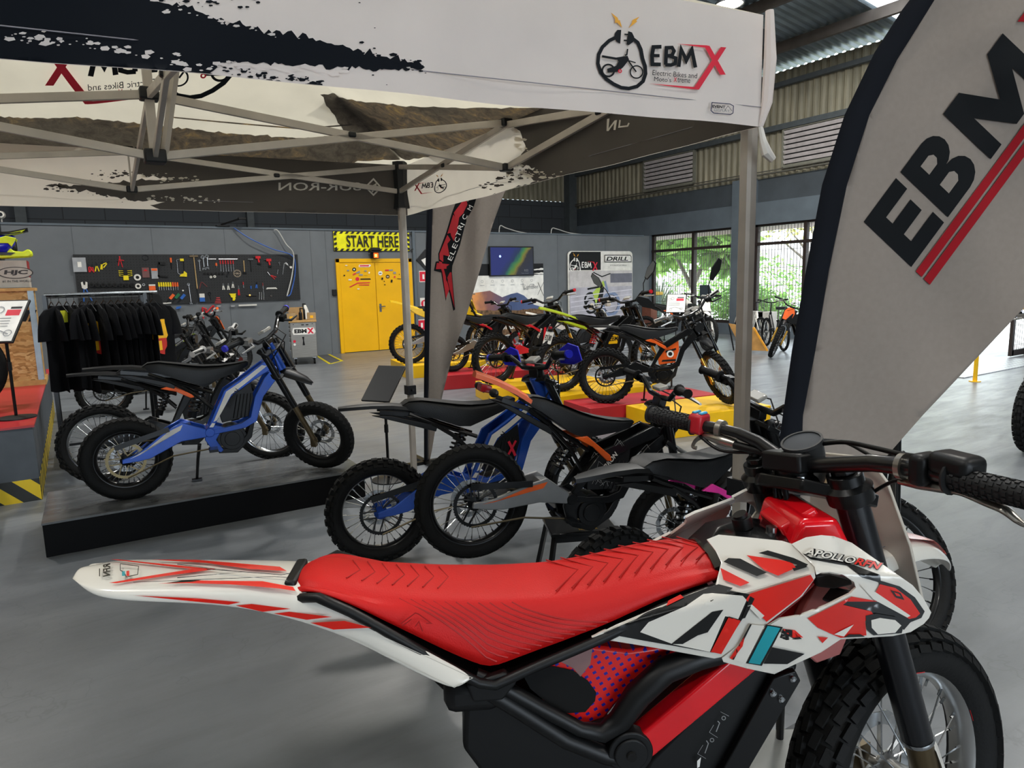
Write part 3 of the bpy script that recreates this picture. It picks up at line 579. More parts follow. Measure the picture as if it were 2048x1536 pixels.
for i in range(150):
    an=rg.random()*2*PI;tl=.25+rg.random()*.75;L=1.2+rg.random()*.7;p=Vector((15.7,15.9,0));prev=None;k0=len(vv);side=Vector((-math.sin(an),math.cos(an),0))*.03
    for j in range(5):
        f=j/4;q=p+Vector((math.cos(an)*tl*f*f*L*.8,math.sin(an)*tl*f*f*L*.8,L*f*(1-.25*tl*f)));w_=side*(1-f*.9);vv+=[q-w_,q+w_]
    for j in range(4): ff.append((k0+2*j,k0+2*j+1,k0+2*j+3,k0+2*j+2))
tag(M().add(vv,ff).build('flax_bush',MT['leaf_flax'],smooth=0),'spiky flax bush with long pale leaves outside the left window','bush')
struct(M().bx(32,33,-10,45,0,3.2).build('fence_outside',mat('far_building','c9c4bd',.8,noise=(.5,.08))))
b=M().bx(14.5,14.9,15.0,15.5,0,.95).build('rubbish_bin',mat('bin_green','4d6660',.5),bevel=.03);tag(b,'green wheelie bin with yellow lid outside the left window','bin');M().bx(14.47,14.93,14.97,15.53,.95,1.05).build('lid',mat('bin_yellow','d8a818',.5),b,bevel=.02)
# ================= TENT =================
TK=.92;TR=Vector((1.935,1.512,0))*TK;TL=Vector((2.05,4.56,0))*TK;dn=Vector((math.cos(math.radians(172)),math.sin(math.radians(172)),0))
dfar=Vector((math.cos(math.radians(175.5)),math.sin(math.radians(175.5)),0));TLEN=3.4*TK
NLc=TR+dn*TLEN;FLc=TL+dfar*TLEN
TZ=lambda z:CH+(z-CH)*TK
VB,VT=TZ(1.945),TZ(2.285)
NS=TR.copy();PK=(TR+TL+NLc+FLc)/4;PK.z=TZ(3.05)
FAB=mat('tent_fabric','e9e0da',.8,noise=(5,.02),trans=.25);FABR=mat('tent_roof_fabric','dcd6c4',.8,noise=(4,.03),trans=.55);FABD=mat('tent_print_grey','57534f',.8,noise=(4,.03),trans=.25)
INKN=mat('tent_ink','0c1118',.8,noise=(3,.03),spec=.15)
tent=empty('canopy_tent',((TR+TL+NLc+FLc)/4).to_tuple(),0,'white pop-up canopy tent with black brush print and cyclist logo over the display bikes','tent')
OFF=tent.location.copy()
def tb(b,nm,m_=None,**k): 
    b.v=[p-OFF for p in b.v];return b.build(nm,m_,tent,**k)
def vec3(p,z): return Vector((p.x,p.y,z))
def vwave(f,g,L,seed): return (.012*math.sin(f*L*5+seed)*(1-g)+.006*math.sin(f*L*13+g*3)*(1-g))*min(1,min(f,1-f)*12)
def valance(a,b_,nm,m_,zt=VT,zb=VB,out=None,seed=0):
    n=40;rows=8;d=(b_-a);L=d.length;nr=Vector((d.y,-d.x,0)).normalized()
    if nr.dot((a+b_)/2-PK)<0: nr=-nr
    vv=[];ff=[]
    for i in range(n+1):
        for j in range(rows+1):
            f=i/n;g=j/rows;p=a+d*f+nr*vwave(f,g,L,seed);vv.append((p.x,p.y,zb+(zt-zb)*g))
    for i in range(n):
        for j in range(rows): k=i*(rows+1)+j;ff.append((k,k+rows+1,k+rows+2,k+1))
    tb(M().add(vv,ff),nm,m_,smooth=80)
    hem=M();hem.tube([vec3(a+nr*.004,zb+.055),vec3(b_+nr*.004,zb+.055)],.0012,4);tb(hem,'hem_stitching',mat('stitch','8d8a90',.7))
    return nr
nr1=valance(TR,NLc,'valance',FAB,seed=1);FABW=mat('tent_inner_white','efe8da',.8,noise=(5,.02),trans=.5);nr2=valance(TL,FLc,'valance',FABW,seed=2);nr3=valance(TL,TR,'valance',FABW,seed=3);nr4=valance(FLc,NLc,'valance',FAB,seed=4)
def tmapf(n_,a_,b_,seed,sg=1):
    d=b_-a_;L=d.length
    def f(u,v,t):
        w_=0
        for _ in range(3):
            p=rayplane(u,v,tuple(a_+n_*(w_+sg*t)),tuple(n_));ff_=max(0,min(1,(Vector((p.x,p.y,0))-a_).dot(d)/L/L));w_=vwave(ff_,max(0,min(1,(p.z-VB)/(VT-VB))),L,seed)
        p.z=max(VB+.001,min(VT,p.z));q_=(Vector((p.x,p.y,0))-a_).dot(d)/L/L
        if q_<0: p-=d*q_
        if q_>1: p-=d*(q_-1)
        return p-OFF
    return f
# print on the near valance (picture coordinates on the valance plane)
a=Art()
top=[(-420,-60),(300,-6),(300,2),(360,12),(420,30),(500,52),(560,62),(640,80),(700,96),(760,112),(850,130)]
bot=[(850,134),(760,138),(690,136),(600,130),(520,126),(470,122),(440,128),(420,146),(460,160),(480,168),(400,160),(300,150),(160,140),(0,128),(-420,96)]
a.poly(INKN,ragged(top,13,7,5,closed=False)+ragged(bot,10,7,8,closed=False))
a.specks(INKN,[(450,140),(560,158),(650,165)],60,7,5,3);a.specks(INKN,[(640,100),(850,135)],50,8,5,4);a.specks(INKN,[(300,2),(520,5)],26,5,4,9);a.specks(INKN,[(700,30),(780,180)],8,30,4,10)
a.specks(FAB,[(15,72),(60,76),(110,80),(200,92),(290,108),(360,124),(430,142)],75,6,6,6);a.specks(FAB,[(420,128),(520,135),(700,142)],45,5,6,7);a.specks(FAB,[(300,8),(600,78)],25,4,5,12)
logo(a,(1/3.938,0,1080+440/3.938,0,1/3.938,95/3.938))
a.stroke(mat('ink_navy','20264a',.5),[(1424,205),(1460,208),(1467,212),(1466,226),(1461,229),(1427,226),(1422,221)],1.6,True);a.text(INKN,'EVENT',1424.5,215,5.5,w=26,bold=.03,rot=.08,flip=True);a.text(INKG,'DISPLAY',1429,222,5,w=30,rot=.08,flip=True);a.stroke(INKN,[(1449,221),(1456,212),(1461,218),(1464,222)],.8)
a.build('valance_print',tent,tmapf(nr1,TR,NLc,1),step=14,base=.0015,eps=.00025)
# corner flap and tail
c=M();c.tube([vec3(TR,VT)+Vector((.012,-.012,.01)),vec3(TR,TZ(2.15))+Vector((.016,-.016,0)),vec3(TR,TZ(2.02))+Vector((.012,-.012,0)),vec3(TR,VB)+Vector((.0,0,0))],[.012,.018,.016,.008],8);tb(c,'corner_binding',FAB)
c=M();q=vec3(TR,VB);c.tube([q,q+Vector((.006,-.006,-.04)),q+Vector((.018,-.012,-.075)),q+Vector((.038,-.02,-.095))],[.008,.011,.016,.011],8);tb(c,'webbing_tail',mat('webbing','d8d4cc',.7))
# inner prints : far valance and right valance, seen from inside
a=Art();W_=mat('tent_white_print','f0eadc',.8,trans=.3)
a.poly(FABD,ragged([(262,290),(275,330),(262,345),(335,358),(240,365),(90,372),(180,383),(270,402),(330,404),(300,410),(330,425),(860,445),(860,280)],6,7,21,edges=(0,1,2,3,4,5,6,7,8)))
a.specks(FABD,[(180,350),(270,345)],30,5,3,25);a.specks(W_,[(280,350),(400,362)],40,4,3,22);a.specks(W_,[(290,396),(440,400)],45,3,3,23);a.specks(FABD,[(90,372),(270,395)],50,4,3,24)
GL=mat('tent_letter','d5d0c6',.7)
a.text(GL,'SUR-RON',722,381,16,w=-165,bold=.01,flip=True)
a.T=(1,0,0,0,1,0);a.stroke(GL,[(747,358),(762,375),(747,390),(731,374)],3,True);a.stroke(GL,[(745,383),(742,374),(752,368),(750,378)],2.4,True)
a.build('valance_print',tent,tmapf(nr2,TL,FLc,2,-1),step=16,base=.002,eps=.0005)
a=Art()
a.poly(FABD,ragged([(1000,240),(1040,262),(1050,300),(1020,335),(1052,330),(1070,335),(1040,346),(1080,360),(960,398),(1000,420),(1640,290),(1640,120),(1100,180)],6,6,31,edges=(1,2,3,4,5,6,7,8)))
a.specks(W_,[(1010,345),(1130,352)],45,8,4,32);a.specks(FABD,[(960,372),(1060,345)],40,6,4,33);a.specks(W_,[(1030,270),(1050,310)],25,8,4,34)
logo(a,(-66/1030,0,894,4/1030,66/1030,346),small=True)
a.T=(1,0,0,0,1,0);a.text(GL,'SUR-RON',1470,185,46,w=-255,bold=.01,rot=.0,flip=True) if False else None
a.poly(GL,[(1214,238),(1219,237),(1217,258),(1213,262)]);a.poly(GL,[(1213,262),(1217,262),(1233,240),(1229,241)]);a.poly(GL,[(1229,241),(1234,240),(1231,260),(1227,260)]);a.stroke(GL,[(1240,240),(1238,254),(1255,252),(1258,246)],3)
a.build('valance_print',tent,tmapf(nr3,TL,TR,3,-1),step=16,base=.002,eps=.0004)
# roof
def T4(*P): return [vec3(p,z) for p,z in P]
def roofpanel(a,b_,nm):
    n=12;vv=[];ff=[]
    A=vec3(a,VT);B=vec3(b_,VT)
    for i in range(n+1):
        f=i/n
        for j in range(n+1): 
            g=j/n;p=(A*(1-g)+B*g)*(1-f)+PK*f;p.z-=.05*math.sin(PI*f)*math.sin(PI*g);vv.append(p)
    for i in range(n):
        for j in range(n): k=i*(n+1)+j;ff.append((k,k+1,k+n+2,k+n+1))
    tb(M().add(vv,ff),nm,FABR,smooth=60)
for a_,b_ in ((TR,NLc),(TL,FLc),(TL,TR),(FLc,NLc)): roofpanel(a_,b_,'roof_panel')
def roofmap(A,B):
    A=vec3(A,VT);B=vec3(B,VT);n_=(B-A).cross(PK-A).normalized()
    if n_.z<0:n_=-n_
    def f(u,v,t):
        p=rayplane(u,v,tuple(A),tuple(n_));e=(B-A);g_=(p-A).dot(e)/e.length_squared
        # height fraction towards the peak
        perp=(PK-A)-e*((PK-A).dot(e)/e.length_squared);fr=max(0,min(1,(p-A).dot(perp)/perp.length_squared))
        gg=0 if fr>=.999 else ((p-A-(PK-A)*fr).dot(e)/e.length_squared)/(1-fr)
        p.z-=.05*math.sin(PI*fr)*math.sin(PI*max(0,min(1,gg)))+.004+t;return p-OFF
    return f
m,t,b=mnode('grass_print');g=tnoise(t,tmap(t,(1,1,1)),13,9,.75,.6);g2=tnoise(t,tmap(t),1.6,4,.5)
r=ramp(t,g.outputs[0],[(.25,'35322f'),(.40,'625b54'),(.52,'80756a'),(.60,'a08a66'),(.72,'d8bf88')]);r3=ramp(t,g.outputs[0],[(.3,'4a4642'),(.7,'857e76')]);r2=ramp(t,g2.outputs[0],[(.42,0.),(.56,1.)])
cc=mixc(t,r2.outputs[0],r3.outputs[0],r.outputs[0]);t.links.new(cc,b.inputs['Base Color']);b.inputs['Roughness'].default_value=.8
tr=nd(t,'ShaderNodeBsdfTranslucent');t.links.new(cc,tr.inputs[0]);mx=nd(t,'ShaderNodeMixShader');mx.inputs[0].default_value=.5;t.links.new(b.outputs[0],mx.inputs[1]);t.links.new(tr.outputs[0],mx.inputs[2]);t.links.new(mx.outputs[0],t.nodes['Material Output'].inputs[0])
GRS=m
a=Art()
a.poly(GRS,ragged([(-300,240),(0,222),(60,226),(170,222),(290,236),(420,254),(600,270),(690,262),(640,185),(800,195),(800,318),(690,322),(560,332),(430,322),(300,300),(150,296),(0,296),(-300,300)],4,8,41))
a.stroke(GRS,[(330,218),(480,236),(600,250),(705,246)],3)
logo(a,(-393/1030,0,477,10/1030,393/1030*.92,-38));a.T=(1,0,0,0,1,0)
a.build('roof_print',tent,roofmap(TL,FLc),step=45,eps=.0006)
a=Art();a.poly(GRS,ragged([(810,318),(640,190),(1120,215),(1000,262),(900,305)],3,9,43));a.poly(FABD,[(1040,262),(1120,215),(1330,235),(1180,262)])
a.build('roof_print',tent,roofmap(TL,TR),step=45,eps=.0006)
# frame
AL=mat('tent_alu','bab3a9',.45,.3);HUB=mat('tent_joint','15181b',.5)
def legpos(px,py,rng):
    d=ray(px,py);h_=math.hypot(d[0],d[1]);return Vector((d[0]/h_*rng,d[1]/h_*rng,0))
LR=legpos(1487,700,math.hypot(TR.x,TR.y)*1.035);LLp=legpos(812,600,math.hypot(TL.x,TL.y)*.99)
cn=(TR+TL+NLc+FLc)/4
LNL=NLc+(cn-NLc)*.03;LFL=FLc+(cn-FLc)*.03
for i,p in enumerate((LR,LLp,LNL,LFL)):
    b=M();s_=.022
    b.prism([(-s_,-s_*.6),(-s_*.6,-s_),(s_*.6,-s_),(s_,-s_*.6),(s_,s_*.6),(s_*.6,s_),(-s_*.6,s_),(-s_,s_*.6)],lambda u,v,t,p=p:(p.x+u,p.y+v,t),.75,VT-.02)
    o=tb(b,'leg',AL)
    b=M();s2=.0165;b.prism([(-s2,-s2),(s2,-s2),(s2,s2),(-s2,s2)],lambda u,v,t,p=p:(p.x+u,p.y+v,t),.01,.8);b.bx(p.x-.045,p.x+.045,p.y-.045,p.y+.045,0,.012)
    b.v=[q-OFF for q in b.v];b.build('inner_leg',AL,o)
    b=M();b.bx(p.x-.03,p.x+.03,p.y-.03,p.y+.03,.74,.80);b.tube([(p.x,p.y-.03,.77),(p.x,p.y-.055,.775)],.008);tb(b,'leg_clamp',HUB)
    tb(M().bx(p.x-.028,p.x+.028,p.y-.028,p.y+.028,VT-.07,VT-.01),'corner_bracket',HUB,bevel=.004);tb(M().bx(p.x-.032,p.x+.032,p.y-.032,p.y+.032,TZ(2.04),TZ(2.12)),'sliding_bracket',HUB,bevel=.004)
    if i==1:
        b=M();b.tube([(p.x,p.y,TZ(2.3)),(p.x,p.y,TZ(2.1)),(p.x,p.y,TZ(1.99))],[.05,.042,.055],8);tb(b,'fabric_strap',HUB)
def bar(a,b_,w_=.03,h_=.016): tb(M().beam(a,b_,h_,w_),'truss_bar',AL,bevel=.002)
def joint(p,s_=.035): tb(M().box(p,(s_*1.5,s_*1.5,s_)),'truss_joint',HUB,bevel=.006)
zu,zl=TZ(2.265),TZ(2.045)
def side(A,B,sc=1):
    A=A+(cn-A).normalized()*.02;B=B+(cn-B).normalized()*.02
    m_=(A+B)/2+(cn-(A+B)/2).normalized()*.03;out=(m_-cn).normalized()*.0
    for P,Q in ((A,m_),(B,m_)):
        bar(vec3(P,zu),vec3(Q,zl));bar(vec3(P,zl+.05),vec3(Q,zu-.01));c_=(P+Q)/2;joint(vec3(c_,(zu+zl)/2+.01),.022)
    joint(vec3(m_,zu));joint(vec3(m_,zl));return m_
MR=side(LR,LLp);MF=side(LLp,LFL);MN=side(LR,LNL);ML=side(LFL,LNL)
HC_=Vector((.33,3.12,0))*TK
for Q in (MR,MF,MN,ML):
    bar(vec3(Q,zu),vec3(HC_,TZ(1.99)));bar(vec3(Q,zl),vec3(HC_,TZ(2.225)));c_=(Q+HC_)/2;joint(vec3(c_,TZ(2.14)),.022)
joint(vec3(HC_,TZ(2.225)),.042);joint(vec3(HC_,TZ(1.99)),.048)
b=M();b.beam(vec3(HC_,TZ(1.99)),vec3(HC_,TZ(2.9)),.03,.03);b.beam(vec3(HC_,TZ(1.99))+Vector((.03,0,0)),vec3(HC_,TZ(2.4))+Vector((.1,-.1,0)),.02,.02);tb(b,'centre_mast',AL)
b=M();b.tube([vec3(MF,zu),vec3(MF,zl)],.005,6);tb(b,'truss_strut',AL)
# ================= FEATHER FLAGS =================
FLG=mat('flag_fabric','948a81',.85,noise=(60,.02),trans=.12);FLGD=mat('flag_sleeve','0d1119',.85,spec=.2)
vn=Vector((CFW[0],CFW[1],0)).normalized()
P0=Vector(CAM+np.array(vn)*1.93);P0.z=0
fg=empty('feather_flag',rayplane(1600,1100,P0,vn).to_tuple(),0,'big feather flag with white face, black sleeve and bold black EBM letters at right','flag');fo=fg.location.copy();fo.z=0;fg.location.z=0
def fmapr(u,v,t):
    w_=.02*math.sin((u+v*.8)/90)+.012*math.sin((u-v*.6)/47+1);f_=max(0,min(1,(u-1560+ (900-v)*-.27)/250));w_+=.007*math.sin((u*.55+v)/17)*max(0,min(1,(420-v)/300));return rayplane(u,v,tuple(P0+vn*(w_*f_*.7-t)),tuple(vn))-fo
L1=[(1553,1080),(1560,870),(1584,700),(1612,540),(1644,370),(1689,230),(1749,105),(1804,20),(1880,-80),(1990,-190),(2150,-280)]
L2=[(1598,1080),(1606,830),(1631,700),(1658,540),(1694,370),(1739,230),(1794,120),(1869,0),(1940,-80),(2040,-160),(2170,-225)]
a=Art();a.poly(FLG,L2+[(2500,-150),(2560,60),(2420,260),(2250,430),(2048,616),(1846,830),(1740,950),(1650,1050)])
a.build('flag_face',fg,fmapr,step=22,base=0).modifiers.new('s','SOLIDIFY').thickness=.001
b=M();rings=[]
for p,q in zip(L1,L2):
    A=fmapr(*p,0);B=fmapr(*q,0);c_=(A+B)/2;e=(B-A)/2;rings.append([c_+e*math.cos(k*PI/5)+vn*.014*math.sin(k*PI/5) for k in range(10)])
b.loft(rings).build('pole_sleeve',FLGD,fg,smooth=60)
A=fmapr(1575,1060,0);M().tube([A,(A.x,A.y,.03)],.012,10).build('pole',BLKMET,fg);M().box((A.x,A.y,.015),(.5,.06,.03)).box((A.x,A.y,.015),(.06,.5,.03)).build('cross_base',BLKMET,fg)
a=Art();s2=2.0
o_=(1407,887);ex=((1536-1407)/217,(712-887)/217);ey=((1597-1407)/262,(1068-887)/262)
a.T=(ex[0]/2,ey[0]/2,1024+o_[0]/2,ex[1]/2,ey[1]/2,o_[1]/2)
FI=mat('flag_ink','0e1114',.85,spec=.2);FR=mat('flag_red','96141f',.85,spec=.2)
a.poly(FI,[(0,0),(217,0),(217,62),(75,62),(75,98),(195,98),(195,160),(75,160),(75,200),(221,200),(221,262),(0,262)])
def Bl(x): 
    out=[(x,0),(x+140,0)]+[(x+140+78*math.sin(k*PI/8),66-66*math.cos(k*PI/8)) for k in range(1,8)]+[(x+150,130)]+[(x+150+82*math.sin(k*PI/8),196-66*math.cos(k*PI/8)) for k in range(1,9)]+[(x,262)]
    a.poly(FI,out)
    a.poly(FLG,[(x+72,52),(x+125,52),(x+142,66),(x+142,84),(x+125,100),(x+72,100)]);a.poly(FLG,[(x+72,158),(x+135,158),(x+152,172),(x+152,192),(x+135,208),(x+72,208)])
Bl(247)
a.poly(FI,[(535,0),(640,0),(735,150),(830,0),(935,0),(935,262),(862,262),(862,110),(760,262),(710,262),(608,110),(608,262),(535,262)])
a.rect(FR,0,287,1130,320);a.rect(FR,0,332,1100,365);a.poly(FR,[(1010,20),(1100,20),(1300,262),(1210,262)]);a.poly(FR,[(1230,20),(1320,20),(1100,365),(1010,365)])
a.T=(1,0,0,0,1,0);a.build('print',fg,fmapr,step=22,base=.0015,eps=.0005)
# mid flag
P1=Vector((2.34,5.0,0));fg2=empty('feather_flag',(P1.x,P1.y,0),0,'narrow white feather flag with red XTREME ELECTRIC lettering beside the tent leg','flag')
def fmap2(u,v,t):
    x=(u-860)/150;g_=max(0,min(1,(v-430)/400));w_=(.05*math.sin(u/15+v/130)+.02*math.sin(u/7.))*max(0,min(1,x*2+.1))*(.5+g_*.6);return rayplane(u,v,tuple(P1+vn*(w_-t)),tuple(vn))-P1
a=Art();a.poly(FLG,[(862,300),(1110,120),(1070,250),(1005,395),(985,450),(960,540),(930,640),(905,710),(885,790),(872,850),(864,900),(860,920),(856,920),(858,600)])
a.build('flag_face',fg2,fmap2,step=10,base=0).modifiers.new('s','SOLIDIFY').thickness=.001
b=M();b.tube([fmap2(870,120,0),fmap2(860,400,0),fmap2(855,600,0),fmap2(852,800,0),fmap2(852,930,0)],[.024,.024,.022,.018,.016],10);b.build('pole_sleeve',FLGD,fg2)
q=fmap2(852,930,0);M().tube([q,(q.x,q.y,.02)],.01,8).box((q.x,q.y,.012),(.5,.05,.024)).box((q.x,q.y,.012),(.05,.5,.024)).build('cross_base',BLKMET,fg2)
Z=lambda P:[(840+x/5.483,380+y/5.483) for x,y in P]
a=Art();a.poly(FI,Z([(152,885),(172,785),(205,780),(200,700),(290,455),(350,250),(420,60),(640,20),(590,180),(520,310),(490,400),(440,600),(355,830),(350,900),(385,1310),(365,1325),(322,1120),(282,1215),(232,905)]))
RR_=mat('flag_lettering_red','b01c26',.7)
a.poly(RR_,Z([(185,800),(325,815),(318,862),(175,868)]));a.poly(RR_,Z([(205,780),(240,790),(322,1090),(285,1190),(245,905)]));a.poly(RR_,Z([(330,900),(345,905),(378,1290),(330,1100),(295,960)]))
a.poly(RR_,Z([(213,700),(300,492),(335,545),(300,590),(325,730),(255,712),(255,790),(215,760)]));a.poly(RR_,Z([(300,480),(365,270),(405,320),(410,440),(370,560),(340,500),(335,470)]))
a.poly(RR_,Z([(370,250),(460,130),(480,250),(430,300),(410,420),(395,330)]));a.poly(RR_,Z([(450,120),(500,60),(520,160),(480,240)]))
for k,(ch,x,y) in enumerate(zip('ELECTRIC M',(345,370,392,415,432,452,488,500,530,560),(780,715,648,580,515,440,390,330,270,230))):
    if ch!=' ': a.text(INKW,ch,840+x/5.483,380+y/5.483,9,w=9.5 if ch!='I' else 2,rot=-1.1,flip=True)
a.build('print',fg2,fmap2,step=10,base=.002,eps=.0006)
# ================= MOTORBIKES =================
RY=Matrix.Rotation(-PI/2,4,'X')   # lathe axis Z -> Y
_mc={}
def tire_mesh(R,w,kind,m=RUB):
    k=('tire',round(R,3),round(w,3),kind)
    if k in _mc: return _mc[k]
    b=M();a=w/2;h=w*.47 if kind!='bicycle' else w*.5;Rc=R-h-(.006 if kind in('knob','block') else 0);n=16
    prof=[(Rc+h*math.cos(t_),a*math.sin(t_)) for t_ in [(-2.55+5.1*i/(n-1)) for i in range(n)]]
    b.lathe([(r,z) for r,z in prof],56,None,RY)
    def knob(phi,th,lt,la,hh,skew=0):
        r=Rc+h*math.cos(th);y=a*math.sin(th);nr=Vector((math.cos(th)/h,math.sin(th)/a)).normalized()
        N_=Vector((nr[0]*math.cos(phi),nr[1],nr[0]*math.sin(phi)));Tt=Vector((-math.sin(phi),0,math.cos(phi)));A_=N_.cross(Tt).normalized()
        if skew: Tt,A_=(Tt*math.cos(skew)+A_*math.sin(skew)),(A_*math.cos(skew)-Tt*math.sin(skew))
        c=Vector((r*math.cos(phi),y,r*math.sin(phi)))+N_*(hh*.4);Rm=Matrix((Tt,A_,N_)).transposed();b.box(c,(lt,la,hh),None,Rm)
    if kind=='knob':
        N=max(26,int(2*PI*R/.052));s_=w/.08
        for i in range(N):
            f=2*PI*i/N
            for th in (-.22,.22): knob(f,th,.026,.020*s_,.013)
            for th in (-.75,.75): knob(f+PI/N,th,.026,.018*s_,.012)
            for th in (-1.2,1.2): knob(f,th,.022,.013*s_,.010)
    elif kind=='block':
        N=int(2*PI*R/.042)
        for i in range(N):
            f=2*PI*i/N
            for j,th in enumerate((-1.15,-.72,-.25,.25,.72,1.15)): knob(f+(PI/N if j%2 else 0),th,.033,w*.155,.011,.15*(1 if th>0 else -1))
    elif kind=='street':
        N=int(2*PI*R/.035)
        for i in range(N):
            f=2*PI*i/N
            for th,sk in ((-.45,.6),(.45,-.6)): knob(f,th,.024,w*.4,.0022,sk)
            knob(f,0,.030,w*.16,.0022)
    _mc[k]=b.mesh('tire_'+kind,m,40);return _mc[k]
def rim_mesh(R,w,m):
    k=('rim',round(R,3),round(w,3),m.name)
    if k not in _mc:
        r=R-w*.86;h=w*.30;_mc[k]=M().lathe([(r,-h),(r-.004,-h),(r-.012,-h*.75),(r-.02,-h*.3),(r-.02,h*.3),(r-.012,h*.75),(r-.004,h),(r,h),(r-.008,h*.7),(r-.008,-h*.7)],56,None,RY,close=True).mesh('rim',m,40)
    return _mc[k]
def spoke_mesh(R,w,m,n=32,sr=.0018):
    k=('sp',round(R,3),round(w,3),m.name,n)
    if k not in _mc:
        b=M();r1=R-w*.86-.018
        for i in range(n):
            a=2*PI*i/n;a2=a+(.42 if i%4<2 else -.42);y=.03 if i%2 else -.03
            b.tube([(.028*math.cos(a2),y,.028*math.sin(a2)),(r1*math.cos(a),y*.15,r1*math.sin(a))],sr,4,cap=False)
            b.tube([(r1*math.cos(a),y*.15,r1*math.sin(a)),((r1-.018)*math.cos(a),y*.18,(r1-.018)*math.sin(a))],sr*1.9,4,cap=False)
        _mc[k]=b.mesh('spokes',m,60)
    return _mc[k]
def hub_mesh(m,w=.045):
    k=('hub',m.name)
    if k not in _mc: _mc[k]=M().lathe([(.012,-w-.02),(.014,-w),(.034,-w+.008),(.034,-w+.014),(.022,-w+.02),(.022,w-.02),(.034,w-.014),(.034,w-.008),(.014,w),(.012,w+.02)],20,None,RY).mesh('hub',m,40)
    return _mc[k]
def ring_mesh(kind,r,m):
    k=(kind,round(r,3),m.name)
    if k in _mc: return _mc[k]
    b=M();n=48
    if kind=='disc':
        vv=[];ff=[];t_=.0015
        for i in range(n):
            a=2*PI*i/n;ro=r*(1+.02*math.sin(a*12));
            for rr_,y in ((ro,-t_),(ro,t_),(r*.74,t_),(r*.74,-t_)): vv.append((rr_*math.cos(a),y,rr_*math.sin(a)))
        for i in range(n):
            for j in range(4): ff.append((4*i+j,4*((i+1)%n)+j,4*((i+1)%n)+(j+1)%4,4*i+(j+1)%4))
        b.add(vv,ff)
        for i in range(6): a=2*PI*i/6;b.beam((.02*math.cos(a),0,.02*math.sin(a)),(r*.78*math.cos(a+.35),0,r*.78*math.sin(a+.35)),.003,.011,up=(0,1,0))
    else:
        vv=[];ff=[];t_=.003;n=96
        for i in range(n):
            a=2*PI*i/n;ro=r*(1+(.03 if i%2 else -.01))
            for rr_,y in ((ro,-t_),(ro,t_),(r*.86,t_),(r*.86,-t_)): vv.append((rr_*math.cos(a),y,rr_*math.sin(a)))
        for i in range(n):
            for j in range(4): ff.append((4*i+j,4*((i+1)%n)+j,4*((i+1)%n)+(j+1)%4,4*i+(j+1)%4))
        b.add(vv,ff)
        for i in range(5):
            a=2*PI*i/5
            for d in (-.45,.45): b.beam((.03*math.cos(a),0,.03*math.sin(a)),(r*.88*math.cos(a+d),0,r*.88*math.sin(a+d)),.004,.014,up=(0,1,0))
    _mc[k]=b.mesh(kind,m,40);return _mc[k]
def wheel(name,root,x,z,R,w,kind,rim,spoke,hub,M4=None,disc=1,sprocket=None,disc_r=.09,y0=0):
    T=Matrix.Translation((x,y0,z));T=(M4@T) if M4 is not None else T
    o=inst(tire_mesh(R,w,kind),name,root,T)
    inst(rim_mesh(R,w,rim),'rim',o);inst(spoke_mesh(R,w,spoke),'spokes',o);inst(hub_mesh(hub),'hub',o)
    if disc: inst(ring_mesh('disc',disc_r,STEEL),'brake_disc',o,Matrix.Translation((0,.052*disc,0)))
    if sprocket: inst(ring_mesh('sprocket',.105,sprocket),'sprocket',o,Matrix.Translation((0,-.055,0)))
    return o
XZ=lambda s:(lambda u,v,t:(u,t,v))
def plates(b,poly,y0,y1,m=None):
    for s_ in (-1,1): b.prism(poly,lambda u,v,t:(u,s_*t,v),y0,y1,m)
    return b
def spring(b,a,c,r,turns,wr,m=None):
    a=Vector(a);c=Vector(c);d=c-a;x=d.cross(Vector((0,1,0))).normalized();y=d.normalized().cross(x)
    b.tube([a+d*(i/(turns*10))+(x*math.cos(2*PI*i/10)+y*math.sin(2*PI*i/10))*r for i in range(turns*10+1)],wr,5,m)
def seatbody(st,n=9):   # (x, zbot, ztop, wbot, wtop)
    R_=[]
    for x,zb,zt,wb,wt in st:
        r=[(x,-wb,zb),(x,-wb*1.02,zb+(zt-zb)*.3)]
        for i in range(n):
            a=PI*i/(n-1);r.append((x,-wt*(1 if abs(math.cos(a))<1e-9 else math.copysign(abs(math.cos(a))**.7,math.cos(a))),zb+(zt-zb)*(.72+.28*math.sin(a)**.7)))
        r+=[(x,wb*1.02,zb+(zt-zb)*.3),(x,wb,zb)];R_.append(r)
    return R_
def steerM(ang,hx=.875,hz=.80,rake=25):
    ax=Vector((-math.sin(math.radians(rake)),0,math.cos(math.radians(rake))));p=Vector((hx,0,hz))
    return Matrix.Translation(p)@Matrix.Rotation(ang,4,ax)@Matrix.Translation(-p)
PB=lambda *c:mat(*c)
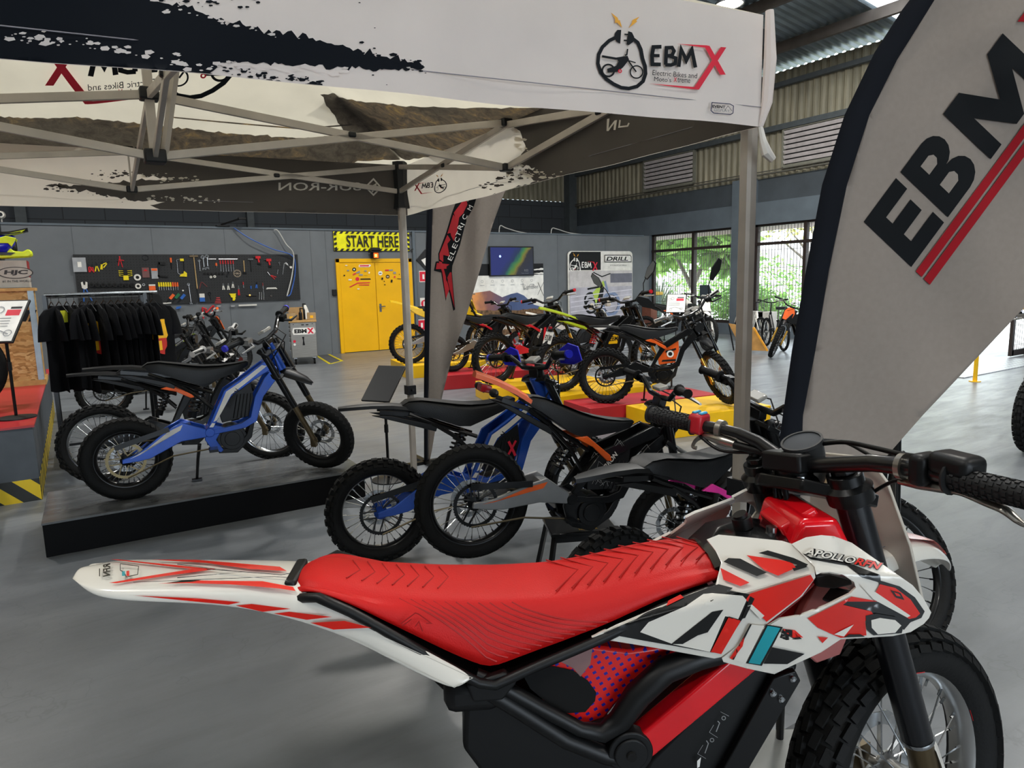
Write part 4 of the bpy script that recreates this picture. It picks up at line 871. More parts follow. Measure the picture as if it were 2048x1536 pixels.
def emoto(label,A,heading,s=1.,steer=0.,pitch=0.,lean=0.,frame=None,spar_decal=None,word=None,seat=None,tail='blade',tailm=None,tire=('knob','knob'),R=(.27,.27),tw=.072,rim=None,spoke=None,
          forkm=None,grip=None,gripend=None,fender=None,mirrors=False,guards=None,shock=None,cover=None,plate=None,sprock=None,shroud=None,stand=True,swing=None,hubm=None,coverart=None,display=True,arm=None,name='electric_motorbike',group=None,tops=None,number=None,light=True):
    frame=frame or BLKMET;seat=seat or SEATV;tailm=tailm or BLK;rim=rim or BLKMET;spoke=spoke or STEEL;forkm=forkm or BRONZE;grip=grip or RUB;fender=fender or BLK;swing=swing or frame;hubm=hubm or DARKM
    root=empty(name,(A.x,A.y,A.z),0,label,'motorbike',group);root.rotation_euler=(Matrix.Rotation(heading,3,'Z')@Matrix.Rotation(pitch,3,'Y')@Matrix.Rotation(lean,3,'X')).to_euler();root.scale=(s,s,s)
    S=steerM(steer)
    b=M();sp=[(.81,.775),(.652,.668),(.560,.612),(.50,.493),(.452,.39),(.478,.378),(.535,.478),(.600,.572),(.72,.652),(.86,.73)]
    plates(b,sp,.052,.074);fs=[(.868,.745),(.90,.69),(.785,.55),(.735,.40),(.665,.365),(.546,.352),(.474,.345),(.474,.378),(.546,.382),(.645,.398),(.70,.43),(.735,.56),(.80,.67)]
    plates(b,fs,.050,.072);plates(b,[(.43,.375),(.43,.315),(.462,.255),(.513,.228),(.53,.240),(.492,.31),(.54,.385),(.48,.41)],.048,.070)
    b.cyl((.842,0,.875),(.915,0,.705),.034,16);b.bx(.80,.86,-.06,.06,.70,.77);b.cyl((.46,-.08,.36),(.46,.08,.36),.028,14);b.cyl((.47,-.07,.25),(.47,.07,.25),.014,8)
    b.build('frame',frame,root,bevel=.004)
    d=Art();
    if spar_decal: d.poly(spar_decal,[(.79,.752),(.655,.655),(.572,.605),(.520,.495),(.485,.425),(.505,.432),(.543,.49),(.60,.585),(.70,.655),(.82,.745)]);d.poly(spar_decal,[(.46,.395),(.482,.392),(.495,.415),(.478,.42)])
    if spar_decal or word:
        wd=word or 'SURRON'
        d.text(INKD if spar_decal else INKW,wd,.585,.495,.026,w=.125,bold=.03,shear=.2,rot=1.05)
        o=d.build('decal',root,lambda u,v,t:(u,-.0745-t,v))
        d.build('decal',root,lambda u,v,t:(u,.0745+t,v))
    b=M();bt=[(.72,.65),(.728,.55),(.69,.435),(.535,.41),(.525,.47),(.60,.57)];b.prism(bt,XZ(0),-.056,.056)
    for k in range(5): b.beam((.60+k*.022,-.058,.43),(.635+k*.02,-.058,.58),.006,.006);b.beam((.60+k*.022,.058,.43),(.635+k*.02,.058,.58),.006,.006)
    b.build('battery_case',cover or BLK,root,bevel=.006)
    if coverart: 
        d=Art();coverart(d);d.build('side_graphic',root,lambda u,v,t:(u,-.0625-t,v))
    b=M()
    for y0,y1,r in ((-.05,.05,.088),(-.062,-.05,.070),(-.070,-.062,.045),(.05,.062,.07)): b.lathe([(0,y0),(r,y0),(r,y1),(0,y1)],28,None,Matrix.Translation((.585,0,.305))@RY)
    b.build('motor',BLKMET,root,bevel=.003);b=M();b.prism([(.50,.222),(.61,.212),(.70,.30),(.722,.39),(.70,.40),(.67,.32),(.60,.245),(.51,.25)],XZ(0),-.06,.06);b.build('skid_plate',BLK,root,bevel=.004)
    b=M();b.loft(seatbody([(.13,.772,.788,.045,.04),(.16,.762,.808,.06,.055),(.22,.742,.812,.072,.07),(.32,.70,.795,.082,.082),(.40,.668,.780,.086,.086),(.46,.662,.772,.082,.084),(.55,.69,.768,.072,.076),(.64,.718,.773,.058,.064),(.70,.742,.782,.04,.05),(.715,.755,.778,.03,.04)]));b.build('seat',seat,root,smooth=50)
    st=b
    if tail=='blade':
        b=M();b.loft([[(x,-w_,z-.012),(x,-w_*.9,z+.003),(x,0,z+.010),(x,w_*.9,z+.003),(x,w_,z-.012),(x,0,z-.004)] for x,z,w_ in ((-.17,.79,.012),(-.12,.793,.03),(-.02,.795,.045),(.08,.790,.055),(.17,.775,.06))]);b.build('rear_fender',tailm,root,smooth=50)
    elif tail=='dirt':
        b=M();b.loft([[(x,-w_,z-.02),(x,-w_*.9,z+.0),(x,0,z+.008),(x,w_*.9,z+.0),(x,w_,z-.02),(x,0,z-.006)] for x,z,w_ in ((-.24,.90,.02),(-.18,.89,.045),(-.05,.855,.055),(.08,.815,.06),(.2,.77,.065))]);b.build('rear_fender',tailm,root,smooth=50)
    for s_ in (-1,1): M().prism([(-.02,.752),(.07,.745),(.30,.675),(.29,.645),(.12,.705)],lambda u,v,t:(u,s_*t,v),.035,.055).build('tail_panel',BLK if tail!='dirt' else tailm,root,bevel=.003)
    b=M()
    for y in (-.05,.05):
        b.tube([(.16,y,.745),(.34,y,.665),(.50,y,.60)],.011,6);b.tube([(.27,y,.69),(.40,y,.60),(.49,y,.50)],.010,6);b.beam((.02,y*.9,.765),(.42,y*.8,.70),.008,.02)
    b.build('subframe',BLKMET,root)
    if plate:
        b=M();b.tube([(.05,0,.74),(-.10,0,.66),(-.13,0,.60)],.008,6);b.box((-.115,0,.66),(.02,.07,.03),None);q=b.build('tail_bracket',BLK,root)
        M().box((-.14,0,.58),(.004,.18,.13),None,Matrix.Rotation(.35,3,'Y')).build('number_plate',WHITE,root)
        Art().text(INKD,plate,-.075,-.03,.06,w=.15,bold=.02).build('plate_lettering',root,lambda u,v,t:tuple(Vector((-.14,0,.58))+Matrix.Rotation(.35,3,'Y')@Vector((-.003-t,-u,v))))
        M().box((-.115,0,.68),(.02,.06,.035)).build('tail_light',mat('lens_red','a01520',.2,coat=.5),root,bevel=.004)
    if tail=='light':
        b=M();b.loft([[(x,-w_,z-.02),(x,-w_,z),(x,0,z+.012),(x,w_,z),(x,w_,z-.02)] for x,z,w_ in ((-.12,.86,.03),(-.02,.845,.045),(.08,.82,.055),(.16,.79,.06))]);b.build('rear_fender',tailm,root,smooth=50)
        M().box((-.06,0,.80),(.05,.07,.035)).build('tail_light',mat('lens_red','a01520',.2,coat=.5),root,bevel=.004);b=M()
        for s_ in (-1,1): b.tube([(-.02,s_*.03,.80),(-.05,s_*.10,.795)],.006,6);b.lathe([(0,0),(.02,.01),(.02,.03),(0,.05)],10,None,Matrix.Translation((-.05,s_*.12,.795))@Matrix.Rotation(PI/2,4,'X')@Matrix.Translation((0,0,-.02)))
        b.build('indicator',BLK,root)
    sw=[(.44,.385),(.31,.442),(.217,.396),(.062,R[0]+.035),(-.02,R[0]+.012),(-.02,R[0]-.014),(.062,R[0]-.01),(.13,R[0]+.0),(.30,.325),(.44,.335)]
    b=M();plates(b,sw,.062,.078);b.bx(.30,.36,-.065,.065,.36,.42);o=b.build('swingarm',swing,root,bevel=.004)
    if arm:
        d=Art();d.poly(arm,[(.315,.428),(.235,.395),(.075,R[0]+.03),(.02,R[0]+.012),(.30,.395)]);d.build('swingarm_decal',root,lambda u,v,t:(u,-.0785-t,v))
    M().beam((-.05,-.085,R[0]+.085),(.24,-.085,.41),.004,.03).build('chain_guard',BLKMET,root)
    b=M();b.cyl((.37,0,.455),(.385,0,.50),.026,12,DARKM);b.cyl((.385,0,.50),(.44,0,.635),.012,8,STEEL);spring(b,(.382,0,.49),(.437,0,.625),.030,6,.0065,shock or BLKMET);b.build('rear_shock',None,root)
    b=M();b.tube([(0,-.056,R[0]+.105),(.55,-.056,.345)],.005,5);b.tube([(0,-.056,R[0]-.105),(.25,-.056,.24),(.55,-.056,.265)],.005,5);b.build('chain',mat('chain_steel','6f6550',.4,.7),root)
    for s_ in (-1,1): M().box((.47,s_*.115,.262),(.05,.09,.016)).beam((.47,s_*.05,.255),(.47,s_*.1,.262),.02,.014).build('footpeg',DARKM,root)
    if stand:
        ls=math.tan(0);b=M();b.tube([(.40,.05,.27),(.385,.13,.16),(.37,.2,.015)],[.012,.010,.009],8);b.box((.37,.205,.008),(.06,.04,.012));b.build('kickstand',BLKMET,root)
    wheel('rear_wheel',root,0,R[0],R[0],tw,tire[0],rim,spoke,hubm,disc=1,sprocket=sprock or BLKMET)
    # ---- steered parts ----
    fx,fz=1.12,R[1];tx,tz=.853,.861
    P=lambda f:(tx+(fx+.02-tx)*f,tz+(fz-tz)*f)
    for s_ in (-1,1):
        y=s_*.088;a0=P(-.03);a1=P(.60);a2=P(1.0)
        o=M().cyl((a0[0],y,a0[1]),(a1[0],y,a1[1]),.021,14).build('fork_leg',BLKMET,root);o.matrix_local=S
        q=M().cyl((P(.56)[0],y,P(.56)[1]),(a2[0],y,a2[1]),.018,12);q.box((a2[0]-.012,y,a2[1]),(.035,.03,.06),None);q.build('fork_slider',forkm,o)
    def sp_(mb,nm,m_,**k): o=mb.build(nm,m_,root,**k);o.matrix_local=S;return o
    b=M();b.box((P(.02)[0],0,P(.02)[1]),(.07,.22,.022),None,Matrix.Rotation(math.radians(25),3,'Y'));b.box((P(.27)[0]-.01,0,P(.27)[1]),(.07,.22,.024),None,Matrix.Rotation(math.radians(25),3,'Y'));b.bx(.83,.87,-.04,.04,.87,.915);sp_(b,'triple_clamp',BLKMET,bevel=.004)
    bz=.915;hb=[(.80,-.36,bz+.075),(.825,-.20,bz+.07),(.845,-.11,bz+.01),(.85,0,bz),(.845,.11,bz+.01),(.825,.20,bz+.07),(.80,.36,bz+.075)]
    hbp=[]
    for i in range(len(hb)-1):
        for k in range(3): f=k/3;hbp.append(Vector(hb[i]).lerp(Vector(hb[i+1]),f))
    hbp.append(Vector(hb[-1]));sp_(M().tube(hbp,.0135,10),'handlebar',BLKMET)
    for s_ in (-1,1):
        b=M();gy=[s_*v for v in (.235,.24,.25,.355,.36)];b.tube([(.819-(abs(y)-.2)*.15,y,bz+.071) for y in gy],[.026,.028,.018,.018,.022],12);o=sp_(b,'grip',grip)
        if gripend: q=M().cyl((.795,s_*.358,bz+.072),(.792,s_*.376,bz+.072),.02,12).build('grip_cap',gripend,o)
        b=M();b.box((.84,s_*.215,bz+.06),(.05,.05,.035),None);b.tube([(.86,s_*.21,bz+.05),(.895,s_*.235,bz+.042),(.88,s_*.34,bz+.035)],[.008,.009,.006],6);sp_(b,'brake_lever',ALU if s_<0 else BLKMET)
    if display: sp_(M().box((.835,0,.965),(.05,.085,.02),None,Matrix.Rotation(-.5,3,'Y')),'display',mat('display_glass','a9a7a0',.15,coat=.5),bevel=.005)
    b=M();ffp=((.80,.70,.02),(.85,.705,.035),(.93,.70,.05),(1.0,.685,.052),(1.07,.66,.04),(1.12,.635,.012))
    b.loft([[(x,-w_,z-.014),(x,-w_*.8,z),(x,0,z+.009),(x,w_*.8,z),(x,w_,z-.014),(x,0,z-.004)] for x,z,w_ in ffp]);sp_(b,'front_fender',fender,smooth=50)
    if number: 
        b=M();b.prism([(-.075,-.10),(.075,-.10),(.09,.04),(.05,.11),(-.05,.11),(-.09,.04)],lambda u,v,t:(.945+t-v*.42,u,.80+v),-.006,.006);sp_(b,'front_plate',number,bevel=.004)
    elif light:
        b=M();b.lathe([(0,0),(.05,0),(.055,.02),(.04,.06),(0,.07)],18,None,Matrix.Translation((.965,0,.80))@Matrix.Rotation(-PI/2,4,'Y'));sp_(b,'headlight',BLKG)
    b=M();b.tube([(.86,-.06,.93),(.92,-.10,.90),(.93,-.08,.80),(.95,-.07,.6)],.004,5);b.tube([(.86,.05,.93),(.91,.09,.86),(.90,.07,.75),(.80,.05,.66)],.004,5);b.tube([(.86,.1,.95),(.95,.05,.93),(.93,-.05,.85),(.82,-.05,.70)],.004,5);sp_(b,'cables',BLK)
    if mirrors:
        for s_ in (-1,1):
            b=M();b.tube([(.83,s_*.24,bz+.08),(.80,s_*.27,bz+.17),(.79,s_*.33,bz+.24)],.006,6)
            c=Vector((.79,s_*.39,bz+.29));b.prism([(-.105,0),(-.07,-.05),(.055,-.055),(.105,0),(.07,.06),(-.045,.06)],lambda u,v,t:(c.x+t,c.y+u*.8*s_+0,c.z+v+u*.6),-.008,.006);o=sp_(b,'mirror',BLK,bevel=.002)
            M().prism([(-.092,0),(-.063,-.043),(.05,-.047),(.092,0),(.063,.052),(-.038,.052)],lambda u,v,t:(c.x-.0095+t,c.y+u*.8*s_,c.z+v+u*.6),-.001,0).build('mirror_glass',mat('mirror_glass','8c9090',.08,.6),o)
    if guards:
        for s_ in (-1,1):
            b=M();b.prism([(-.10,-.03),(.0,-.05),(.08,-.04),(.10,.02),(.03,.06),(-.06,.04)],lambda u,v,t:(.90-abs(u)*.3+t,s_*.27+u,bz+.065+v),-.004,.004);o=sp_(b,'hand_guard',guards,bevel=.003)
            M().beam((.86,s_*.2,bz+.07),(.90,s_*.22,bz+.065),.012,.012).build('guard_mount',BLKMET,o)
    if shroud:
        for s_ in (-1,1):
            M().prism([(.44,.745),(.66,.775),(.88,.80),(1.0,.70),(.92,.62),(.76,.60),(.70,.66),(.5,.70)],lambda u,v,t:(u,s_*t,v),.085,.10).build('shroud',shroud,root,bevel=.006)
            M().prism([(-.02,.80),(.20,.775),(.40,.68),(.34,.60),(.12,.70)],lambda u,v,t:(u,s_*t,v),.06,.07).build('side_panel',shroud,root,bevel=.004)
    if tops:
        for s_ in (-1,1): M().prism([(.40,.655),(.46,.672),(.60,.60),(.615,.575),(.59,.57),(.50,.625)],lambda u,v,t:(u,s_*t,v),.078,.09).build('side_trim',tops,root,bevel=.003)
    wheel('front_wheel',root,fx,fz,R[1],tw*.92,tire[1],rim,spoke,hubm,M4=S,disc=1)
    if rim is None: pass
    return root
def hd(a,b): return math.atan2(b.y-a.y,b.x-a.x)
BLUE=mat('frame_blue','1f4fb0',.25,.35,coat=.5);LIME=mat('lime_plastic','b7cf2a',.35,coat=.2);ORG=mat('orange_paint','f0641c',.35,coat=.2);REDP=mat('red_paint','c8202c',.3,coat=.3);YEL=mat('yellow_plastic','f2c410',.3,coat=.3);GREYF=mat('grey_frame','6e7072',.35,.5);PINK=mat('pink_paint','e8389a',.3,coat=.3);BLG=mat('guard_blue','1c22c8',.3,coat=.2);SILG=mat('silver_grip','b9b8b4',.5)
WINK=mat('white_decal','dedbd2',.4);GRD=mat('grey_decal','9a9b9c',.4)
# --- bikes on and beside the low black platform at left ---
A=fl(262,997,.2);A.z=.2
emoto('blue supermoto-style electric motorbike with white frame stripe on the low black platform',A,hd(A,fl(640,943,.2)),1.03,steer=-.72,frame=BLUE,spar_decal=WINK,arm=WINK,tire=('street','street'),R=(.245,.245),tw=.088,sprock=mat('sprocket_gold','8b7d5c',.4,.7),gripend=mat('cap_blue','4040d0',.4),light=False)
A=fl(215,965,0);A.z=0
emoto('black electric motorbike with knobby tyres and silver grips just behind the blue one',A,hd(A,fl(553,921,0)),1.08,steer=-.55,tire=('knob','knob'),R=(.285,.285),shock=BLKMET,tops=ORG,grip=SILG,spoke=STEEL,rim=STEEL,plate=None,arm=None)
A=fl(215,832,0);A.z=0
emoto('black knobby-tyred electric motorbike half hidden by the hanging T-shirts',A,-.12,1.08,steer=-.4,R=(.28,.28),rim=STEEL,grip=RUB,cover=BLK,shock=ORG)
A=fl(262,790,0);A.z=0
emoto('grey and lime green electric motorbike behind the end of the clothes rack',A,-.05,1.1,steer=.2,frame=GREYF,R=(.28,.28),tail='dirt',tailm=LIME,shroud=None,spar_decal=LIME,fender=BLK,seat=SEATV,swing=GREYF,tops=LIME,number=BLK)
A=fl(312,760,0);A.z=0
emoto('black and orange electric motorbike deepest in the row near the pegboard',A,-.1,1.1,steer=.35,R=(.28,.28),tops=ORG,fender=BLK,shock=ORG,guards=None,gripend=ORG,number=ORG,tail='dirt',grip=SILG)
# --- display row in front of the tent leg ---
A=fl(765,1121,0);A.z=0
emoto('blue and white electric motorbike with blue hand guards beside the flag pole',A,math.radians(-13),1.07,steer=.25,frame=BLUE,spar_decal=WINK,tire=('knob','knob'),R=(.262,.262),guards=BLG,gripend=BLG,hubm=BLUE,plate=None,cover=BLK,
  coverart=lambda d:(d.stroke(INKR,[(.665,.56),(.70,.48)],.014),d.stroke(INKR,[(.705,.56),(.655,.48)],.012),d.stroke(INKR,[(.665,.475),(.69,.45)],.01)))
a3=camp(945,1005,3.0);b3=camp(1345,1055,3.35);hh=hd(a3,b3);s3=(b3-a3).length/1.12;pt=math.asin((a3.z-b3.z)/(b3-a3).length)
A=a3-(Matrix.Rotation(hh,3,'Z')@Matrix.Rotation(pt,3,'Y')@Vector((0,0,.27*s3)))
def geo(d):
    r=random.Random(4)
    for k in range(26):
        x=.50+r.random()*.3;z=.42+r.random()*.24;d.stroke(GRD,[(x,z),(x+.03*r.random(),z+.03),(x+.045,z+.01*r.random())],.0016)
emoto('black and orange electric motorbike with its rear wheel raised on a black stool',A,hh,s3*1.02,steer=-.1,pitch=pt,frame=BLKMET,swing=mat('swing_grey','8c8d8e',.35,.4),arm=ORG,tire=('street','street'),R=(.27,.27),tw=.075,tail='light',tailm=ORG,tops=ORG,word='SURRON',stand=False,coverart=geo,gripend=None,number=None,spoke=STEEL)
A=Vector((1.56,1.82,0));B=Vector((2.6,1.87,0))
emoto('black electric motorbike with pink side trim between the orange one and the red one',A,hd(A,B),1.0,steer=-.35,tire=('knob','knob'),R=(.285,.285),tops=PINK,coverart=geo,plate=None,word='FLY',spoke=STEEL)
A=Vector((2.53,1.34,0));h_=math.radians(218);emoto('black knobby-tyred motorbike turned towards the camera, mostly hidden behind the big feather flag',A-Vector((math.cos(h_),math.sin(h_),0))*1.12,h_,1.0,steer=-1.05,tire=('knob','knob'),R=(.29,.315),fender=BLK,shroud=None,forkm=BLKMET)
# ================= DISPLAY BOXES AND MIDDLE BIKES =================
YBX=mat('box_yellow','f3bf12',.4,noise=(3,.04),coat=.1);RBX=mat('box_red','a81e26',.45,noise=(3,.05));HOL=mat('hole_dark','0a0a0a',.9)
def dbox(P,deg,L,D,m_,lab,h=.2,slot=None,name='display_box'):
    o=M().bx(0,L,0,D,0,h).build(name,m_,None,bevel=.004,loc=(P[0],P[1],0));o.rotation_euler=(0,0,math.radians(deg));tag(o,lab,'display box','display boxes under the bikes')
    if slot:
        a=Art();
        for (u,f_) in slot:
            a.poly(HOL,[(u+.045*math.cos(k*PI/6)*(1.6 if abs(math.cos(k*PI/6))>.2 else 1),.12+.02*math.sin(k*PI/6)) for k in range(12)])
        a.build('hand_hole',o,flat((0,-.0005,0),(1,0,0),(0,0,1),(0,-1,0)) if slot[0][1]=='f' else flat((-.0005,0,0),(0,-1,0),(0,0,1),(-1,0,0)))
    return o
dbox((4.27,9.78),-10,1.9,1.15,YBX,'yellow wooden display box farthest back, under the yellow dirt bike',slot=[(-.6,'l')])
dbox((4.16,8.40),-12,1.9,.74,RBX,'long red display box behind the white flag')
dbox((4.13,7.02),-14,1.5,.66,YBX,'yellow wooden display box with hand hole just right of the white flag',slot=[(-.3,'l')])
dbox((4.25,6.00),-3,1.7,.62,YBX,'yellow display box hidden under the number-plated motorbike')
dbox((4.22,5.22),-8,1.62,.55,RBX,'red display box behind the rightmost yellow box')
dbox((4.50,4.40),-8.6,1.2,.74,YBX,'large yellow display box nearest the big tent leg at right')
def mid(lab,r,f_,z=.2,**k):
    A=fl(*r,z) if len(r)==2 else Vector(r);B=fl(*f_,z) if len(f_)==2 else Vector(f_);A.z=z
    h_=hd(A,B) if not isinstance(f_,float) else f_
    s_=max(.95,min(1.12,(B-A).xy.length/1.12));return emoto(lab,A,h_,k.pop('s',s_),**k)
mid('yellow motocross bike on the yellow box seen behind the tent leg',(820,727),(940,720),s=1.12,steer=.1,R=(.285,.29),tail='dirt',tailm=YEL,shroud=YEL,fender=YEL,number=YEL,rim=mat('rim_yellow','c9a048',.35,.6),spoke=STEEL,frame=WHITE,swing=ALU,grip=RUB,stand=False,forkm=STEEL)
mid('small black and red motorbike standing on the long red box behind the flag',(906,743),(1005,734),s=1.0,steer=.2,R=(.265,.265),tire=('street','knob'),tops=REDP,swing=ALU,fender=REDP,shroud=None,number=None,cover=BLK,forkm=REDP)
mid('black and red motorbike with large knobby rear wheel, red stripe and red grip ends',(990,768),(1150,748),s=1.08,steer=.45,R=(.295,.285),tops=REDP,swing=REDP,arm=REDP,shock=GOLD,forkm=GOLD,gripend=REDP,word='ETM RTR',coverart=lambda d:(d.poly(REDP,[(.68,.62),(.715,.62),(.70,.48),(.665,.46)])),number=INKW,plate=None)
mid('black motorbike with lime tail, mirrors and rear number plate on the boxes',(1122,783),(1258,770),s=1.08,steer=.3,R=(.295,.285),tail='dirt',tailm=LIME,mirrors=True,plate='FDU80',gripend=REDP,shock=REDP,spar_decal=None,coverart=lambda d:(d.poly(YEL,[(.56,.6),(.68,.6),(.66,.48),(.55,.48)]),d.text(INKD,'EBM',.565,.51,.05,w=.1,bold=.02)),forkm=GOLD)
mid('black motorbike with orange panels and mirrors, front wheel on the big yellow box',(1212,806),(1425,811),s=1.0,steer=-1.15,R=(.285,.285),mirrors=True,frame=BLKMET,cover=ORG,tops=ORG,coverart=lambda d:(d.poly(INKD,[(.60,.55),(.70,.58),(.70,.56),(.60,.53)]),d.circ(INKW,(.645,.52),.035),d.circ(INKD,(.645,.52),.02),d.poly(INKD,[(.57,.46),(.70,.47),(.70,.45),(.56,.44)])),grip=SILG,forkm=GOLD,spoke=STEEL)
A=Vector((6.3,9.0,0));emoto('white and grey faired motorbike standing behind the number-plated one',A,-.5,1.08,steer=.3,shroud=WHITE,tail='dirt',tailm=WHITE,fender=WHITE,guards=WHITE,R=(.285,.285),number=WHITE)
# far group near the windows
A=fl(1384,668);A=Vector((11.4,10.4,0));B=fl(1413,701)
emoto('white electric dirt bike facing forward near the window behind the sign stand',Vector((11.15,10.45,0)),hd(Vector((11.15,10.45,0)),B),1.12,steer=.2,shroud=WHITE,tail='dirt',tailm=WHITE,fender=WHITE,number=WHITE,R=(.30,.30),tire=('street','street'),forkm=WHITE,rim=BLKMET,tw=.06)
emoto('black motorbike with small wheels parked left of the white dirt bike',Vector((11.3,11.9,0)),-1.0,1.08,steer=.1,tops=ORG,R=(.27,.27))
emoto('black and orange knobby-tyred motorbike at the far right beside the flag edge',Vector((11.45,7.25,0)),hd(Vector((11.45,7.25,0)),fl(1556,716)),.98,steer=.95,R=(.30,.30),fender=BLK,number=ORG,forkm=GOLD,tops=ORG,shroud=BLK)
A=Vector((7.25,2.35,0));o=emoto('motorbike whose knobby tyre just enters the right edge of the picture',Vector((7.66,2.355,0)),math.radians(182),1.1,steer=0,R=(.29,.29))
def bicycle(lab,A,B,col,R=.30,basket=False):
    h_=hd(A,B);s_=(B-A).xy.length/1.05;root=empty('electric_bicycle',A.to_tuple(),h_,lab,'bicycle');root.scale=(s_,)*3
    b=M();b.tube([(0,0,R),(.42,0,.30),(.36,0,.62)],.016,8);b.tube([(0,-.04,R),(.38,-.02,.58)],.009,6);b.tube([(0,.04,R),(.38,.02,.58)],.009,6);b.tube([(.42,0,.29),(.62,0,.36),(.84,0,.66)],.034,8);b.cyl((.82,0,.72),(.86,0,.58),.025,10);b.build('frame',col,root)
    b=M();b.cyl((.36,0,.60),(.33,0,.80),.013,8);b.build('seat_post',ALU,root);b=M();b.loft(seatbody([(.20,.80,.85,.07,.08),(.26,.80,.86,.08,.085),(.36,.81,.855,.05,.05),(.46,.82,.85,.02,.025)]));b.build('saddle',SEATV,root,smooth=50)
    b=M();b.cyl((.86,0,.58),(.885,0,.50),.03,8)
    for s in (-1,1): b.tube([(.875,s*.045,.56),(1.05,s*.045,R)],.012,6)
    b.build('fork',col,root);b=M();b.cyl((.82,0,.72),(.79,0,.92),.013,8);b.tube([(.70,-.30,.98),(.78,-.22,.97),(.80,-.05,.92),(.80,.05,.92),(.78,.22,.97),(.70,.30,.98)],.011,8);b.build('handlebar',BLKMET,root)
    for s in (-1,1): M().tube([(.70,s*.30,.98),(.745,s*.24,.975)],.017,8).build('grip',RUB,root)
    b=M();b.cyl((.42,-.06,.29),(.42,.06,.29),.045,12);b.beam((.42,-.08,.29),(.50,-.08,.16),.012,.02);b.beam((.42,.08,.29),(.34,.08,.42),.012,.02);b.box((.50,-.12,.16),(.06,.07,.02));b.box((.34,.12,.42),(.06,.07,.02));b.build('crankset',DARKM,root)
    b=M();b.tube([(R*1.12*math.cos(a),0,R+R*1.12*math.sin(a)) for a in [(.2+i*.22) for i in range(13)]],.012,5,sq=2.2);b.build('mudguard',col,root)
    wheel('rear_wheel',root,0,R,R,.05,'bicycle',BLKMET,STEEL,ALU,disc=0);wheel('front_wheel',root,1.05,R,R,.05,'bicycle',BLKMET,STEEL,ALU,disc=0)
    b=M();b.tube([(.30,.04,.28),(.27,.16,.01)],.009,6);b.build('kickstand',BLKMET,root);return root
bicycle('black step-through electric bicycle with wide saddle near the right window',Vector((11.5,8.3,0)),Vector((12.1,9.15,0)),BLKMET)
bicycle('white electric bicycle with curved black handlebar beside the tent leg',Vector((12.95,10.5,0)),Vector((12.5,9.6,0)),WHITE)
# white scooter bits behind the leg
sc=empty('motor_scooter',(12.9,12.0,0),-2.0,'white motor scooter with dark windscreen half hidden by the tent leg','scooter')
b=M();b.loft([[(x,-w_,z0),(x,-w_*.9,z1),(x,0,z1+.04),(x,w_*.9,z1),(x,w_,z0)] for x,w_,z0,z1 in ((-.3,.05,.45,.62),(0,.16,.35,.72),(.3,.15,.3,.7),(.42,.1,.22,.34),(.75,.12,.22,.34),(.85,.16,.3,.75),(.95,.1,.5,.95))],closed=True);b.build('body',WHITE,sc,smooth=50)
M().loft(seatbody([(-.25,.68,.76,.08,.08),(.0,.68,.79,.13,.13),(.35,.68,.76,.1,.1)])).build('seat',SEATV,sc,smooth=50);M().tube([(.78,-.3,1.02),(.84,-.1,1.0),(.84,.1,1.0),(.78,.3,1.02)],.014,8).build('handlebar',BLKMET,sc)
M().prism([(-.17,0),(.17,0),(.12,.32),(-.12,.32)],lambda u,v,t:(.95-v*.4+t,u,.95+v),0,.005).build('windscreen',mat('screen_tint','2a3036',.15,coat=.5),sc)
wheel('rear_wheel',sc,0,.24,.24,.1,'street',BLKMET,STEEL,ALU);wheel('front_wheel',sc,1.15,.24,.24,.1,'street',BLKMET,STEEL,ALU);M().cyl((.92,0,.7),(1.15,0,.24),.03,8).build('fork',BLKMET,sc)
# items on the window sill
for i,(px,py,c,lab) in enumerate(((1300,625,'7a4a3a','brown carton on the sill at the left corner of the window'),(1500,650,'c9c6c0','pale carton stacked under the right window'),(1520,655,'a8a5a0','grey carton stacked under the right window beside the pale one'),(1535,660,'d0ccc4','off-white carton under the right window next to the bicycle'))):
    p=pl(px,py,0,XR-.25);tag(M().bx(-.14,.1,-.18,.18,0,.62 if i else .75).build('carton',mat('ct'+c,c,.7),None,bevel=.01,loc=(XR-.25,p.y,0)),lab,'box')
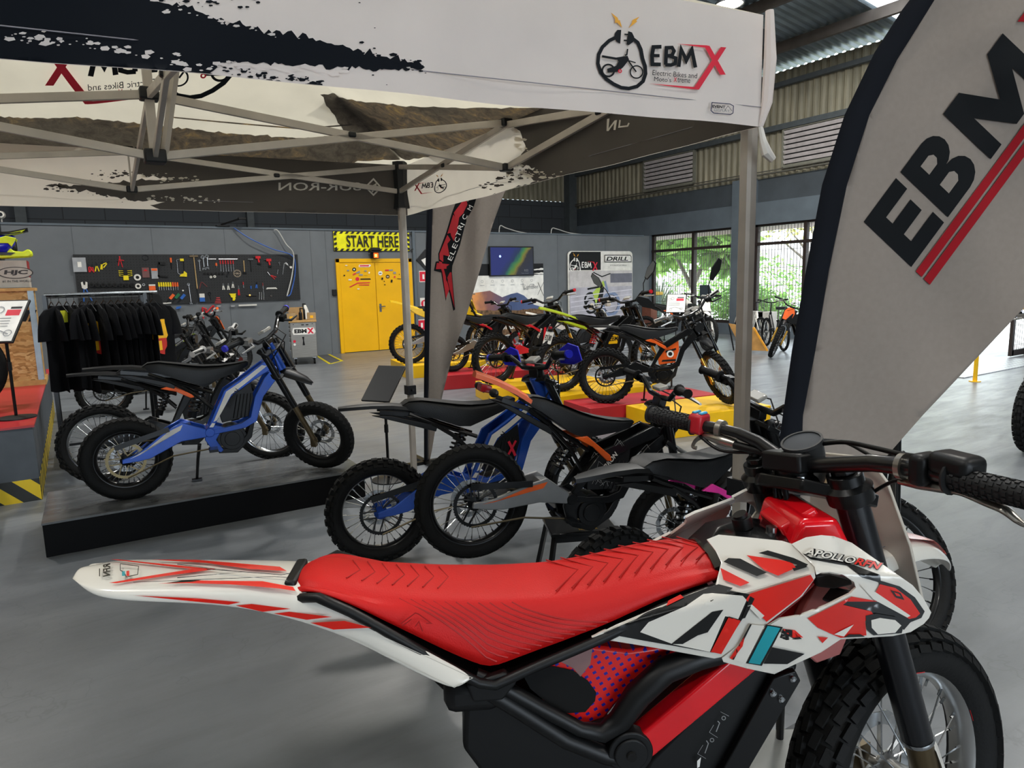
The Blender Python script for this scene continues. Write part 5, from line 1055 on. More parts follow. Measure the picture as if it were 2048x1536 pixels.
# ================= SIGN STANDS =================
def signstand(base,top,lab,tilt,rz,w_=.3,h_=.42,back=False,bz=0,art=None,name='sign_stand',poleh=None,br=.13):
    o=empty(name,(base.x,base.y,base.z),rz,lab,'sign stand');H_=top
    M().lathe([(0,.02),(br*.5,.018),(br,.008),(br,0),(0,0)],28).build('base',BLK,o);M().cyl((0,0,.01),(0,0,H_),.011,10).build('pole',BLKMET,o);M().cyl((0,0,H_*.5),(0,0,H_*.5+.06),.016,10).build('collar',BLK,o)
    Rm=Matrix.Rotation(tilt,3,'X');c=Vector((0,0,H_))
    f=lambda u,v,t:tuple(c+Rm@Vector((u,-t,v)))
    M().prism([(-w_/2,-h_/2),(w_/2,-h_/2),(w_/2,h_/2),(-w_/2,h_/2)],f,-.008,.008).build('frame',BLK,o,bevel=.003)
    a=Art();a.rect(INKW,-w_/2+.012,-h_/2+.012,w_/2-.012,h_/2-.012)
    a.rect(INKR,.0,h_*.12,w_*.38,h_*.26);a.rect(INKD,.02,h_*.28,w_*.38,h_*.33)
    for k in range(4): a.rect(INKG,-w_*.4,h_*.05-k*.025,w_*.2,h_*.05-k*.025+.006)
    a.circ(INKG,(-w_*.2,h_*.25),.035,.028,16);a.circ(INKG,(-w_*.34,h_*.2),.03,.025,16);a.stroke(INKG,[(-w_*.3,-h_*.3),(-.02,-h_*.2),(w_*.3,-h_*.32)],.008);a.circ(INKG,(-w_*.25,-h_*.33),.03,.024,16);a.circ(INKG,(w_*.28,-h_*.3),.03,.024,16)
    a.build('info_sheet',o,lambda u,v,t:f(u,v,.008+t));return o
PH=.546
b=fl(33,836,PH);signstand(b,.72,'black sign stand with white spec sheet on the red plinth at left',math.radians(-42),math.radians(-28),.26,.40)
signstand(fl(778,960),.74,'black sign stand seen from behind beside the tent leg',math.radians(48),math.radians(125),.24,.34)
signstand(fl(1343,776,.2),.5,'black sign stand on the red box beside the orange-panelled bike',math.radians(-40),math.radians(200),.1,.12)
o=tag(M().lathe([(0,.02),(.06,.018),(.13,.008),(.13,0),(0,0)],28).cyl((0,0,.01),(0,0,.5),.012,10).build('stand_base',BLK,None,loc=(fl(1470,803,.2).x,fl(1470,803,.2).y,.2)),'round black stand base on the big yellow box beside the tent leg','stand')
signstand(Vector((10.7,10.35,0)),.92,'white sign stand with red heading in front of the white dirt bike',math.radians(-35),math.radians(-52),.40,.46,br=.2)
# leaning orange board
b=empty('display_board',(10.55,8.35,0),0,'plywood display board with orange edge leaning behind the tent leg','board')
q=[pl(1456,647,1,8.75),pl(1504,652,1,8.5),fl(1535,703),fl(1500,698)]
P=[Vector(v)-Vector((10.55,8.35,0)) for v in (pl(1457,647,1,8.9),pl(1507,655,1,8.45),pl(1535,702,1,8.2),pl(1484,700,1,8.65))]
nn=(P[1]-P[0]).cross(P[3]-P[0]).normalized()*.02;M().add([tuple(p) for p in P]+[tuple(p+nn) for p in P],[(0,1,2,3),(7,6,5,4),(0,4,5,1),(1,5,6,2),(2,6,7,3),(3,7,4,0)]).build('panel',mat('plywood','b98a4c',.6,noise=(8,.1)),b)
M().beam(P[1]+nn/2,P[2]+nn/2,.03,.03).build('edge_strip',mat('edge_orange','e8a028',.5),b);M().beam(P[0]+nn,P[3]+Vector((.25,.4,-.05)),.02,.03).build('leg',BLK,b)
# ================= LOW PLATFORM =================
pf=empty('display_platform',(-.27,4.49,0),math.radians(-1),'low black platform with glossy grey top under the blue supermoto bike','platform')
M().bx(0,1.86,0,.70,0,.188).build('base',mat('platform_black','030304',.6,spec=.15),pf,bevel=.003)
m,t,b_=mnode('platform_top');n=tnoise(t,tmap(t,(1,5,1)),2.5,6,.6);r=ramp(t,n.outputs[0],[(.3,'4c4e50'),(.7,'6a6c6d')]);t.links.new(r.outputs[0],b_.inputs['Base Color']);b_.inputs['Roughness'].default_value=.16
M().bx(-.003,1.863,-.003,.703,.188,.2).build('top_sheet',m,pf)
# ================= LEFT PLINTH, CRATE, HELMET =================
pn=empty('display_plinth',(-.33,5.82,0),0,'grey plinth with red top and yellow-black hazard strip at left edge','plinth')
M().bx(-3.2,0,0,4.2,.0,PH-.015).build('body',mat('plinth_grey','4b5157',.55),pn);M().bx(-3.2,.01,-.01,4.2,PH-.015,PH).build('red_top',mat('red_lino','a8232a',.35,noise=(3,.05)),pn)
o=M().bx(-3.2,.002,-.003,0,0,.16).build('hazard_strip_front',MT['hazard_x'],pn);o=M().bx(0,.003,-.003,4.2,0,.16).build('hazard_strip_side',MT['hazard_y'],pn)
p2=tag(M().bx(-3.2,0,0,1.0,0,.30).build('plinth_step',mat('step_grey','4b5157',.55),None,loc=(-.60,4.75,0)),'low grey step in front of the red-topped plinth at the far left','plinth')
cr=empty('wooden_crate',(-.33,8.36,PH),0,'large OSB crate with metal corner strips and black slash marks at left','crate');ch=pl(84,575,1,8.36).z-PH
M().bx(-1.9,0,0,.55,0,ch).build('body',MT['osb_board'],cr);M().bx(-1.92,.02,-.02,.57,ch-.03,ch).build('lid',mat('osb_edge','c49a5c',.6,noise=(10,.12)),cr)
for x in (-.045,-1.9): M().bx(x,x+.045,-.006,.0,0,ch-.03).build('corner_strip',mat('galvanised','8f989c',.35,.8),cr)
M().bx(0,.006,0,.045,0,ch-.03).bx(0,.006,.5,.55,0,ch-.03).build('corner_strip',MT['galvanised'],cr);M().bx(-1.92,.02,-.02,0,0,.05).bx(-.01,.02,-.02,.57,.0,.05).build('base_batten',MT['osb_edge'],cr)
a=Art()
for px in (24,38,52,64): 
    P_=[pl(x,y,1,8.36) for x,y in ((px-8,643),(px,643),(px+10,620),(px+2,620))];a.poly(INKD,[(p.x+.33,p.z-PH) for p in P_])
a.build('slash_marks',cr,flat((0,-.001,0),(1,0,0),(0,0,1),(0,-1,0)))
ct=pl(82,575,1,8.3).z
hb_=empty('helmet_carton',(-.62,8.52,PH+ch),0,'pale helmet carton with oval logo on top of the OSB crate','carton');bt_=.27
hx=pl(0,550,1,8.42).x+.62;M().bx(-.62,.27,-.1,.3,0,bt_).build('body',mat('carton_pale','b4ada2',.6),hb_,bevel=.006);M().bx(.268,.272,-.1,.3,bt_*.4,bt_).build('red_panel',mat('carton_red','9a2a2c',.5),hb_)
pc=pl(31,544,1,8.42);cx=pc.x+.62;cz=.15
a=Art();a.circ(mat('carton_ink','3c3a3a',.6),(cx,cz),.058,0,32,sx=2.5);a.circ(mat('carton_pale'),(cx,cz),.051,0,32,sx=2.62);a.text(MT['carton_ink'],'HJC',cx-.098,cz-.027,.054,w=.19,bold=.05,shear=.25);a.text(MT['carton_ink'],'#1 IN THE WORLD',cx-.115,cz-.095,.024,w=.24,bold=.01)
a.build('print',hb_,flat((0,-.101,0),(1,0,0),(0,0,1),(0,-1,0)))
hl=empty('motocross_helmet',(-.53,8.5,PH+ch+bt_),0,'blue and neon yellow motocross helmet on the pale carton','helmet');HB=mat('helmet_blue','1c1fb0',.2,coat=.6);HY=mat('helmet_neon','dff01a',.3,coat=.4)
b=M();
b.loft([[(x+ (.02 if False else 0),y_*math.cos(a_),zc+zr*math.sin(a_)) for a_ in [2*PI*k/16 for k in range(16)]] for x,y_,zc,zr in ((-.20,.02,.13,.02),(-.185,.07,.135,.075),(-.13,.11,.14,.115),(-.05,.125,.145,.13),(.03,.12,.15,.12),(.08,.105,.17,.09),(.105,.09,.19,.05))]);b.build('shell',HB,hl,smooth=60)
plates(M(),[(-.18,.03),(-.02,.02),(.12,.03),(.20,.035),(.235,.06),(.225,.10),(.20,.11),(.16,.085),(.09,.09),(.06,.12),(.02,.06),(-.08,.045)],.075,.105).build('chin_bar',HY,hl,bevel=.015)
M().bx(.19,.235,-.08,.08,.035,.10).build('mouth_vent',HY,hl,bevel=.02);plates(M(),[(-.19,.16),(.05,.165),(.075,.13),(.10,.17),(.12,.215),(.04,.235),(-.06,.20)],.112,.122).build('side_flash',HY,hl,bevel=.004)
M().loft([[(x,-w_,z),(x,0,z+.03),(x,w_,z),(x,w_,z-.008),(x,0,z+.02),(x,-w_,z-.008)] for x,w_,z in ((-.04,.09,.25),(.05,.10,.255),(.14,.095,.275),(.22,.06,.295))]).build('peak',BLKG,hl,smooth=50)
plates(M(),[(.02,.25),(.20,.30),(.17,.275),(.06,.24)],.06,.085).build('peak_stripe',HY,hl);plates(M(),[(-.10,.06),(.06,.05),(.10,.075),(-.06,.08)],.108,.116).build('side_stripe',BLKG,hl)
b=M();b.loft([[(x,y_*math.cos(a_),.13+zr*math.sin(a_)) for a_ in [2*PI*k/12 for k in range(12)]] for x,y_,zr in ((.03,.095,.09),(.09,.085,.075),(.112,.07,.055))]);b.build('eye_port_liner',BLK,hl,smooth=60)
# tyre leaning at left edge
o=inst(tire_mesh(.33,.13,'street'),'motorbike_tyre',None,Matrix.Translation((-.80,6.9,PH+.33))@Matrix.Rotation(.6,4,'Z'));tag(o,'black tyre standing on the red plinth, cut by the left picture edge','tyre');inst(rim_mesh(.33,.13,BLKMET),'rim',o)
# ================= CLOTHES RACK =================
CHR=mat('chrome_rail','c9cbca',.15,1.);rk=empty('clothes_rack',(.22,7.05,0),0,'chrome and black garment rack full of black T-shirts','clothes rack');rx0,rx1=-.42,.42;rz_=1.445
M().tube([(rx0,-.15,rz_),(rx1,-.15,rz_)],.017,12).build('rail',CHR,rk);M().tube([(rx0,.22,rz_-.02),(rx1-.12,.22,rz_-.02)],.011,10).build('rail',CHR,rk)
for x in (rx0,rx1-.1):
    b=M();b.beam((x,-.15,.10),(x,-.15,rz_),.03,.03);b.beam((x,.22,.10),(x,.22,rz_-.02),.03,.03);b.beam((x,-.17,rz_-.01),(x,.24,rz_-.01),.02,.02);b.build('upright',BLKMET,rk)
    b=M();b.beam((x,-.36,.09),(x,.40,.09),.025,.03);b.build('foot_bar',CHR,rk)
    for y in (-.34,.38): M().lathe([(0,-.012),(.032,-.012),(.035,0),(.032,.012),(0,.012)],16,None,Matrix.Translation((x,y,.036))@RY).build('castor',RUB,rk)
M().beam((rx0,.0,.14),(rx1-.1,.0,.14),.02,.02).build('lower_bar',BLKMET,rk)
TS=mat('tshirt_black','06070a',.95,spec=.15,bump=.25,bscale=30,noise=(4,.15));TSN=mat('print_neon','e6e63a',.7);TSY=mat('print_yellow','f0b41c',.7);TSR=mat('print_red','c02a20',.7)
def tshirt_mesh(seed):
    r=random.Random(seed);b=M();R_=[];n=20
    for j,(z,hw,th) in enumerate(((-.06,.075,.018),(-.085,.15,.022),(-.13,.215,.026),(-.22,.222,.032),(-.40,.215,.034),(-.60,.225,.034),(-.76,.235,.032))):
        R_.append([(th*.62*math.sin(a_)*(1+.35*math.sin(a_*3+seed+j*.6)),hw*math.copysign(abs(math.cos(a_))**.75,math.cos(a_)),z+.012*math.sin(a_*2+seed)*(j>4)) for a_ in [2*PI*k/n for k in range(n)]])
    b.loft(R_)
    for s_ in (-1,1):
        b.loft([[(t_*.62*math.sin(a_)+off*.5,s_*(y+hw*math.cos(a_)),z) for a_ in [2*PI*k/12 for k in range(12)]] for y,z,hw,t_,off in ((.15,-.09,.05,.02,0),(.205,-.14,.062,.028,.0),(.235,-.24,.068,.036,.01*seed%.02),(.245,-.34,.078,.04,.015))])
    return b.mesh('tshirt',TS,60)
def hanger_mesh():
    b=M();b.tube([(0,-.2,-.115),(0,-.02,-.035),(0,0,-.025),(0,.02,-.035),(0,.2,-.115)],.004,5);b.tube([(0,0,-.025),(0,0,.0),(0,.018,.012),(0,.012,.035),(0,-.012,.035),(0,-.020,.022)],.002,5);return b.mesh('hanger',DARKM)
tms=[tshirt_mesh(i) for i in range(5)];hm=hanger_mesh();rr_=random.Random(11)
k=0
for i in range(15):
    x=.22+rx0+.045+i*.054;y=7.05-.15;z=rz_-.018
    rot=rr_.uniform(.20,.30);M4=Matrix.Translation((x,y,z-.01))@Matrix.Rotation(rot,4,'Z')
    o=inst(tms[i%5],'tshirt',None,M4@Matrix.Diagonal((1,1,rr_.uniform(.93,1.07),1)))
    lab='plain black T-shirt hanging among the others on the chrome rack';g='black T-shirts on the garment rack'
    if i in (1,5,14):
        lab={1:'black T-shirt with neon yellow collar print, near the left end of the rack',5:'black T-shirt with yellow and red print hanging mid rack',14:'black T-shirt with bold yellow and red front at the right end of the rack'}[i]
    tag(o,lab,'T-shirt',g)
    if i in (1,5,14):
        a=Art()
        if i==1: a.poly(TSN,[(-.04,-.10),(.04,-.10),(.03,-.2),(-.03,-.2)])
        else: a.poly(TSY,ragged([(-.10,-.22),(.06,-.2),(.08,-.34),(.0,-.42),(-.08,-.36)],.02,.03,i));a.poly(TSR,ragged([(-.06,-.36),(.06,-.36),(.03,-.50),(-.03,-.48)],.02,.03,i+1));a.rect(TSY,-.03,-.46,.01,-.38)
        sx=1 
        a.build('chest_print',o,lambda u,v,t:(.032+t,u*1.2,v)) ;a.build('chest_print',o,lambda u,v,t:(-.032-t,u*1.2,v));o.rotation_euler.z=(-.55 if i!=14 else -.8);o.location.y-=.05
    h_=inst(hm,'coat_hanger',None,M4);tag(h_,'thin dark hanger carrying a black T-shirt on the chrome rack','hanger','hangers on the garment rack')
# ================= TOOL CABINET =================
fA=fl(585,731);tc_=empty('tool_cabinet',(3.36,12.98,0),math.radians(-15),'stainless steel tool cabinet on castors with wooden top and shop logo','tool cabinet');BS=MT['brushed_steel']
CW,CD=.46,1.05;M().bx(0,CW,0,CD,.14,.80).build('body',BS,tc_,bevel=.006);M().bx(-.02,CW+.02,-.02,CD+.02,.80,.835).build('wooden_top',mat('bench_wood','b8935c',.5,noise=(12,.12),stretch=(6,1,1)),tc_,bevel=.004)
for k,(z0,z1) in enumerate(((.16,.30),(.31,.45),(.46,.54),(.55,.63),(.64,.71),(.72,.78))):
    d=M().bx(-.012,.0,.04,CD-.04,z0,z1).build('drawer',BS,tc_,bevel=.003);M().bx(-.03,-.012,.06,CD-.06,z1-.025,z1-.01).build('handle',ALU,d)
for x in (.06,CW-.06):
    for y in (.08,CD-.08):
        b=M();b.lathe([(0,-.018),(.052,-.018),(.058,0),(.052,.018),(0,.018)],20,RUB,Matrix.Translation((x,y+.02,.058))@Matrix.Rotation(PI/2,4,'Y'));b.lathe([(0,-.02),(.025,-.02),(.025,.02),(0,.02)],14,ALU,Matrix.Translation((x,y+.02,.058))@Matrix.Rotation(PI/2,4,'Y'));b.bx(x-.03,x+.03,y-.03,y+.03,.115,.14,STEEL);b.beam((x-.025,y,.12),(x-.025,y+.02,.06),.004,.03,STEEL);b.build('castor',None,tc_)
a=Art();a.poly(INKW,[(.05,.57),(.42,.57),(.45,.62),(.42,.70),(.05,.70),(.03,.63)])
a.text(INKD,'EBM',.07,.60,.075,w=.22,bold=.05);a.poly(INKR,[(.30,.69),(.335,.69),(.42,.585),(.385,.585)]);a.poly(INKR,[(.385,.69),(.42,.69),(.335,.585),(.30,.585)])
a.poly(INKD,[(.20,.53),(.24,.53),(.232,.46),(.245,.37),(.20,.37),(.212,.46)]);a.circ(INKR,(.06,.45),.025);a.circ(INKW,(.06,.39),.022);a.circ(INKD,(.06,.765),.008);a.circ(INKD,(.40,.765),.008);a.rect(INKD,.20,.745,.25,.762);a.rect(INKD,.28,.745,.33,.762)
a.build('stickers',tc_,flat((0,-.001,0),(1,0,0),(0,0,1),(0,-1,0)))
def onwall(px,py): return pl(px,py,1,YB)
cb=Matrix.Translation((3.36,12.98,.835))@Matrix.Rotation(math.radians(-15),4,'Z')
def cabobj(b,nm,m_,x,y,lab,cat,**k): o=b.build(nm,m_,None,**k);o.matrix_world=cb@Matrix.Translation((x,y,0));return tag(o,lab,cat)
CARD=mat('cardboard','a8875a',.7);b=M();b.bx(-.13,.13,-.16,.16,0,.15);q=cabobj(b,'carton',CARD,.12,.5,'open cardboard carton on the tool cabinet','box');M().bx(-.13,.13,-.16,-.155,.15,.24).box((-.17,0,.17),(.09,.32,.004),None,Matrix.Rotation(.5,3,'Y')).build('flaps',CARD,q)
for x,y,lab in ((.03,.18,'clear parts bin at the front left of the tool cabinet top'),(.40,.3,'clear parts bin at the right of the tool cabinet top')):
    o=cabobj(M().bx(-.08,.08,-.1,.1,0,.13),'parts_bin',mat('bin_amber','a58a62',.35),x,y,lab,'box',bevel=.006);M().bx(-.03,.03,-.101,-.1,.03,.08).build('label_tag',TSY,o)
for i,(x,y,h1,m_,lab) in enumerate(((.20,.22,.22,BLK,'black spray bottle on the tool cabinet top'),(.30,.62,.26,WHITE,'white rag draped over a bottle on the tool cabinet'),(.26,.40,.30,BLK,'tall black air gun standing on the tool cabinet'))):
    b=M().lathe([(0,0),(.032,0),(.032,h1*.6),(.012,h1*.75),(.012,h1),(0,h1)],14) if i!=1 else M().loft([[(.05*q_*math.cos(a_)*(1+.3*math.sin(a_*4)),.05*q_*math.sin(a_)*(1+.3*math.cos(a_*3)),z) for a_ in [2*PI*k/14 for k in range(14)]] for z,q_ in ((0,1.6),(.12,1.2),(.22,.7),(.27,.3))])
    o=cabobj(b,['spray_bottle','rag','air_gun'][i],m_,x,y,lab,['bottle','rag','air gun'][i]);
    if i!=1: M().beam((-.01,0,h1),(.05,0,h1-.01),.016,.02).build('trigger',BLK,o)
# hose from ceiling arm to the cabinet
PT=lambda x,y,dy=.05:pl(x,y,1,YB-dy)
cable('air_hose',[PT(468,456),PT(500,477,.12),PT(545,498,.12),PT(585,512,.12),PT(590,545,.1),PT(582,585,.2),PT(576,592,.4)],.012,mat('hose_blue','3a62b0',.4),'blue air hose hanging from the wall arm down to the tool cabinet','hose')
cable('power_lead',[PT(548,460),PT(556,462,.1),PT(572,488,.12),PT(587,508,.13),PT(584,550,.16),PT(574,592,.34)],.012,WC,'white power lead hanging beside the blue air hose','cable')
w0=PT(441,456,-.1);ar=empty('swivel_bracket',(w0.x,YB,2.66),0,'black swivel arm fixed on top of the wall above the pegboard','bracket')
M().bx(-.09,.15,-.05,.12,0,.02).build('base_plate',BLK,ar);M().beam((0,0,.03),(.33,-.22,.14),.03,.03).build('arm',BLKMET,ar);M().bx(.28,.42,-.26,-.18,.12,.16).build('arm_head',BLK,ar,bevel=.005)
wm=mat('floor_tape','d9c818',.5);a=M()
P_=[fl(626,707),fl(660,728),fl(684,722),fl(650,705)]
for i in range(4): a.beam(P_[i]+Vector((0,0,.002)),P_[(i+1)%4]+Vector((0,0,.002)),.05,.003)
tag(a.build('floor_marking',wm),'yellow taped rectangle on the floor beside the tool cabinet','floor marking')
tag(M().add([fl(626,707,.001),fl(660,728,.001),fl(684,722,.001),fl(650,705,.001)],[(0,1,2,3)]).build('floor_mat',mat('mat_dark','55585a',.7)),'dark rubber mat inside the yellow taped rectangle','mat')
# ================= ENTRANCE RAIL =================
r0=Vector((10.0,4.28,0));rl=empty('safety_rail',r0.to_tuple(),0,'yellow tubular safety rail by the entrance at the right edge','rail')
pt_=[pl(x,y,0,10.0)-r0 for x,y in ((1950,762),(1967,700),(1985,650),(2000,640),(2030,636),(2080,630))]
pt_=[(0,0,0),(0,0,.55),(0,-.03,.90),(0,-.10,.97),(0,-.25,.99),(0,-1.2,.99),(0,-1.33,.92),(0,-1.36,.6),(0,-1.36,0)]
M().tube(pt_,.026,12).build('tube',YBX,rl,smooth=60)
for y in (0,-1.36): M().cyl((0,y,0),(0,y,.012),.07,20).build('foot_plate',YBX,rl)
m,t,b_=mnode('chequer_plate');v=nd(t,'ShaderNodeTexChecker');v.inputs['Scale'].default_value=14;t.links.new(tmap(t,rot=(0,0,.78)),v.inputs[0]);v.inputs[1].default_value=s2l('b9bbbd')+(1,);v.inputs[2].default_value=s2l('8f9194')+(1,);t.links.new(v.outputs[0],b_.inputs['Base Color']);b_.inputs['Metallic'].default_value=.6;b_.inputs['Roughness'].default_value=.4
tag(M().bx(10.2,13.0,4.5,6.6,0,.012).build('chequer_plate_ramp',m),'grey chequer plate sheet on the floor at the entrance','floor plate')
tag(M().bx(11.1,11.7,5.7,5.95,.013,.10).build('door_wedge_block',mat('block_dark','34373b',.5),None,bevel=.01),'dark low block on the floor at the entrance, beside the flag edge','block')
# ================= STOOL UNDER THE ORANGE BIKE =================
sx0=fl(1158,1046,.30);st_=empty('bike_stool',(sx0.x,sx0.y,0),math.radians(-25),'square black metal stool holding up the orange and black bike','stool');SH=.30
M().bx(-.16,.16,-.12,.12,SH-.02,SH).build('top_plate',BLKMET,st_,bevel=.004)
for sx in (-1,1):
    for sy in (-1,1): M().beam((sx*.14,sy*.10,SH-.02),(sx*.19,sy*.15,0),.02,.02).build('leg',BLKMET,st_)
M().bx(-.145,.145,-.11,-.10,SH-.05,SH-.02).bx(-.145,.145,.10,.11,SH-.05,SH-.02).build('apron',BLKMET,st_);Art().text(TSY,'HOTBOX',-.02,-.1,.025,w=.09).build('top_lettering',st_,flat((0,0,SH+.0005),(1,0,0),(0,1,0),(0,0,1)))
# ================= TOOLS ON THE PEGBOARD =================
RUBR=mat('tool_red','c22028',.4);TYEL=mat('tool_yellow','e8d21c',.4);TBLU=mat('tool_blue','2a5fae',.4);TGRN=mat('tool_green','1f6a44',.4);TORG=mat('tool_orange','e8642a',.4);WOOD=mat('tool_wood','b89a6a',.6,noise=(10,.1));TWHT=mat('tool_white','d6d4cc',.5);TCLR=mat('tool_clear','9a9da0',.25,coat=.4)
G_='tools hanging on the pegboard';YT=YB-.045
CX=lambda x,y:pl(120+x/4.096,440+y/4.096,1,YT)
U_=.0021   # metres per picture unit of the drawing frame
def tool(nm,cx,cy,rot,shapes,lab,cat,g=G_):
    c=CX(cx,cy);objs=[];root=None
    for k,(pn,m_,f_) in enumerate(shapes):
        b=M();f_(b);o=b.build(nm if k==0 else pn,m_,root,smooth=40)
        if k==0: root=o;o.location=c;o.rotation_euler=(0,-rot,0)
    return tag(root,lab,cat,g)
bar_=lambda x0,z0,x1,z1,r0,r1=None:(lambda b:b.tube([(x0*U_,0,z0*U_),(x1*U_,0,z1*U_)],[r0*U_,(r1 or r0)*U_],8))
rect_=lambda x0,z0,x1,z1,d=8:(lambda b:b.bx(x0*U_,x1*U_,-d*U_,d*U_*.5,z0*U_,z1*U_))
ring_=lambda r,r2,d=5:(lambda b:b.lathe([(r*U_,-d*U_),(r2*U_,-d*U_),(r2*U_,d*U_),(r*U_,d*U_)],24,None,RY,close=True))
disc_=lambda r,d=7:(lambda b:b.lathe([(0,-d*U_),(r*U_,-d*U_),(r*U_,d*U_),(0,d*U_)],18,None,RY))
poly_=lambda P,d=5:(lambda b:b.prism([(x*U_,z*U_) for x,z in P],lambda u,v,t:(u,t,v),-d*U_,d*U_*.6))
def both(*fs):
    def f(b):
        for q in fs:q(b)
    return f
def pliers(cx,cy,rot,col,lab,L=70,jaw=DARKM,spread=14): return tool('pliers',cx,cy,rot,[('handles',col,both(bar_(-2,8,-spread,-L*.6,4,5),bar_(2,8,spread,-L*.6,4,5))),('jaws',jaw,poly_([(-8,6),(-5,L*.4),(0,L*.45),(5,L*.4),(8,6),(0,0)]))],lab,'pliers')
def driver(cx,cy,rot,col,lab,H=30,S=40,r=6,g=G_): return tool('screwdriver',cx,cy,rot,[('handle',col,bar_(0,0,0,H,r,r*.8)),('shaft',STEEL,bar_(0,0,0,-S,2))],lab,'screwdriver',g)
def spanner(cx,cy,rot,L,lab,r=4,m_=STEEL): return tool('spanner',cx,cy,rot,[('shaft',m_,both(bar_(0,-L/2,0,L/2,r),lambda b:b.lathe([(r*1.2*U_,-3*U_),(r*2.6*U_,-3*U_),(r*2.6*U_,3*U_),(r*1.2*U_,3*U_)],14,None,Matrix.Translation((0,0,L/2*U_))@RY,close=True),poly_([(-r*2,-L/2-r),(-r*2.4,-L/2-r*4),(-r,-L/2-r*4),(0,-L/2-r*2),(r,-L/2-r*4),(r*2.4,-L/2-r*4),(r*2,-L/2-r)],3)))],lab,'spanner')
def hammer(cx,cy,rot,L,hw,lab,hc=WOOD,hm=DARKM): return tool('hammer',cx,cy,rot,[('handle',hc,bar_(0,-L,0,0,5,4)),('head',hm,both(rect_(-hw,-4,hw,12,7)))],lab,'hammer')
tool('parts_case',160,367,0,[('case',TCLR,rect_(-48,-60,48,60,9)),('label',WHITE,rect_(-14,-20,14,24,11))],'clear plastic parts case at the top left corner of the pegboard','case')
pliers(238,385,.25,RUBR,'red-handled pliers nearest the clear parts case');pliers(262,388,-.1,RUBR,'second red-handled pliers, right of the parts case');pliers(300,380,.0,TYEL,'yellow-handled pliers right of the two red pairs');pliers(342,365,-.15,TYEL,'narrow yellow-handled pliers beneath a black jaw',spread=5);pliers(380,355,-.9,TYEL,'tilted black and yellow pliers at the end of the pliers row')
tool('clamp',495,345,.1,[('frame',RUBR,both(bar_(-22,-30,5,50,4),bar_(30,10,-10,20,4),bar_(0,50,8,-45,4))),('screw',DARKM,bar_(-28,10,20,-4,2))],'red clamp hanging near the top of the pegboard, left half','clamp')
b0=tool('bit_rack',540,470,0,[('body',TYEL,rect_(-20,-24,20,16,8)),('top',BLK,rect_(-14,16,14,74,7))],'yellow and black hex key rack on the pegboard','hex key set')
for k in range(8):
    for s_ in (-1,1): tool('hex_key',540,470,0,[('key',TYEL if k%2 else DARKM,both(bar_(s_*16,0+k*8,s_*48,8+k*7,2),lambda b,k=k,s_=s_:b.box((s_*46*U_,0,(8+k*7)*U_),(10*U_,8*U_,6*U_))))],'small hex key fanned out of the yellow rack','hex key','hex keys in the yellow rack')
for cx,cy,r,lab in ((634,470,28,'white roll of tape hanging under the hex key rack side'),(640,542,24,'white tape roll below the larger white roll'),):
    tool('tape_roll',cx,cy,0,[('roll',TWHT,ring_(r,r*.5,7)),('core',DARKM,ring_(r*.5,r*.38,7))],lab,'tape roll')
tool('small_tape_roll',685,530,0,[('roll',TCLR,ring_(12,6,5))],'tiny grey ring hanging right of the lower tape roll','ring')
tool('wire_loop',698,308,0,[('loop',DARKM,ring_(24,21,2))],'thin dark wire loop at the top edge of the pegboard','wire loop')
tool('blister_pack',702,432,0,[('card',mat('card_maroon','6e4a48',.5),rect_(-28,-42,28,44,4)),('sticker',RUBR,poly_([(-18,14),(18,14),(0,34)],6))],'blister pack with maroon card on the pegboard','blister pack');tool('blister_pack',775,438,0,[('card',TCLR,rect_(-26,-46,26,46,5)),('sticker',TORG,rect_(-22,24,22,44,8))],'clear blister pack with orange header on the pegboard','blister pack')
tool('tool_pouch',835,405,-.12,[('pouch',BLK,both(rect_(-32,-66,-18,60,8),rect_(-32,-66,48,-54,8),rect_(-30,40,26,66,8)))],'black bent plastic bracket left of the hacksaw','bracket')
tool('torch',908,330,0,[('body',TORG,bar_(0,-20,0,22,7,9)),('shade',BLK,bar_(0,-80,0,-20,3,6))],'orange-topped black file hanging left of the hacksaw','file')
tool('hacksaw',995,390,0,[('handle',TYEL,poly_([(-22,-78),(38,-82),(40,-50),(18,-30),(12,-52),(-10,-58)],7)),('frame',TYEL,rect_(-6,58,24,80,5)),('blade',STEEL,both(bar_(-34,-50,-34,70,3),bar_(-34,70,0,74,3),bar_(-30,-52,-10,-66,3))),('grip_frame',DARKM,bar_(22,60,18,-34,3))],'yellow-handled hacksaw hanging on the pegboard','saw')
hammer(1095,300,0.02,290,36,'long wooden sledgehammer hanging in the middle of the pegboard',hm=mat('sledge_head','6b5d48',.5,.4))
spanner(1142,370,0,80,'short steel spanner left of the two big ones',4);spanner(1173,345,.03,88,'large steel spanner, left of the tall pair',7);spanner(1205,340,-.03,88,'large steel spanner, right of the tall pair',7)
tool('tool_rail',1375,320,0,[('rail',STEEL,bar_(-80,0,85,0,4))],'steel rail holding the red T-handle drivers','rail');tool('thin_rod',1245,320,0,[('rod',STEEL,bar_(-35,0,35,0,3))],'thin steel rod beside the big spanners','rod')
for k in range(6): driver(1314+k*21,360,0,RUBR,'red-handled driver in the row under the steel rail',34,70,6,'red drivers under the steel rail')
driver(1281,375,0,TORG,'short stubby red driver left of the row of six',26,16,9)
hammer(1512,428,PI,110,16,'wooden-handled club hammer hanging head down');hammer(1560,325,0,110,26,'black claw hammer right of the wooden one',BLK,STEEL)
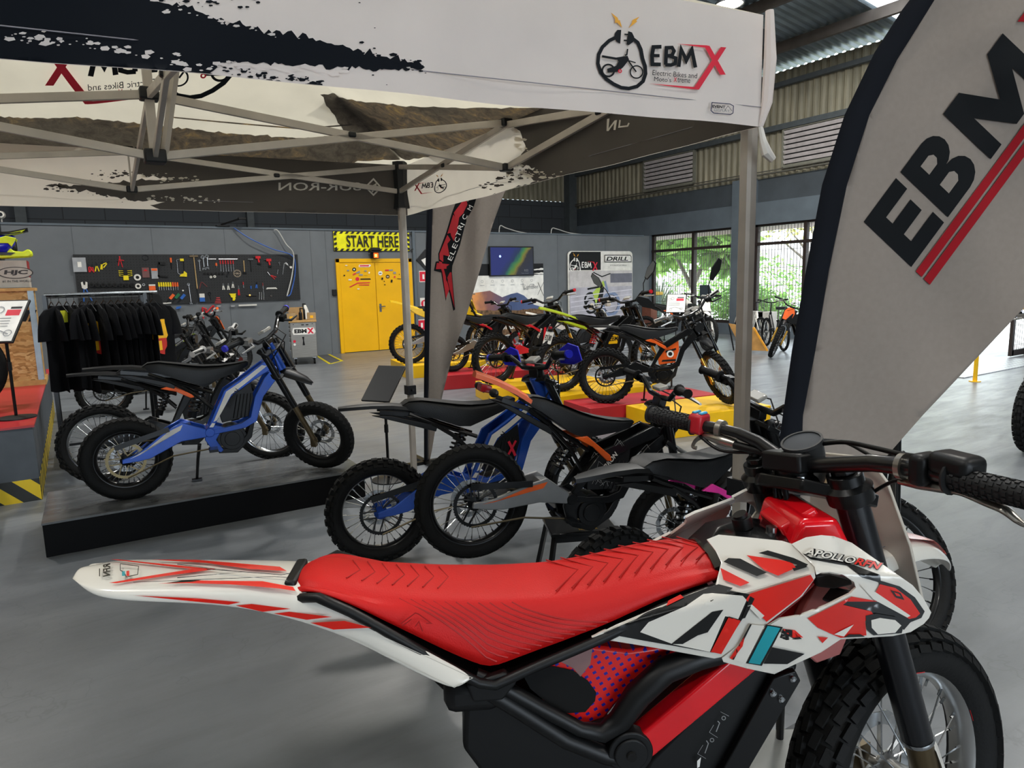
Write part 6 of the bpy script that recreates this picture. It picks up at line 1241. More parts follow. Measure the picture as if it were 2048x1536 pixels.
for cx,cy,lab in ((1622,318,'small red cordless impact driver at the top right of the pegboard'),(1710,340,'larger red cordless drill hanging right of the small one')):
    tool('cordless_drill',cx,cy,0,[('body',RUBR,both(rect_(-24,2,22,26,11),poly_([(-6,2),(8,2),(14,-34),(0,-34)],8))),('battery',BLK,rect_(-8,-52,26,-36,11)),('chuck',DARKM,bar_(-44,14,-24,14,5,8))],lab,'drill')
tool('ratchet',1795,350,-.2,[('head',STEEL,both(disc_(9),bar_(0,0,10,-28,3)))],'small ratchet right of the cordless drills','ratchet');tool('ratchet_extension',1830,400,-.1,[('rod',STEEL,bar_(6,55,-6,-55,3))],'long thin extension bar right of the drills','socket bar');tool('flex_mirror',1868,372,.5,[('rod',STEEL,both(bar_(-18,38,6,-18,3),bar_(-6,36,4,0,5))),('glass',WHITE,lambda b:b.lathe([(0,-.01),(.024,-.01),(.024,.0),(0,.0)],16,None,Matrix.Translation((.03,0,-.06))@RY))],'inspection mirror at the top right of the pegboard','mirror');tool('small_key',1783,425,-.1,[('rod',STEEL,bar_(2,22,-3,-22,2))],'small steel key below the ratchet','key')
tool('pruner',1725,455,.5,[('handles',RUBR,both(bar_(0,0,16,-50,4),bar_(4,0,38,-40,4))),('jaws',STEEL,bar_(-4,0,-8,44,4))],'red-handled snips below the cordless drill','snips')
tool('rotor_disc',1452,438,0,[('disc',mat('disc_tan','8a7f70',.4,.6),ring_(36,26,2)),('spider',mat('disc_tan'),both(*[bar_(0,0,30*math.cos(q*PI/4),30*math.sin(q*PI/4),2) for q in range(8)]))],'perforated brake disc hanging on the pegboard','brake disc')
pliers(1375,440,-.35,DARKM,'dark needle pliers left of the brake disc',50,spread=4);tool('round_knob',1236,467,0,[('ring',TWHT,ring_(11,4,6))],'white-rimmed hole saw, left of two','hole saw');tool('round_knob',1267,463,0,[('ring',TWHT,ring_(12,5,6))],'white-rimmed hole saw, right of two','hole saw')
for k in range(6): tool('black_socket',1185+k*30,438,0,[('body',BLK,disc_(9,12))],'small black socket in the upper socket row','socket','black sockets in the upper row')
for k in range(8): tool('impact_socket',258+k*48,532,0,[('body',BLK,disc_(19,16)),('bore',HOL,ring_(9,2,17))],'black impact socket in the long row of eight','socket','black impact sockets in a row')
tool('bolt_cutter',205,575,0,[('jaws',TWHT,poly_([(-20,18),(-24,66),(-10,72),(-6,44),(6,44),(10,72),(24,66),(20,18),(0,6)],7)),('handles',TBLU,both(bar_(-8,10,-18,-96,5),bar_(8,10,42,-92,5)))],'large bolt cutter with blue handles and pale jaws','bolt cutter')
tool('driver_holder',755,553,0,[('holder',TORG,rect_(-26,-24,26,22,8)),('cap',TWHT,rect_(-26,14,26,28,9))],'orange holder left of the yellow and red drivers','holder')
for k in range(9): driver(812+k*19,545,.0,TYEL if k<6 else TORG,'yellow and red precision screwdriver in the fan-shaped row' if k<6 else 'orange screwdriver at the right of the fan-shaped row',38,32,8,'yellow precision screwdrivers' if k<6 else 'orange precision screwdrivers')
for cx,cy,c_,lab in ((905,640,TORG,'orange folding knife set'),(950,635,TGRN,'dark green folding hex set'),(995,640,TBLU,'dark blue folding hex set')): tool('folding_hex_set',cx,cy,-.75,[('handle',c_,rect_(-12,-8,12,44,8)),('blades',DARKM,poly_([(-8,-8),(8,-8),(3,-56),(-2,-56)],4))],lab+' low on the pegboard','hex key set')
spanner(1062,600,.04,160,'long steel ratchet spanner right of the sledgehammer',5)
tool('white_disc',1007,578,0,[('cap',TWHT,disc_(7))],'small white cap above the dark blue hex set','cap')
tool('v_pliers',1165,525,0,[('arms',mat('tool_maroon','7a3030',.4),both(bar_(-6,20,-26,-40,3),bar_(0,18,40,-24,3)))],'splayed maroon circlip pliers on the pegboard','pliers')
tool('blue_packet',1164,635,0,[('packet',TBLU,rect_(-22,-38,22,0,6)),('header',TWHT,rect_(-22,0,22,36,6))],'white and blue packet low on the pegboard','packet')
tool('caliper_ring',1225,603,0,[('ring',DARKM,both(ring_(14,10,3),bar_(0,-14,8,-60,2)))],'dark ring tool right of the blue packet','ring tool')
for k,(dx,l_) in enumerate(((0,46),(3,40),(5,32),(7,26))): tool('red_key_set',1295,665-k*14+20,0,[('bar',RUBR,both(bar_(-l_*.6,6,l_*.6,6,4)))],'red angled key in the nested set near the bottom','hex key','nested red keys')
for k,(cx,rot) in enumerate(((1337,.05),(1378,0),(1416,-.05))): pliers(cx,540 if k<2 else 525,rot,TWHT,['left','middle','right'][k]+' of the three chrome locking pliers on the pegboard',60,STEEL,8)
pliers(1463,570,0,RUBR,'long red-handled pliers right of the chrome locking pliers',90,STEEL,6);driver(1502,530,0,RUBR,'red-handled scraper between the pliers',26,30,5);driver(1563,540,PI,TBLU,'blue-handled brush with white tip',28,0,7);pliers(1610,530,-.1,TBLU,'blue-handled side cutters on the pegboard',56,DARKM,7);driver(1662,540,0,mat('tool_maroon'),'maroon-handled pick beside the blue cutters',30,70,5)
tool('yellow_hook_set',1418,625,0,[('hooks',TYEL,poly_([(-34,26),(28,26),(20,8),(26,4),(16,-14),(20,-20),(10,-40),(-8,-40),(-4,-14),(-20,-8),(-24,10)],7))],'bright yellow step gauge low on the pegboard','gauge')
tool('grease_gun',1560,615,0,[('barrel',BLK,bar_(-36,-2,56,-6,9,5)),('cap',mat('cap_brass','a88040',.3,.7),bar_(-14,-4,0,-4,12))],'black grease gun with brass cap','grease gun')
for k in range(3): tool('steel_punch',1632+k*18,622,-.08,[('rod',STEEL,bar_(0,-36,0,36,4))],'thin steel punch in the group of three','punch','three steel punches')
tool('white_handle_tool',1733,565,0,[('body',TWHT,both(bar_(-44,6,44,6,8,8),bar_(-44,6,-44,-2,9),bar_(44,6,44,-2,9)))],'white handle-shaped tool at the right of the pegboard','handle');tool('small_ring',1730,622,0,[('ring',STEEL,ring_(9,4,4))],'small steel ring below the white handle tool','ring')
tool('white_brush',878,683,0,[('brush',TWHT,bar_(-34,0,34,2,7,5))],'short white bar low on the pegboard near the T-shirts','bar');tool('blue_clip',970,718,.2,[('clip',TBLU,poly_([(-24,-10),(20,-8),(26,8),(-14,12)],6))],'small blue clip under the pegboard left part','clip')
tool('saw_blade_rail',1540,698,0,[('blades',TWHT,both(rect_(-85,-6,80,8,5)))],'long grey saw blade along the bottom edge of the pegboard','saw blade');tool('black_tool_bag',790,650,0,[('bag',BLK,poly_([(-56,-50),(50,-60),(30,30),(-10,60),(-50,50)],20))],'black tool bag hanging behind the right end of the clothes rack','bag')
for cx,cy,rot,lab in ((1175,760,.3,'large red lever clamp leaning under the pegboard'),(1228,735,-.5,'small red lever clamp under the pegboard')): tool('red_clamp',cx,cy,rot,[('frame',RUBR,both(bar_(-20,-50,10,50,7),bar_(10,50,40,20,6),bar_(20,-40,26,30,5)))],lab,'clamp')
for k,cx in enumerate((1300,1415)): tool('grey_bracket',cx,703,0,[('bracket',TCLR,poly_([(-22,4),(22,4),(14,-8),(-14,-8)],6))],['grey metal bracket under the nested red keys','grey metal bracket under the yellow gauge'][k],'bracket')
# security camera at the far left above the wall
p=pl(5,438,1,YB+.3);o=empty('security_camera',(p.x,YB+.1,2.66),0,'white round security camera on the wall top at the left edge','camera')
M().lathe([(0,-.09),(.05,-.09),(.065,-.02),(.065,.05),(.05,.1),(0,.11)],20,None,Matrix.Translation((0,-.05,.12))@RY).build('housing',WHITE,o);M().cyl((0,-.155,.12),(0,-.14,.12),.03,16).build('lens',BLKG,o);M().beam((0,.0,.0),(0,-.02,.08),.02,.03).build('bracket',WHITE,o)
# ================= RED AND WHITE DIRT BIKE IN FRONT =================
HH=math.radians(-28);HU=Vector((math.cos(HH),math.sin(HH),0));HN=Vector((-math.sin(HH),math.cos(HH),0));HO=Vector((.42,1.105,0))
hero=empty('electric_dirt_bike',HO.to_tuple(),HH,'large red and white electric dirt bike with red seat in the foreground','motorbike')
_u,_n,_o=[np.array(v) for v in (HU,HN,HO)]
def HB(px,py,y=0.):
    d=ray(px,py);t=(y-(CAM-_o)@_n)/(d@_n);P=CAM+d*t-_o;return Vector((P@_u,y,P[2]))
def HZ(px,py,zf):      # ray against a height field z=zf(x,y)
    d=ray(px,py);z=.96
    for _ in range(6): t=(z-CH)/d[2];P=CAM+d*t-_o;x,y=P@_u,P@_n;z=zf(x,y)
    return Vector((x,y,z))
def lerpt(tab,x):
    if x<=tab[0][0]: return tab[0][1]
    for (a,b),(c,d) in zip(tab,tab[1:]):
        if x<=c: return b+(d-b)*(x-a)/(c-a)
    return tab[-1][1]
def ss(t): t=max(0,min(1,t));return t*t*(3-2*t)
C3=lambda x,y:(120+x/2.048,1060+y/2.048)
C2=lambda x,y:(1180+x/2.293,730+y/2.293)
C4=lambda x,y:(900+x/1.784,1060+y/1.784)
RWH=mat('hero_white','dedad0',.22,coat=.6,noise=(3,.015));RRD=mat('hero_red','d21a20',.25,coat=.5,noise=(3,.02));SRD=mat('hero_seat_red','c0100e',.5,bump=.1,bscale=400,noise=(5,.03),spec=.3);FLR=mat('hero_decal_red','d81c0c',.25,coat=.5);TEAL=mat('hero_decal_teal','1593a0',.25,coat=.5);HBK=mat('hero_decal_black','060707',.25,coat=.5);HFR=mat('hero_frame_red','d8101c',.22,coat=.7)
# --- rear fender ---
RG=[(48,192),(110,222),(200,236),(330,236),(500,236),(700,235),(850,240),(985,262),(1040,285),(1130,322),(1340,408),(1560,525),(1710,603)]
BT=[(52,196),(112,263),(195,285),(330,296),(480,300),(650,310),(800,332),(950,368),(1080,410),(1220,465),(1380,550),(1520,618),(1615,657)]
YR=[.02,.05,.06,.06,.06,.06,.062,.072,.08,.088,.105,.12,.13]
rg=[HB(*C3(*p),-y) for p,y in zip(RG,YR)];bt=[HB(*C3(*p),-y-.010) for p,y in zip(BT,YR)]
nt=8
vv=[];ff=[]
def strip(L):  # L: list of lists (equal)
    o=len(vv);n=len(L[0])
    for r in L: vv.extend(r)
    for i in range(len(L)-1):
        for k in range(n-1): ff.append((o+i*n+k,o+i*n+k+1,o+(i+1)*n+k+1,o+(i+1)*n+k))
mir=lambda p:Vector((p.x,-p.y,p.z))
rings=[]
for i,(a_,b_) in enumerate(zip(rg,bt)):
    m1=a_.lerp(b_,.5)+Vector((0,-.004,.002))
    if i<nt: 
        cr=.006;rings.append([b_,m1,a_,Vector((a_.x,a_.y*.5,a_.z+cr)),Vector((a_.x,0,a_.z+cr*1.3)),Vector((a_.x,-a_.y*.5,a_.z+cr)),mir(a_),mir(m1),mir(b_)])
strip(rings);arm=[[b_,a_.lerp(b_,.5)+Vector((0,-.004,.002)),a_] for a_,b_ in zip(rg[nt-1:],bt[nt-1:])]
strip(arm);strip([[mir(q) for q in r] for r in arm])
b=M();b.v=[Vector(v) for v in vv];b.f=ff;b.mi=[0]*len(ff)
o=b.build('rear_fender',RWH,hero,smooth=50);w_=o.modifiers.new('w','WELD');w_.merge_threshold=.0008;q=o.modifiers.new('s','SOLIDIFY');q.thickness=.004;q.offset=-1
q=o.modifiers.new('ss','SUBSURF');q.levels=q.render_levels=2
ztab=sorted([(p.x,p.z) for p in rg[:nt]]);ytab=sorted([(p.x,-p.y) for p in rg[:nt]])
def fz(x,y): w=max(.01,lerpt(ytab,x));return lerpt(ztab,x)+.0078*max(0,1-(y/w)**2)
ftop=lambda u,v,t:HZ(*C3(u,v),lambda x,y:fz(x,y)+.0035+t)
sidey=[(p[0],y+.006) for p,y in zip(RG,YR)]
fside=lambda u,v,t:HB(*C3(u,v),-(lerpt(sidey,u)+.0055+t))
a=Art()
a.poly(FLR,[(205,120),(235,120),(640,160),(230,216),(200,214),(540,160)]);a.poly(FLR,[(370,121),(560,122),(900,150),(930,168),(780,160),(600,135)]);a.poly(FLR,[(400,218),(560,205),(830,208),(955,232),(965,250),(900,240),(700,222),(520,216)])
a.poly(HBK,[(430,216),(500,205),(580,203),(540,210)]);a.stroke(INKN,[(480,140),(745,172),(480,195)],3);a.stroke(INKN,[(600,160),(905,183),(940,178)],2.5);a.stroke(INKN,[(300,212),(880,190),(940,195)],2);a.stroke(INKG,[(640,180),(930,205)],2)
a.T=(0,-1,206,1,0,136);a.text(HBK,'RFN',0,0,30,w=50,bold=.04,shear=.2);a.T=(1,0,0,0,1,0);a.rect(HBK,160,158,164,190)
a.stroke(HBK,[(247,138),(322,148),(318,182),(272,192),(262,172),(247,165),(247,138)],3);a.poly(TEAL,[(254,170),(266,168),(266,188),(254,188)]);a.poly(FLR,[(272,168),(284,166),(284,188),(272,188)])
a.build('fender_graphics',hero,ftop,step=30,base=.0006,eps=.0003)
a=Art();a.poly(FLR,[(300,268),(560,280),(740,296),(690,306),(520,290)]);
for P_ in ([(785,303),(945,323),(830,335),(720,310)],[(940,335),(1115,356),(1010,368),(875,342)],[(1165,372),(1275,400),(1120,408),(1025,380)]): a.poly(FLR,P_)
a.stroke(mat('clear_edge','c6c2b8',.3),[(1290,415),(1330,440),(1690,606),(1615,645),(1180,440)],2.5)
a.build('fender_graphics',hero,fside,step=40,base=.0012,eps=.0003)
# --- seat ---
ZT=[(-.155,.965),(-.13,.982),(-.08,.975),(0,.958),(.1,.945),(.2,.938),(.3,.938),(.38,.948),(.46,.965),(.53,.976),(.59,.974),(.63,.955)]
ZBn=[(-.155,.952),(-.10,.972),(-.04,.943),(.04,.893),(.115,.844),(.178,.808),(.255,.838),(.38,.882),(.476,.924),(.55,.945),(.60,.95),(.63,.948)]
WT=[(-.155,.035),(-.12,.062),(0,.078),(.15,.085),(.3,.085),(.45,.080),(.56,.070),(.63,.045)]
def WB(x): return lerpt([(-.155,.05),(-.1,.09),(.05,.108),(.175,.120),(.3,.115),(.45,.108),(.56,.10),(.63,.06)],x)
R_=[]
xs=[-.155,-.148,-.135,-.115]+[-.09+i*.03 for i in range(23)]+[.595,.61,.622,.63]
for x in xs:
    zt,zb,wt,wb=lerpt(ZT,x),lerpt(ZBn,x)-.004,lerpt(WT,x),WB(x);zt=max(zt,zb+.004)
    # near the tip of the side flap round it
    r=[(x,-wb,zb),(x,-(wb*.75+wt*.25),zb+(zt-zb)*.35),(x,-(wb*.4+wt*.6),zb+(zt-zb)*.68),(x,-wt*.98,zt-.014),(x,-wt*.88,zt-.005),(x,-wt*.6,zt-.001),(x,0,zt+.002)]
    R_.append(r+[(p[0],-p[1],p[2]) for p in r[:-1]][::-1])
b=M();b.loft(R_);o=b.build('seat',SRD,hero,smooth=60);q=o.modifiers.new('ss','SUBSURF');q.levels=q.render_levels=1
# black base trim under the seat edge
for s_ in (-1,1):
    pts=[(x,s_*(WB(x)+.001),lerpt(ZBn,x)-.008) for x in [-.15+i*.026 for i in range(31)] if x<.62]
    M().tube(pts,.0085,8,sq=1.).build('seat_base_trim',BLK,hero,smooth=60)
b=M();R2=[]
for x in [-.13+i*.05 for i in range(15)]:
    wb=WB(x)*.93;z=lerpt(ZBn,x)-.014;R2.append([(x,-wb,z),(x,-wb*.8,z-.012),(x,wb*.8,z-.012),(x,wb,z)])
b.loft(R2).build('seat_base',BLK,hero)
M().box((-.153,0,.966),(.02,.10,.02)).build('seat_clip',BLK,hero,bevel=.005)
# seat ribs : raised piping following the cover
def seat_side(x,f):  # point on the near/far side, f 0 bottom..1 ridge
    zt,zb,wt,wb=lerpt(ZT,x),lerpt(ZBn,x)-.004,lerpt(WT,x),WB(x)
    tab=[(0,-wb,zb),(.35,-(wb*.75+wt*.25),zb+(zt-zb)*.35),(.68,-(wb*.4+wt*.6),zb+(zt-zb)*.68),(.93,-wt*.98,zt-.014),(1,-wt*.88,zt-.006)]
    return Vector((x,lerpt([(t[0],t[1]) for t in tab],f),lerpt([(t[0],t[2]) for t in tab],f)))
RIB=mat('seat_rib','a00e0c',.55)
for s_ in (-1,1):
    for k in range(11):
        x0=.02+k*.019;b=M();pts=[]
        for i in range(10): 
            f=.97-i/9*(.72);p=seat_side(x0+.012+i/9*(.16-.0*k),f);pts.append((p.x,s_*(abs(p.y)-.0012),p.z-.0006))
        b.tube(pts,.0019,5);b.build('seat_rib',RIB,hero,smooth=60)
for k in range(10):
    x0=.30+k*.028;pts=[]
    for i in range(13):
        y=-1+i/6;x=x0+.05*(1-abs(y));wt=lerpt(WT,x);yy=y*wt*.78;pts.append((x,yy,lerpt(ZT,x)+.0006))
    M().tube(pts,.0014,5).build('seat_rib',RIB,hero,smooth=60)
for k in range(7):
    x0=-.06+k*.026;pts=[]
    for i in range(9):
        y=-1+i/4;x=x0+.018*(1-abs(y));pts.append((x,y*lerpt(WT,x)*.55,lerpt(ZT,x)+.0006))
    M().tube(pts,.0012,5).build('seat_rib',RIB,hero,smooth=60)
a=Art();a.stroke(RIB,[(1395,385),(1455,340),(1470,345),(1520,382),(1500,382)],5);a.stroke(RIB,[(1400,392),(1420,380),(1440,365)],5);a.stroke(RIB,[(1455,395),(1470,375),(1485,415)],5)
a.build('seat_emblem',hero,lambda u,v,t:HB(*C3(u,v),-.1045-t),step=0,base=.0045)
# --- side shrouds ---
def wfun(px,py):
    w=.112+.075*ss((px-1190)/640);rid=1195-.28*(px-1446) if px<1629 else 1144+.06*(px-1629)
    if py<rid: w-=.00062*(rid-py)
    lowr=1275+.2*(px-1185) if px<1446 else 1340-.28*(px-1560)
    if py>lowr: w-=.0004*(py-lowr)
    return w
def fsh(u,v,t):
    px,py=C2(u,v);return HB(px,py,-(wfun(px,py)+t))
def mirf(f): return lambda u,v,t:mir(f(u,v,t))
P0=[(535,800),(590,778),(720,790),(880,806),(925,820),(985,870),(1025,925),(1030,948),(820,1010),(608,1072),(572,1050),(578,1000),(602,905),(575,850)]
P1=[(8,1250),(120,1190),(310,1110),(470,1045),(572,1010),(608,1074),(820,1012),(1030,950),(1034,975),(975,1058),(780,1212),(600,1340),(570,1346),(300,1297),(120,1268)]
P2=[(925,820),(990,790),(1060,780),(1120,785),(1200,815),(1330,905),(1480,1010),(1530,1070),(1565,1135),(1555,1160),(1530,1188),(1470,1225),(1390,1243),(1280,1250),(1150,1258),(1060,1318),(950,1368),(845,1418),(720,1392),(612,1362),(605,1345),(720,1255),(870,1165),(960,1150),(1080,1105),(1192,1050),(1220,1022),(1210,995),(1160,962),(1100,948),(1060,953),(1038,962),(1030,925)]
for nm,P_,zo in (('tank_panel',P0,0),('side_panel',P1,.002),('front_shroud',P2,.004)):
    for side_ in (0,1):
        a=Art();a.poly(RWH,P_);f=fsh if not side_ else mirf(fsh)
        o=a.build(nm,hero,f,step=16,base=zo)
        q=o.modifiers.new('s','SOLIDIFY');q.thickness=.005;q.offset=-1 if not side_ else 1
        q=o.modifiers.new('b','BEVEL');q.width=.0016;q.segments=2;q.angle_limit=1.0;q.limit_method='ANGLE'
a=Art();a.lv=0
# side panel graphics
a.poly(HBK,[(62,1230),(300,1125),(430,1062),(560,1014),(590,1005),(655,1022),(640,1034),(735,1052),(760,1075),(690,1178),(600,1322),(555,1318),(235,1262)])
a.lv=1;a.poly(RWH,[(230,1225),(268,1180),(440,1105),(520,1050),(560,1046),(700,1058),(718,1078),(680,1165),(620,1152),(550,1316),(385,1282)])
a.lv=2;a.poly(HBK,[(372,1280),(560,1132),(612,1122),(540,1226),(495,1240),(425,1280)]);a.lv=3;a.poly(FLR,[(636,1156),(692,1172),(602,1326),(554,1316)]);a.stroke(HBK,[(636,1156),(692,1172)],6)
a.lv=2;a.poly(FLR,[(350,1105),(430,1066),(415,1052),(360,1080)])
a.lv=1;a.poly(FLR,[(735,1048),(1012,962),(1026,985),(965,1060),(810,1178),(735,1100),(715,1075)]);a.lv=2;a.poly(RWH,[(722,1105),(742,1098),(800,1150),(782,1166)]);a.poly(HBK,[(735,1060),(755,1072),(712,1160),(695,1165)])
a.poly(FLR,[(985,1040),(1034,975),(1030,955),(608,1330),(600,1340),(620,1335)]) if False else None
# tank panel graphics
a.poly(HBK,[(635,885),(690,888),(812,952),(765,968),(612,902)]);a.poly(RWH,[(668,890),(682,889),(735,960),(720,962)]) if False else None
a.poly(FLR,[(718,872),(880,895),(925,905),(945,930),(862,966),(800,940)]);a.poly(HBK,[(925,925),(965,913),(1000,925),(935,945)]);a.poly(FLR,[(598,930),(732,998),(690,1014),(612,985)]);a.poly(HBK,[(772,862),(815,850),(935,885),(1000,915),(985,930),(860,885)])
# front shroud graphics
a.lv=0
a.poly(HBK,[(972,862),(1010,880),(1180,905),(1330,962),(1335,1000),(1250,975),(1180,920),(1090,905),(1010,890)])
a.poly(HBK,[(1320,985),(1420,1015),(1490,1065),(1535,1130),(1520,1160),(1470,1180),(1440,1215),(1425,1205),(1430,1180),(1260,1130),(1155,1100),(1190,1070),(1340,1090),(1350,1075)])
a.lv=1;a.poly(FLR,[(1330,1005),(1400,1022),(1470,1075),(1514,1140),(1495,1158),(1465,1165),(1350,1100),(1300,1060)]);a.lv=2;a.poly(RWH,[(1240,1010),(1270,1015),(1470,1150),(1455,1158),(1300,1075)]);a.lv=3;a.poly(HBK,[(1378,1032),(1425,1046),(1442,1078),(1405,1068)]);a.lv=4;a.poly(FLR,[(1395,1042),(1418,1050),(1425,1062),(1405,1058)])
a.lv=1;a.poly(FLR,[(998,1162),(1180,1072),(1200,1062),(1330,1085),(1180,1085),(1160,1100),(1290,1130),(1300,1145),(1262,1175),(1268,1240),(1150,1252),(1110,1235),(1045,1205)])
a.lv=2;a.poly(HBK,[(1265,1150),(1310,1140),(1400,1155),(1440,1185),(1430,1230),(1300,1240),(1270,1215)]);a.lv=3;a.poly(RWH,[(1290,1170),(1330,1160),(1400,1170),(1428,1195),(1400,1228),(1320,1235),(1292,1205)])
a.poly(HBK,[(1165,1250),(1190,1236),(1240,1235),(1262,1246)]);a.poly(RWH,[(1120,1235),(1210,1190),(1165,1245)])
a.poly(HBK,[(1020,862),(1000,868),(975,848),(990,828),(1100,850),(1220,885),(1335,925),(1318,948),(1200,915)]) if False else None
a.lv=2;a.text(HBK,'APOLLO',978,868,36,w=235,bold=.09,shear=.5,rot=.20,flip=True);a.lv=3;a.text(RWH,'APOLLO',980,866,32,w=230,bold=.02,shear=.5,rot=.20,flip=True);a.lv=2;a.text(HBK,'RFN',1208,915,36,w=118,bold=.09,shear=.5,rot=.21,flip=True);a.lv=3;a.text(FLR,'RFN',1210,913,32,w=112,bold=.03,shear=.5,rot=.21,flip=True)
a.lv=1;a.poly(RWH,[(740,1190),(800,1196),(714,1366),(655,1352)]);a.lv=2;a.poly(HBK,[(735,1188),(742,1190),(660,1352),(648,1350)]);a.poly(FLR,[(700,1290),(712,1240),(640,1345),(654,1350)]);a.lv=1;a.poly(HBK,[(808,1190),(884,1202),(788,1380),(715,1368)]);a.lv=2;a.poly(TEAL,[(815,1196),(873,1206),(780,1374),(727,1366)])
a.poly(HBK,[(885,1210),(925,1215),(972,1256),(900,1262),(870,1250)]);a.poly(RWH,[(870,1225),(950,1262),(990,1320),(840,1285)]);a.poly(HBK,[(835,1295),(985,1325),(905,1372),(795,1370)]);a.poly(FLR,[(885,1212),(940,1216),(978,1250),(930,1250),(905,1232)]);a.poly(FLR,[(1044,1246),(1092,1250),(1066,1276)])
a.build('shroud_graphics',hero,fsh,step=16,base=.0052,eps=.0007)
# red stripe of the frame seen between the panels + frame head
b=M();sp_=[HB(*C2(*p),-.112) for p in ((1040,960),(1046,1005),(960,1090),(720,1290),(610,1372),(590,1350),(700,1230),(900,1070))]
n_=len(sp_);
for s_ in (1,-1):
    b.add([Vector((p.x,s_*p.y,p.z)) for p in sp_]+[Vector((p.x,s_*(p.y+.03),p.z)) for p in sp_],[tuple(range(n_)),tuple(range(n_,2*n_))[::-1]]+[(i,(i+1)%n_,n_+(i+1)%n_,n_+i) for i in range(n_)])
A0,A1=HB(1500,1300,-.085),HB(1262,1500,-.085)
for s_ in (1,-1): b.beam((A0.x,s_*A0.y,A0.z),(A1.x,s_*A1.y,A1.z),.04,.050)
b.beam((.80,0,.93),(.74,0,1.04),.09,.075);b.beam((A0.x+.05,0,A0.z+.04),(.80,0,.97),.12,.10)
b.build('frame',HFR,hero,bevel=.008,seg=3)
b=M();b.prism([(.70,.93),(.86,.93),(.80,1.045),(.73,1.045)],XZ(0),-.075,.075);b.build('head_gusset',HFR,hero,bevel=.012,seg=3)
# black seat stays
b=M();stay=[(1575,1290),(1480,1300),(1400,1315),(1330,1340),(1275,1390),(1240,1440),(1205,1466),(1160,1458),(1080,1415),(1000,1370),(950,1350)]
for s_ in (1,-1): b.tube([(p.x,s_*p.y,p.z) for p in [HB(x,y,-.100) for x,y in stay]],[.014,.016,.021,.024,.024,.021,.017,.013,.013,.013,.013],10)
b.build('seat_stay',BLK,hero,smooth=60)
b=M();st2=[(955,1368),(1040,1420),(1130,1478),(1210,1510),(1262,1520)]
for s_ in (1,-1): b.tube([(p.x,s_*p.y,p.z) for p in [HB(x,y,-.098) for x,y in st2]],.016,8)
b.build('lower_rail',BLK,hero,smooth=60)
pc=HB(1262,1508,-.112)
for s_ in (1,-1):
    b=M();b.cyl((pc.x,s_*.085,pc.z),(pc.x,s_*.112,pc.z),.040,24);b.cyl((pc.x,s_*.112,pc.z),(pc.x,s_*.117,pc.z),.030,20);o=b.build('pivot_cover',BLK,hero,bevel=.003);M().cyl((pc.x,s_*.116,pc.z),(pc.x,s_*.122,pc.z),.0085,12).cyl((pc.x,s_*.122,pc.z),(pc.x,s_*.1225,pc.z),.004,6,HOL).build('bolt',STEEL,o)
# red perforated under-seat cover with blue squares
m,t,b_=mnode('dotted_cover');tcn=tmap(t,(1,1,1),(0,.5,0));sp=nd(t,'ShaderNodeSeparateXYZ');t.links.new(tcn,sp.inputs[0])
def frac(sock,k,off=0.):
    mu=nd(t,'ShaderNodeMath',operation='MULTIPLY_ADD');t.links.new(sock,mu.inputs[0]);mu.inputs[1].default_value=k;mu.inputs[2].default_value=off;fr=nd(t,'ShaderNodeMath',operation='FRACT');t.links.new(mu.outputs[0],fr.inputs[0]);lt=nd(t,'ShaderNodeMath',operation='LESS_THAN');t.links.new(fr.outputs[0],lt.inputs[0]);lt.inputs[1].default_value=.42;return lt.outputs[0],mu
f1,m1_=frac(sp.outputs[0],62);f2,m2_=frac(sp.outputs[2],80)
mm=nd(t,'ShaderNodeMath',operation='MULTIPLY');t.links.new(f1,mm.inputs[0]);t.links.new(f2,mm.inputs[1]);t.links.new(mixc(t,mm.outputs[0],'d8201c','1c1a8c'),b_.inputs['Base Color']);b_.inputs['Roughness'].default_value=.3
DC=lambda x,y:(780+x/4.096,1280+y/4.096)
b=M();cv=[HB(*DC(*p),-.075) for p in ((1080,290),(1300,170),(1650,50),(1950,90),(2350,40),(2200,260),(1950,420),(1860,520),(1760,650),(1600,700),(1450,690),(1300,560))]
n_=len(cv);b.add([p for p in cv]+[mir(p) for p in cv],[tuple(range(n_)),tuple(range(n_,2*n_))[::-1]]+[(i,(i+1)%n_,n_+(i+1)%n_,n_+i) for i in range(n_)]);o=b.build('under_seat_cover',MT['dotted_cover'],hero,bevel=.006)
a=Art();a.poly(HOL,[(1080,270),(1340,215),(1500,250),(1620,330),(1690,430),(1680,500),(1600,590),(1460,600),(1340,560),(1150,400)]);a.build('cover_opening',hero,lambda u,v,t:HB(*DC(u,v),-.0765-t))
a=Art();a.poly(mat('clear_tape','8a6a68',.25),[(1400,180),(1660,60),(1640,200),(1560,300),(1500,230)]);a.poly(mat('paper_label','b5b0b5',.5),[(1060,400),(1260,505),(1310,560),(1280,545),(1090,430)]);a.build('cover_label',hero,lambda u,v,t:HB(*DC(u,v),-.079-t))
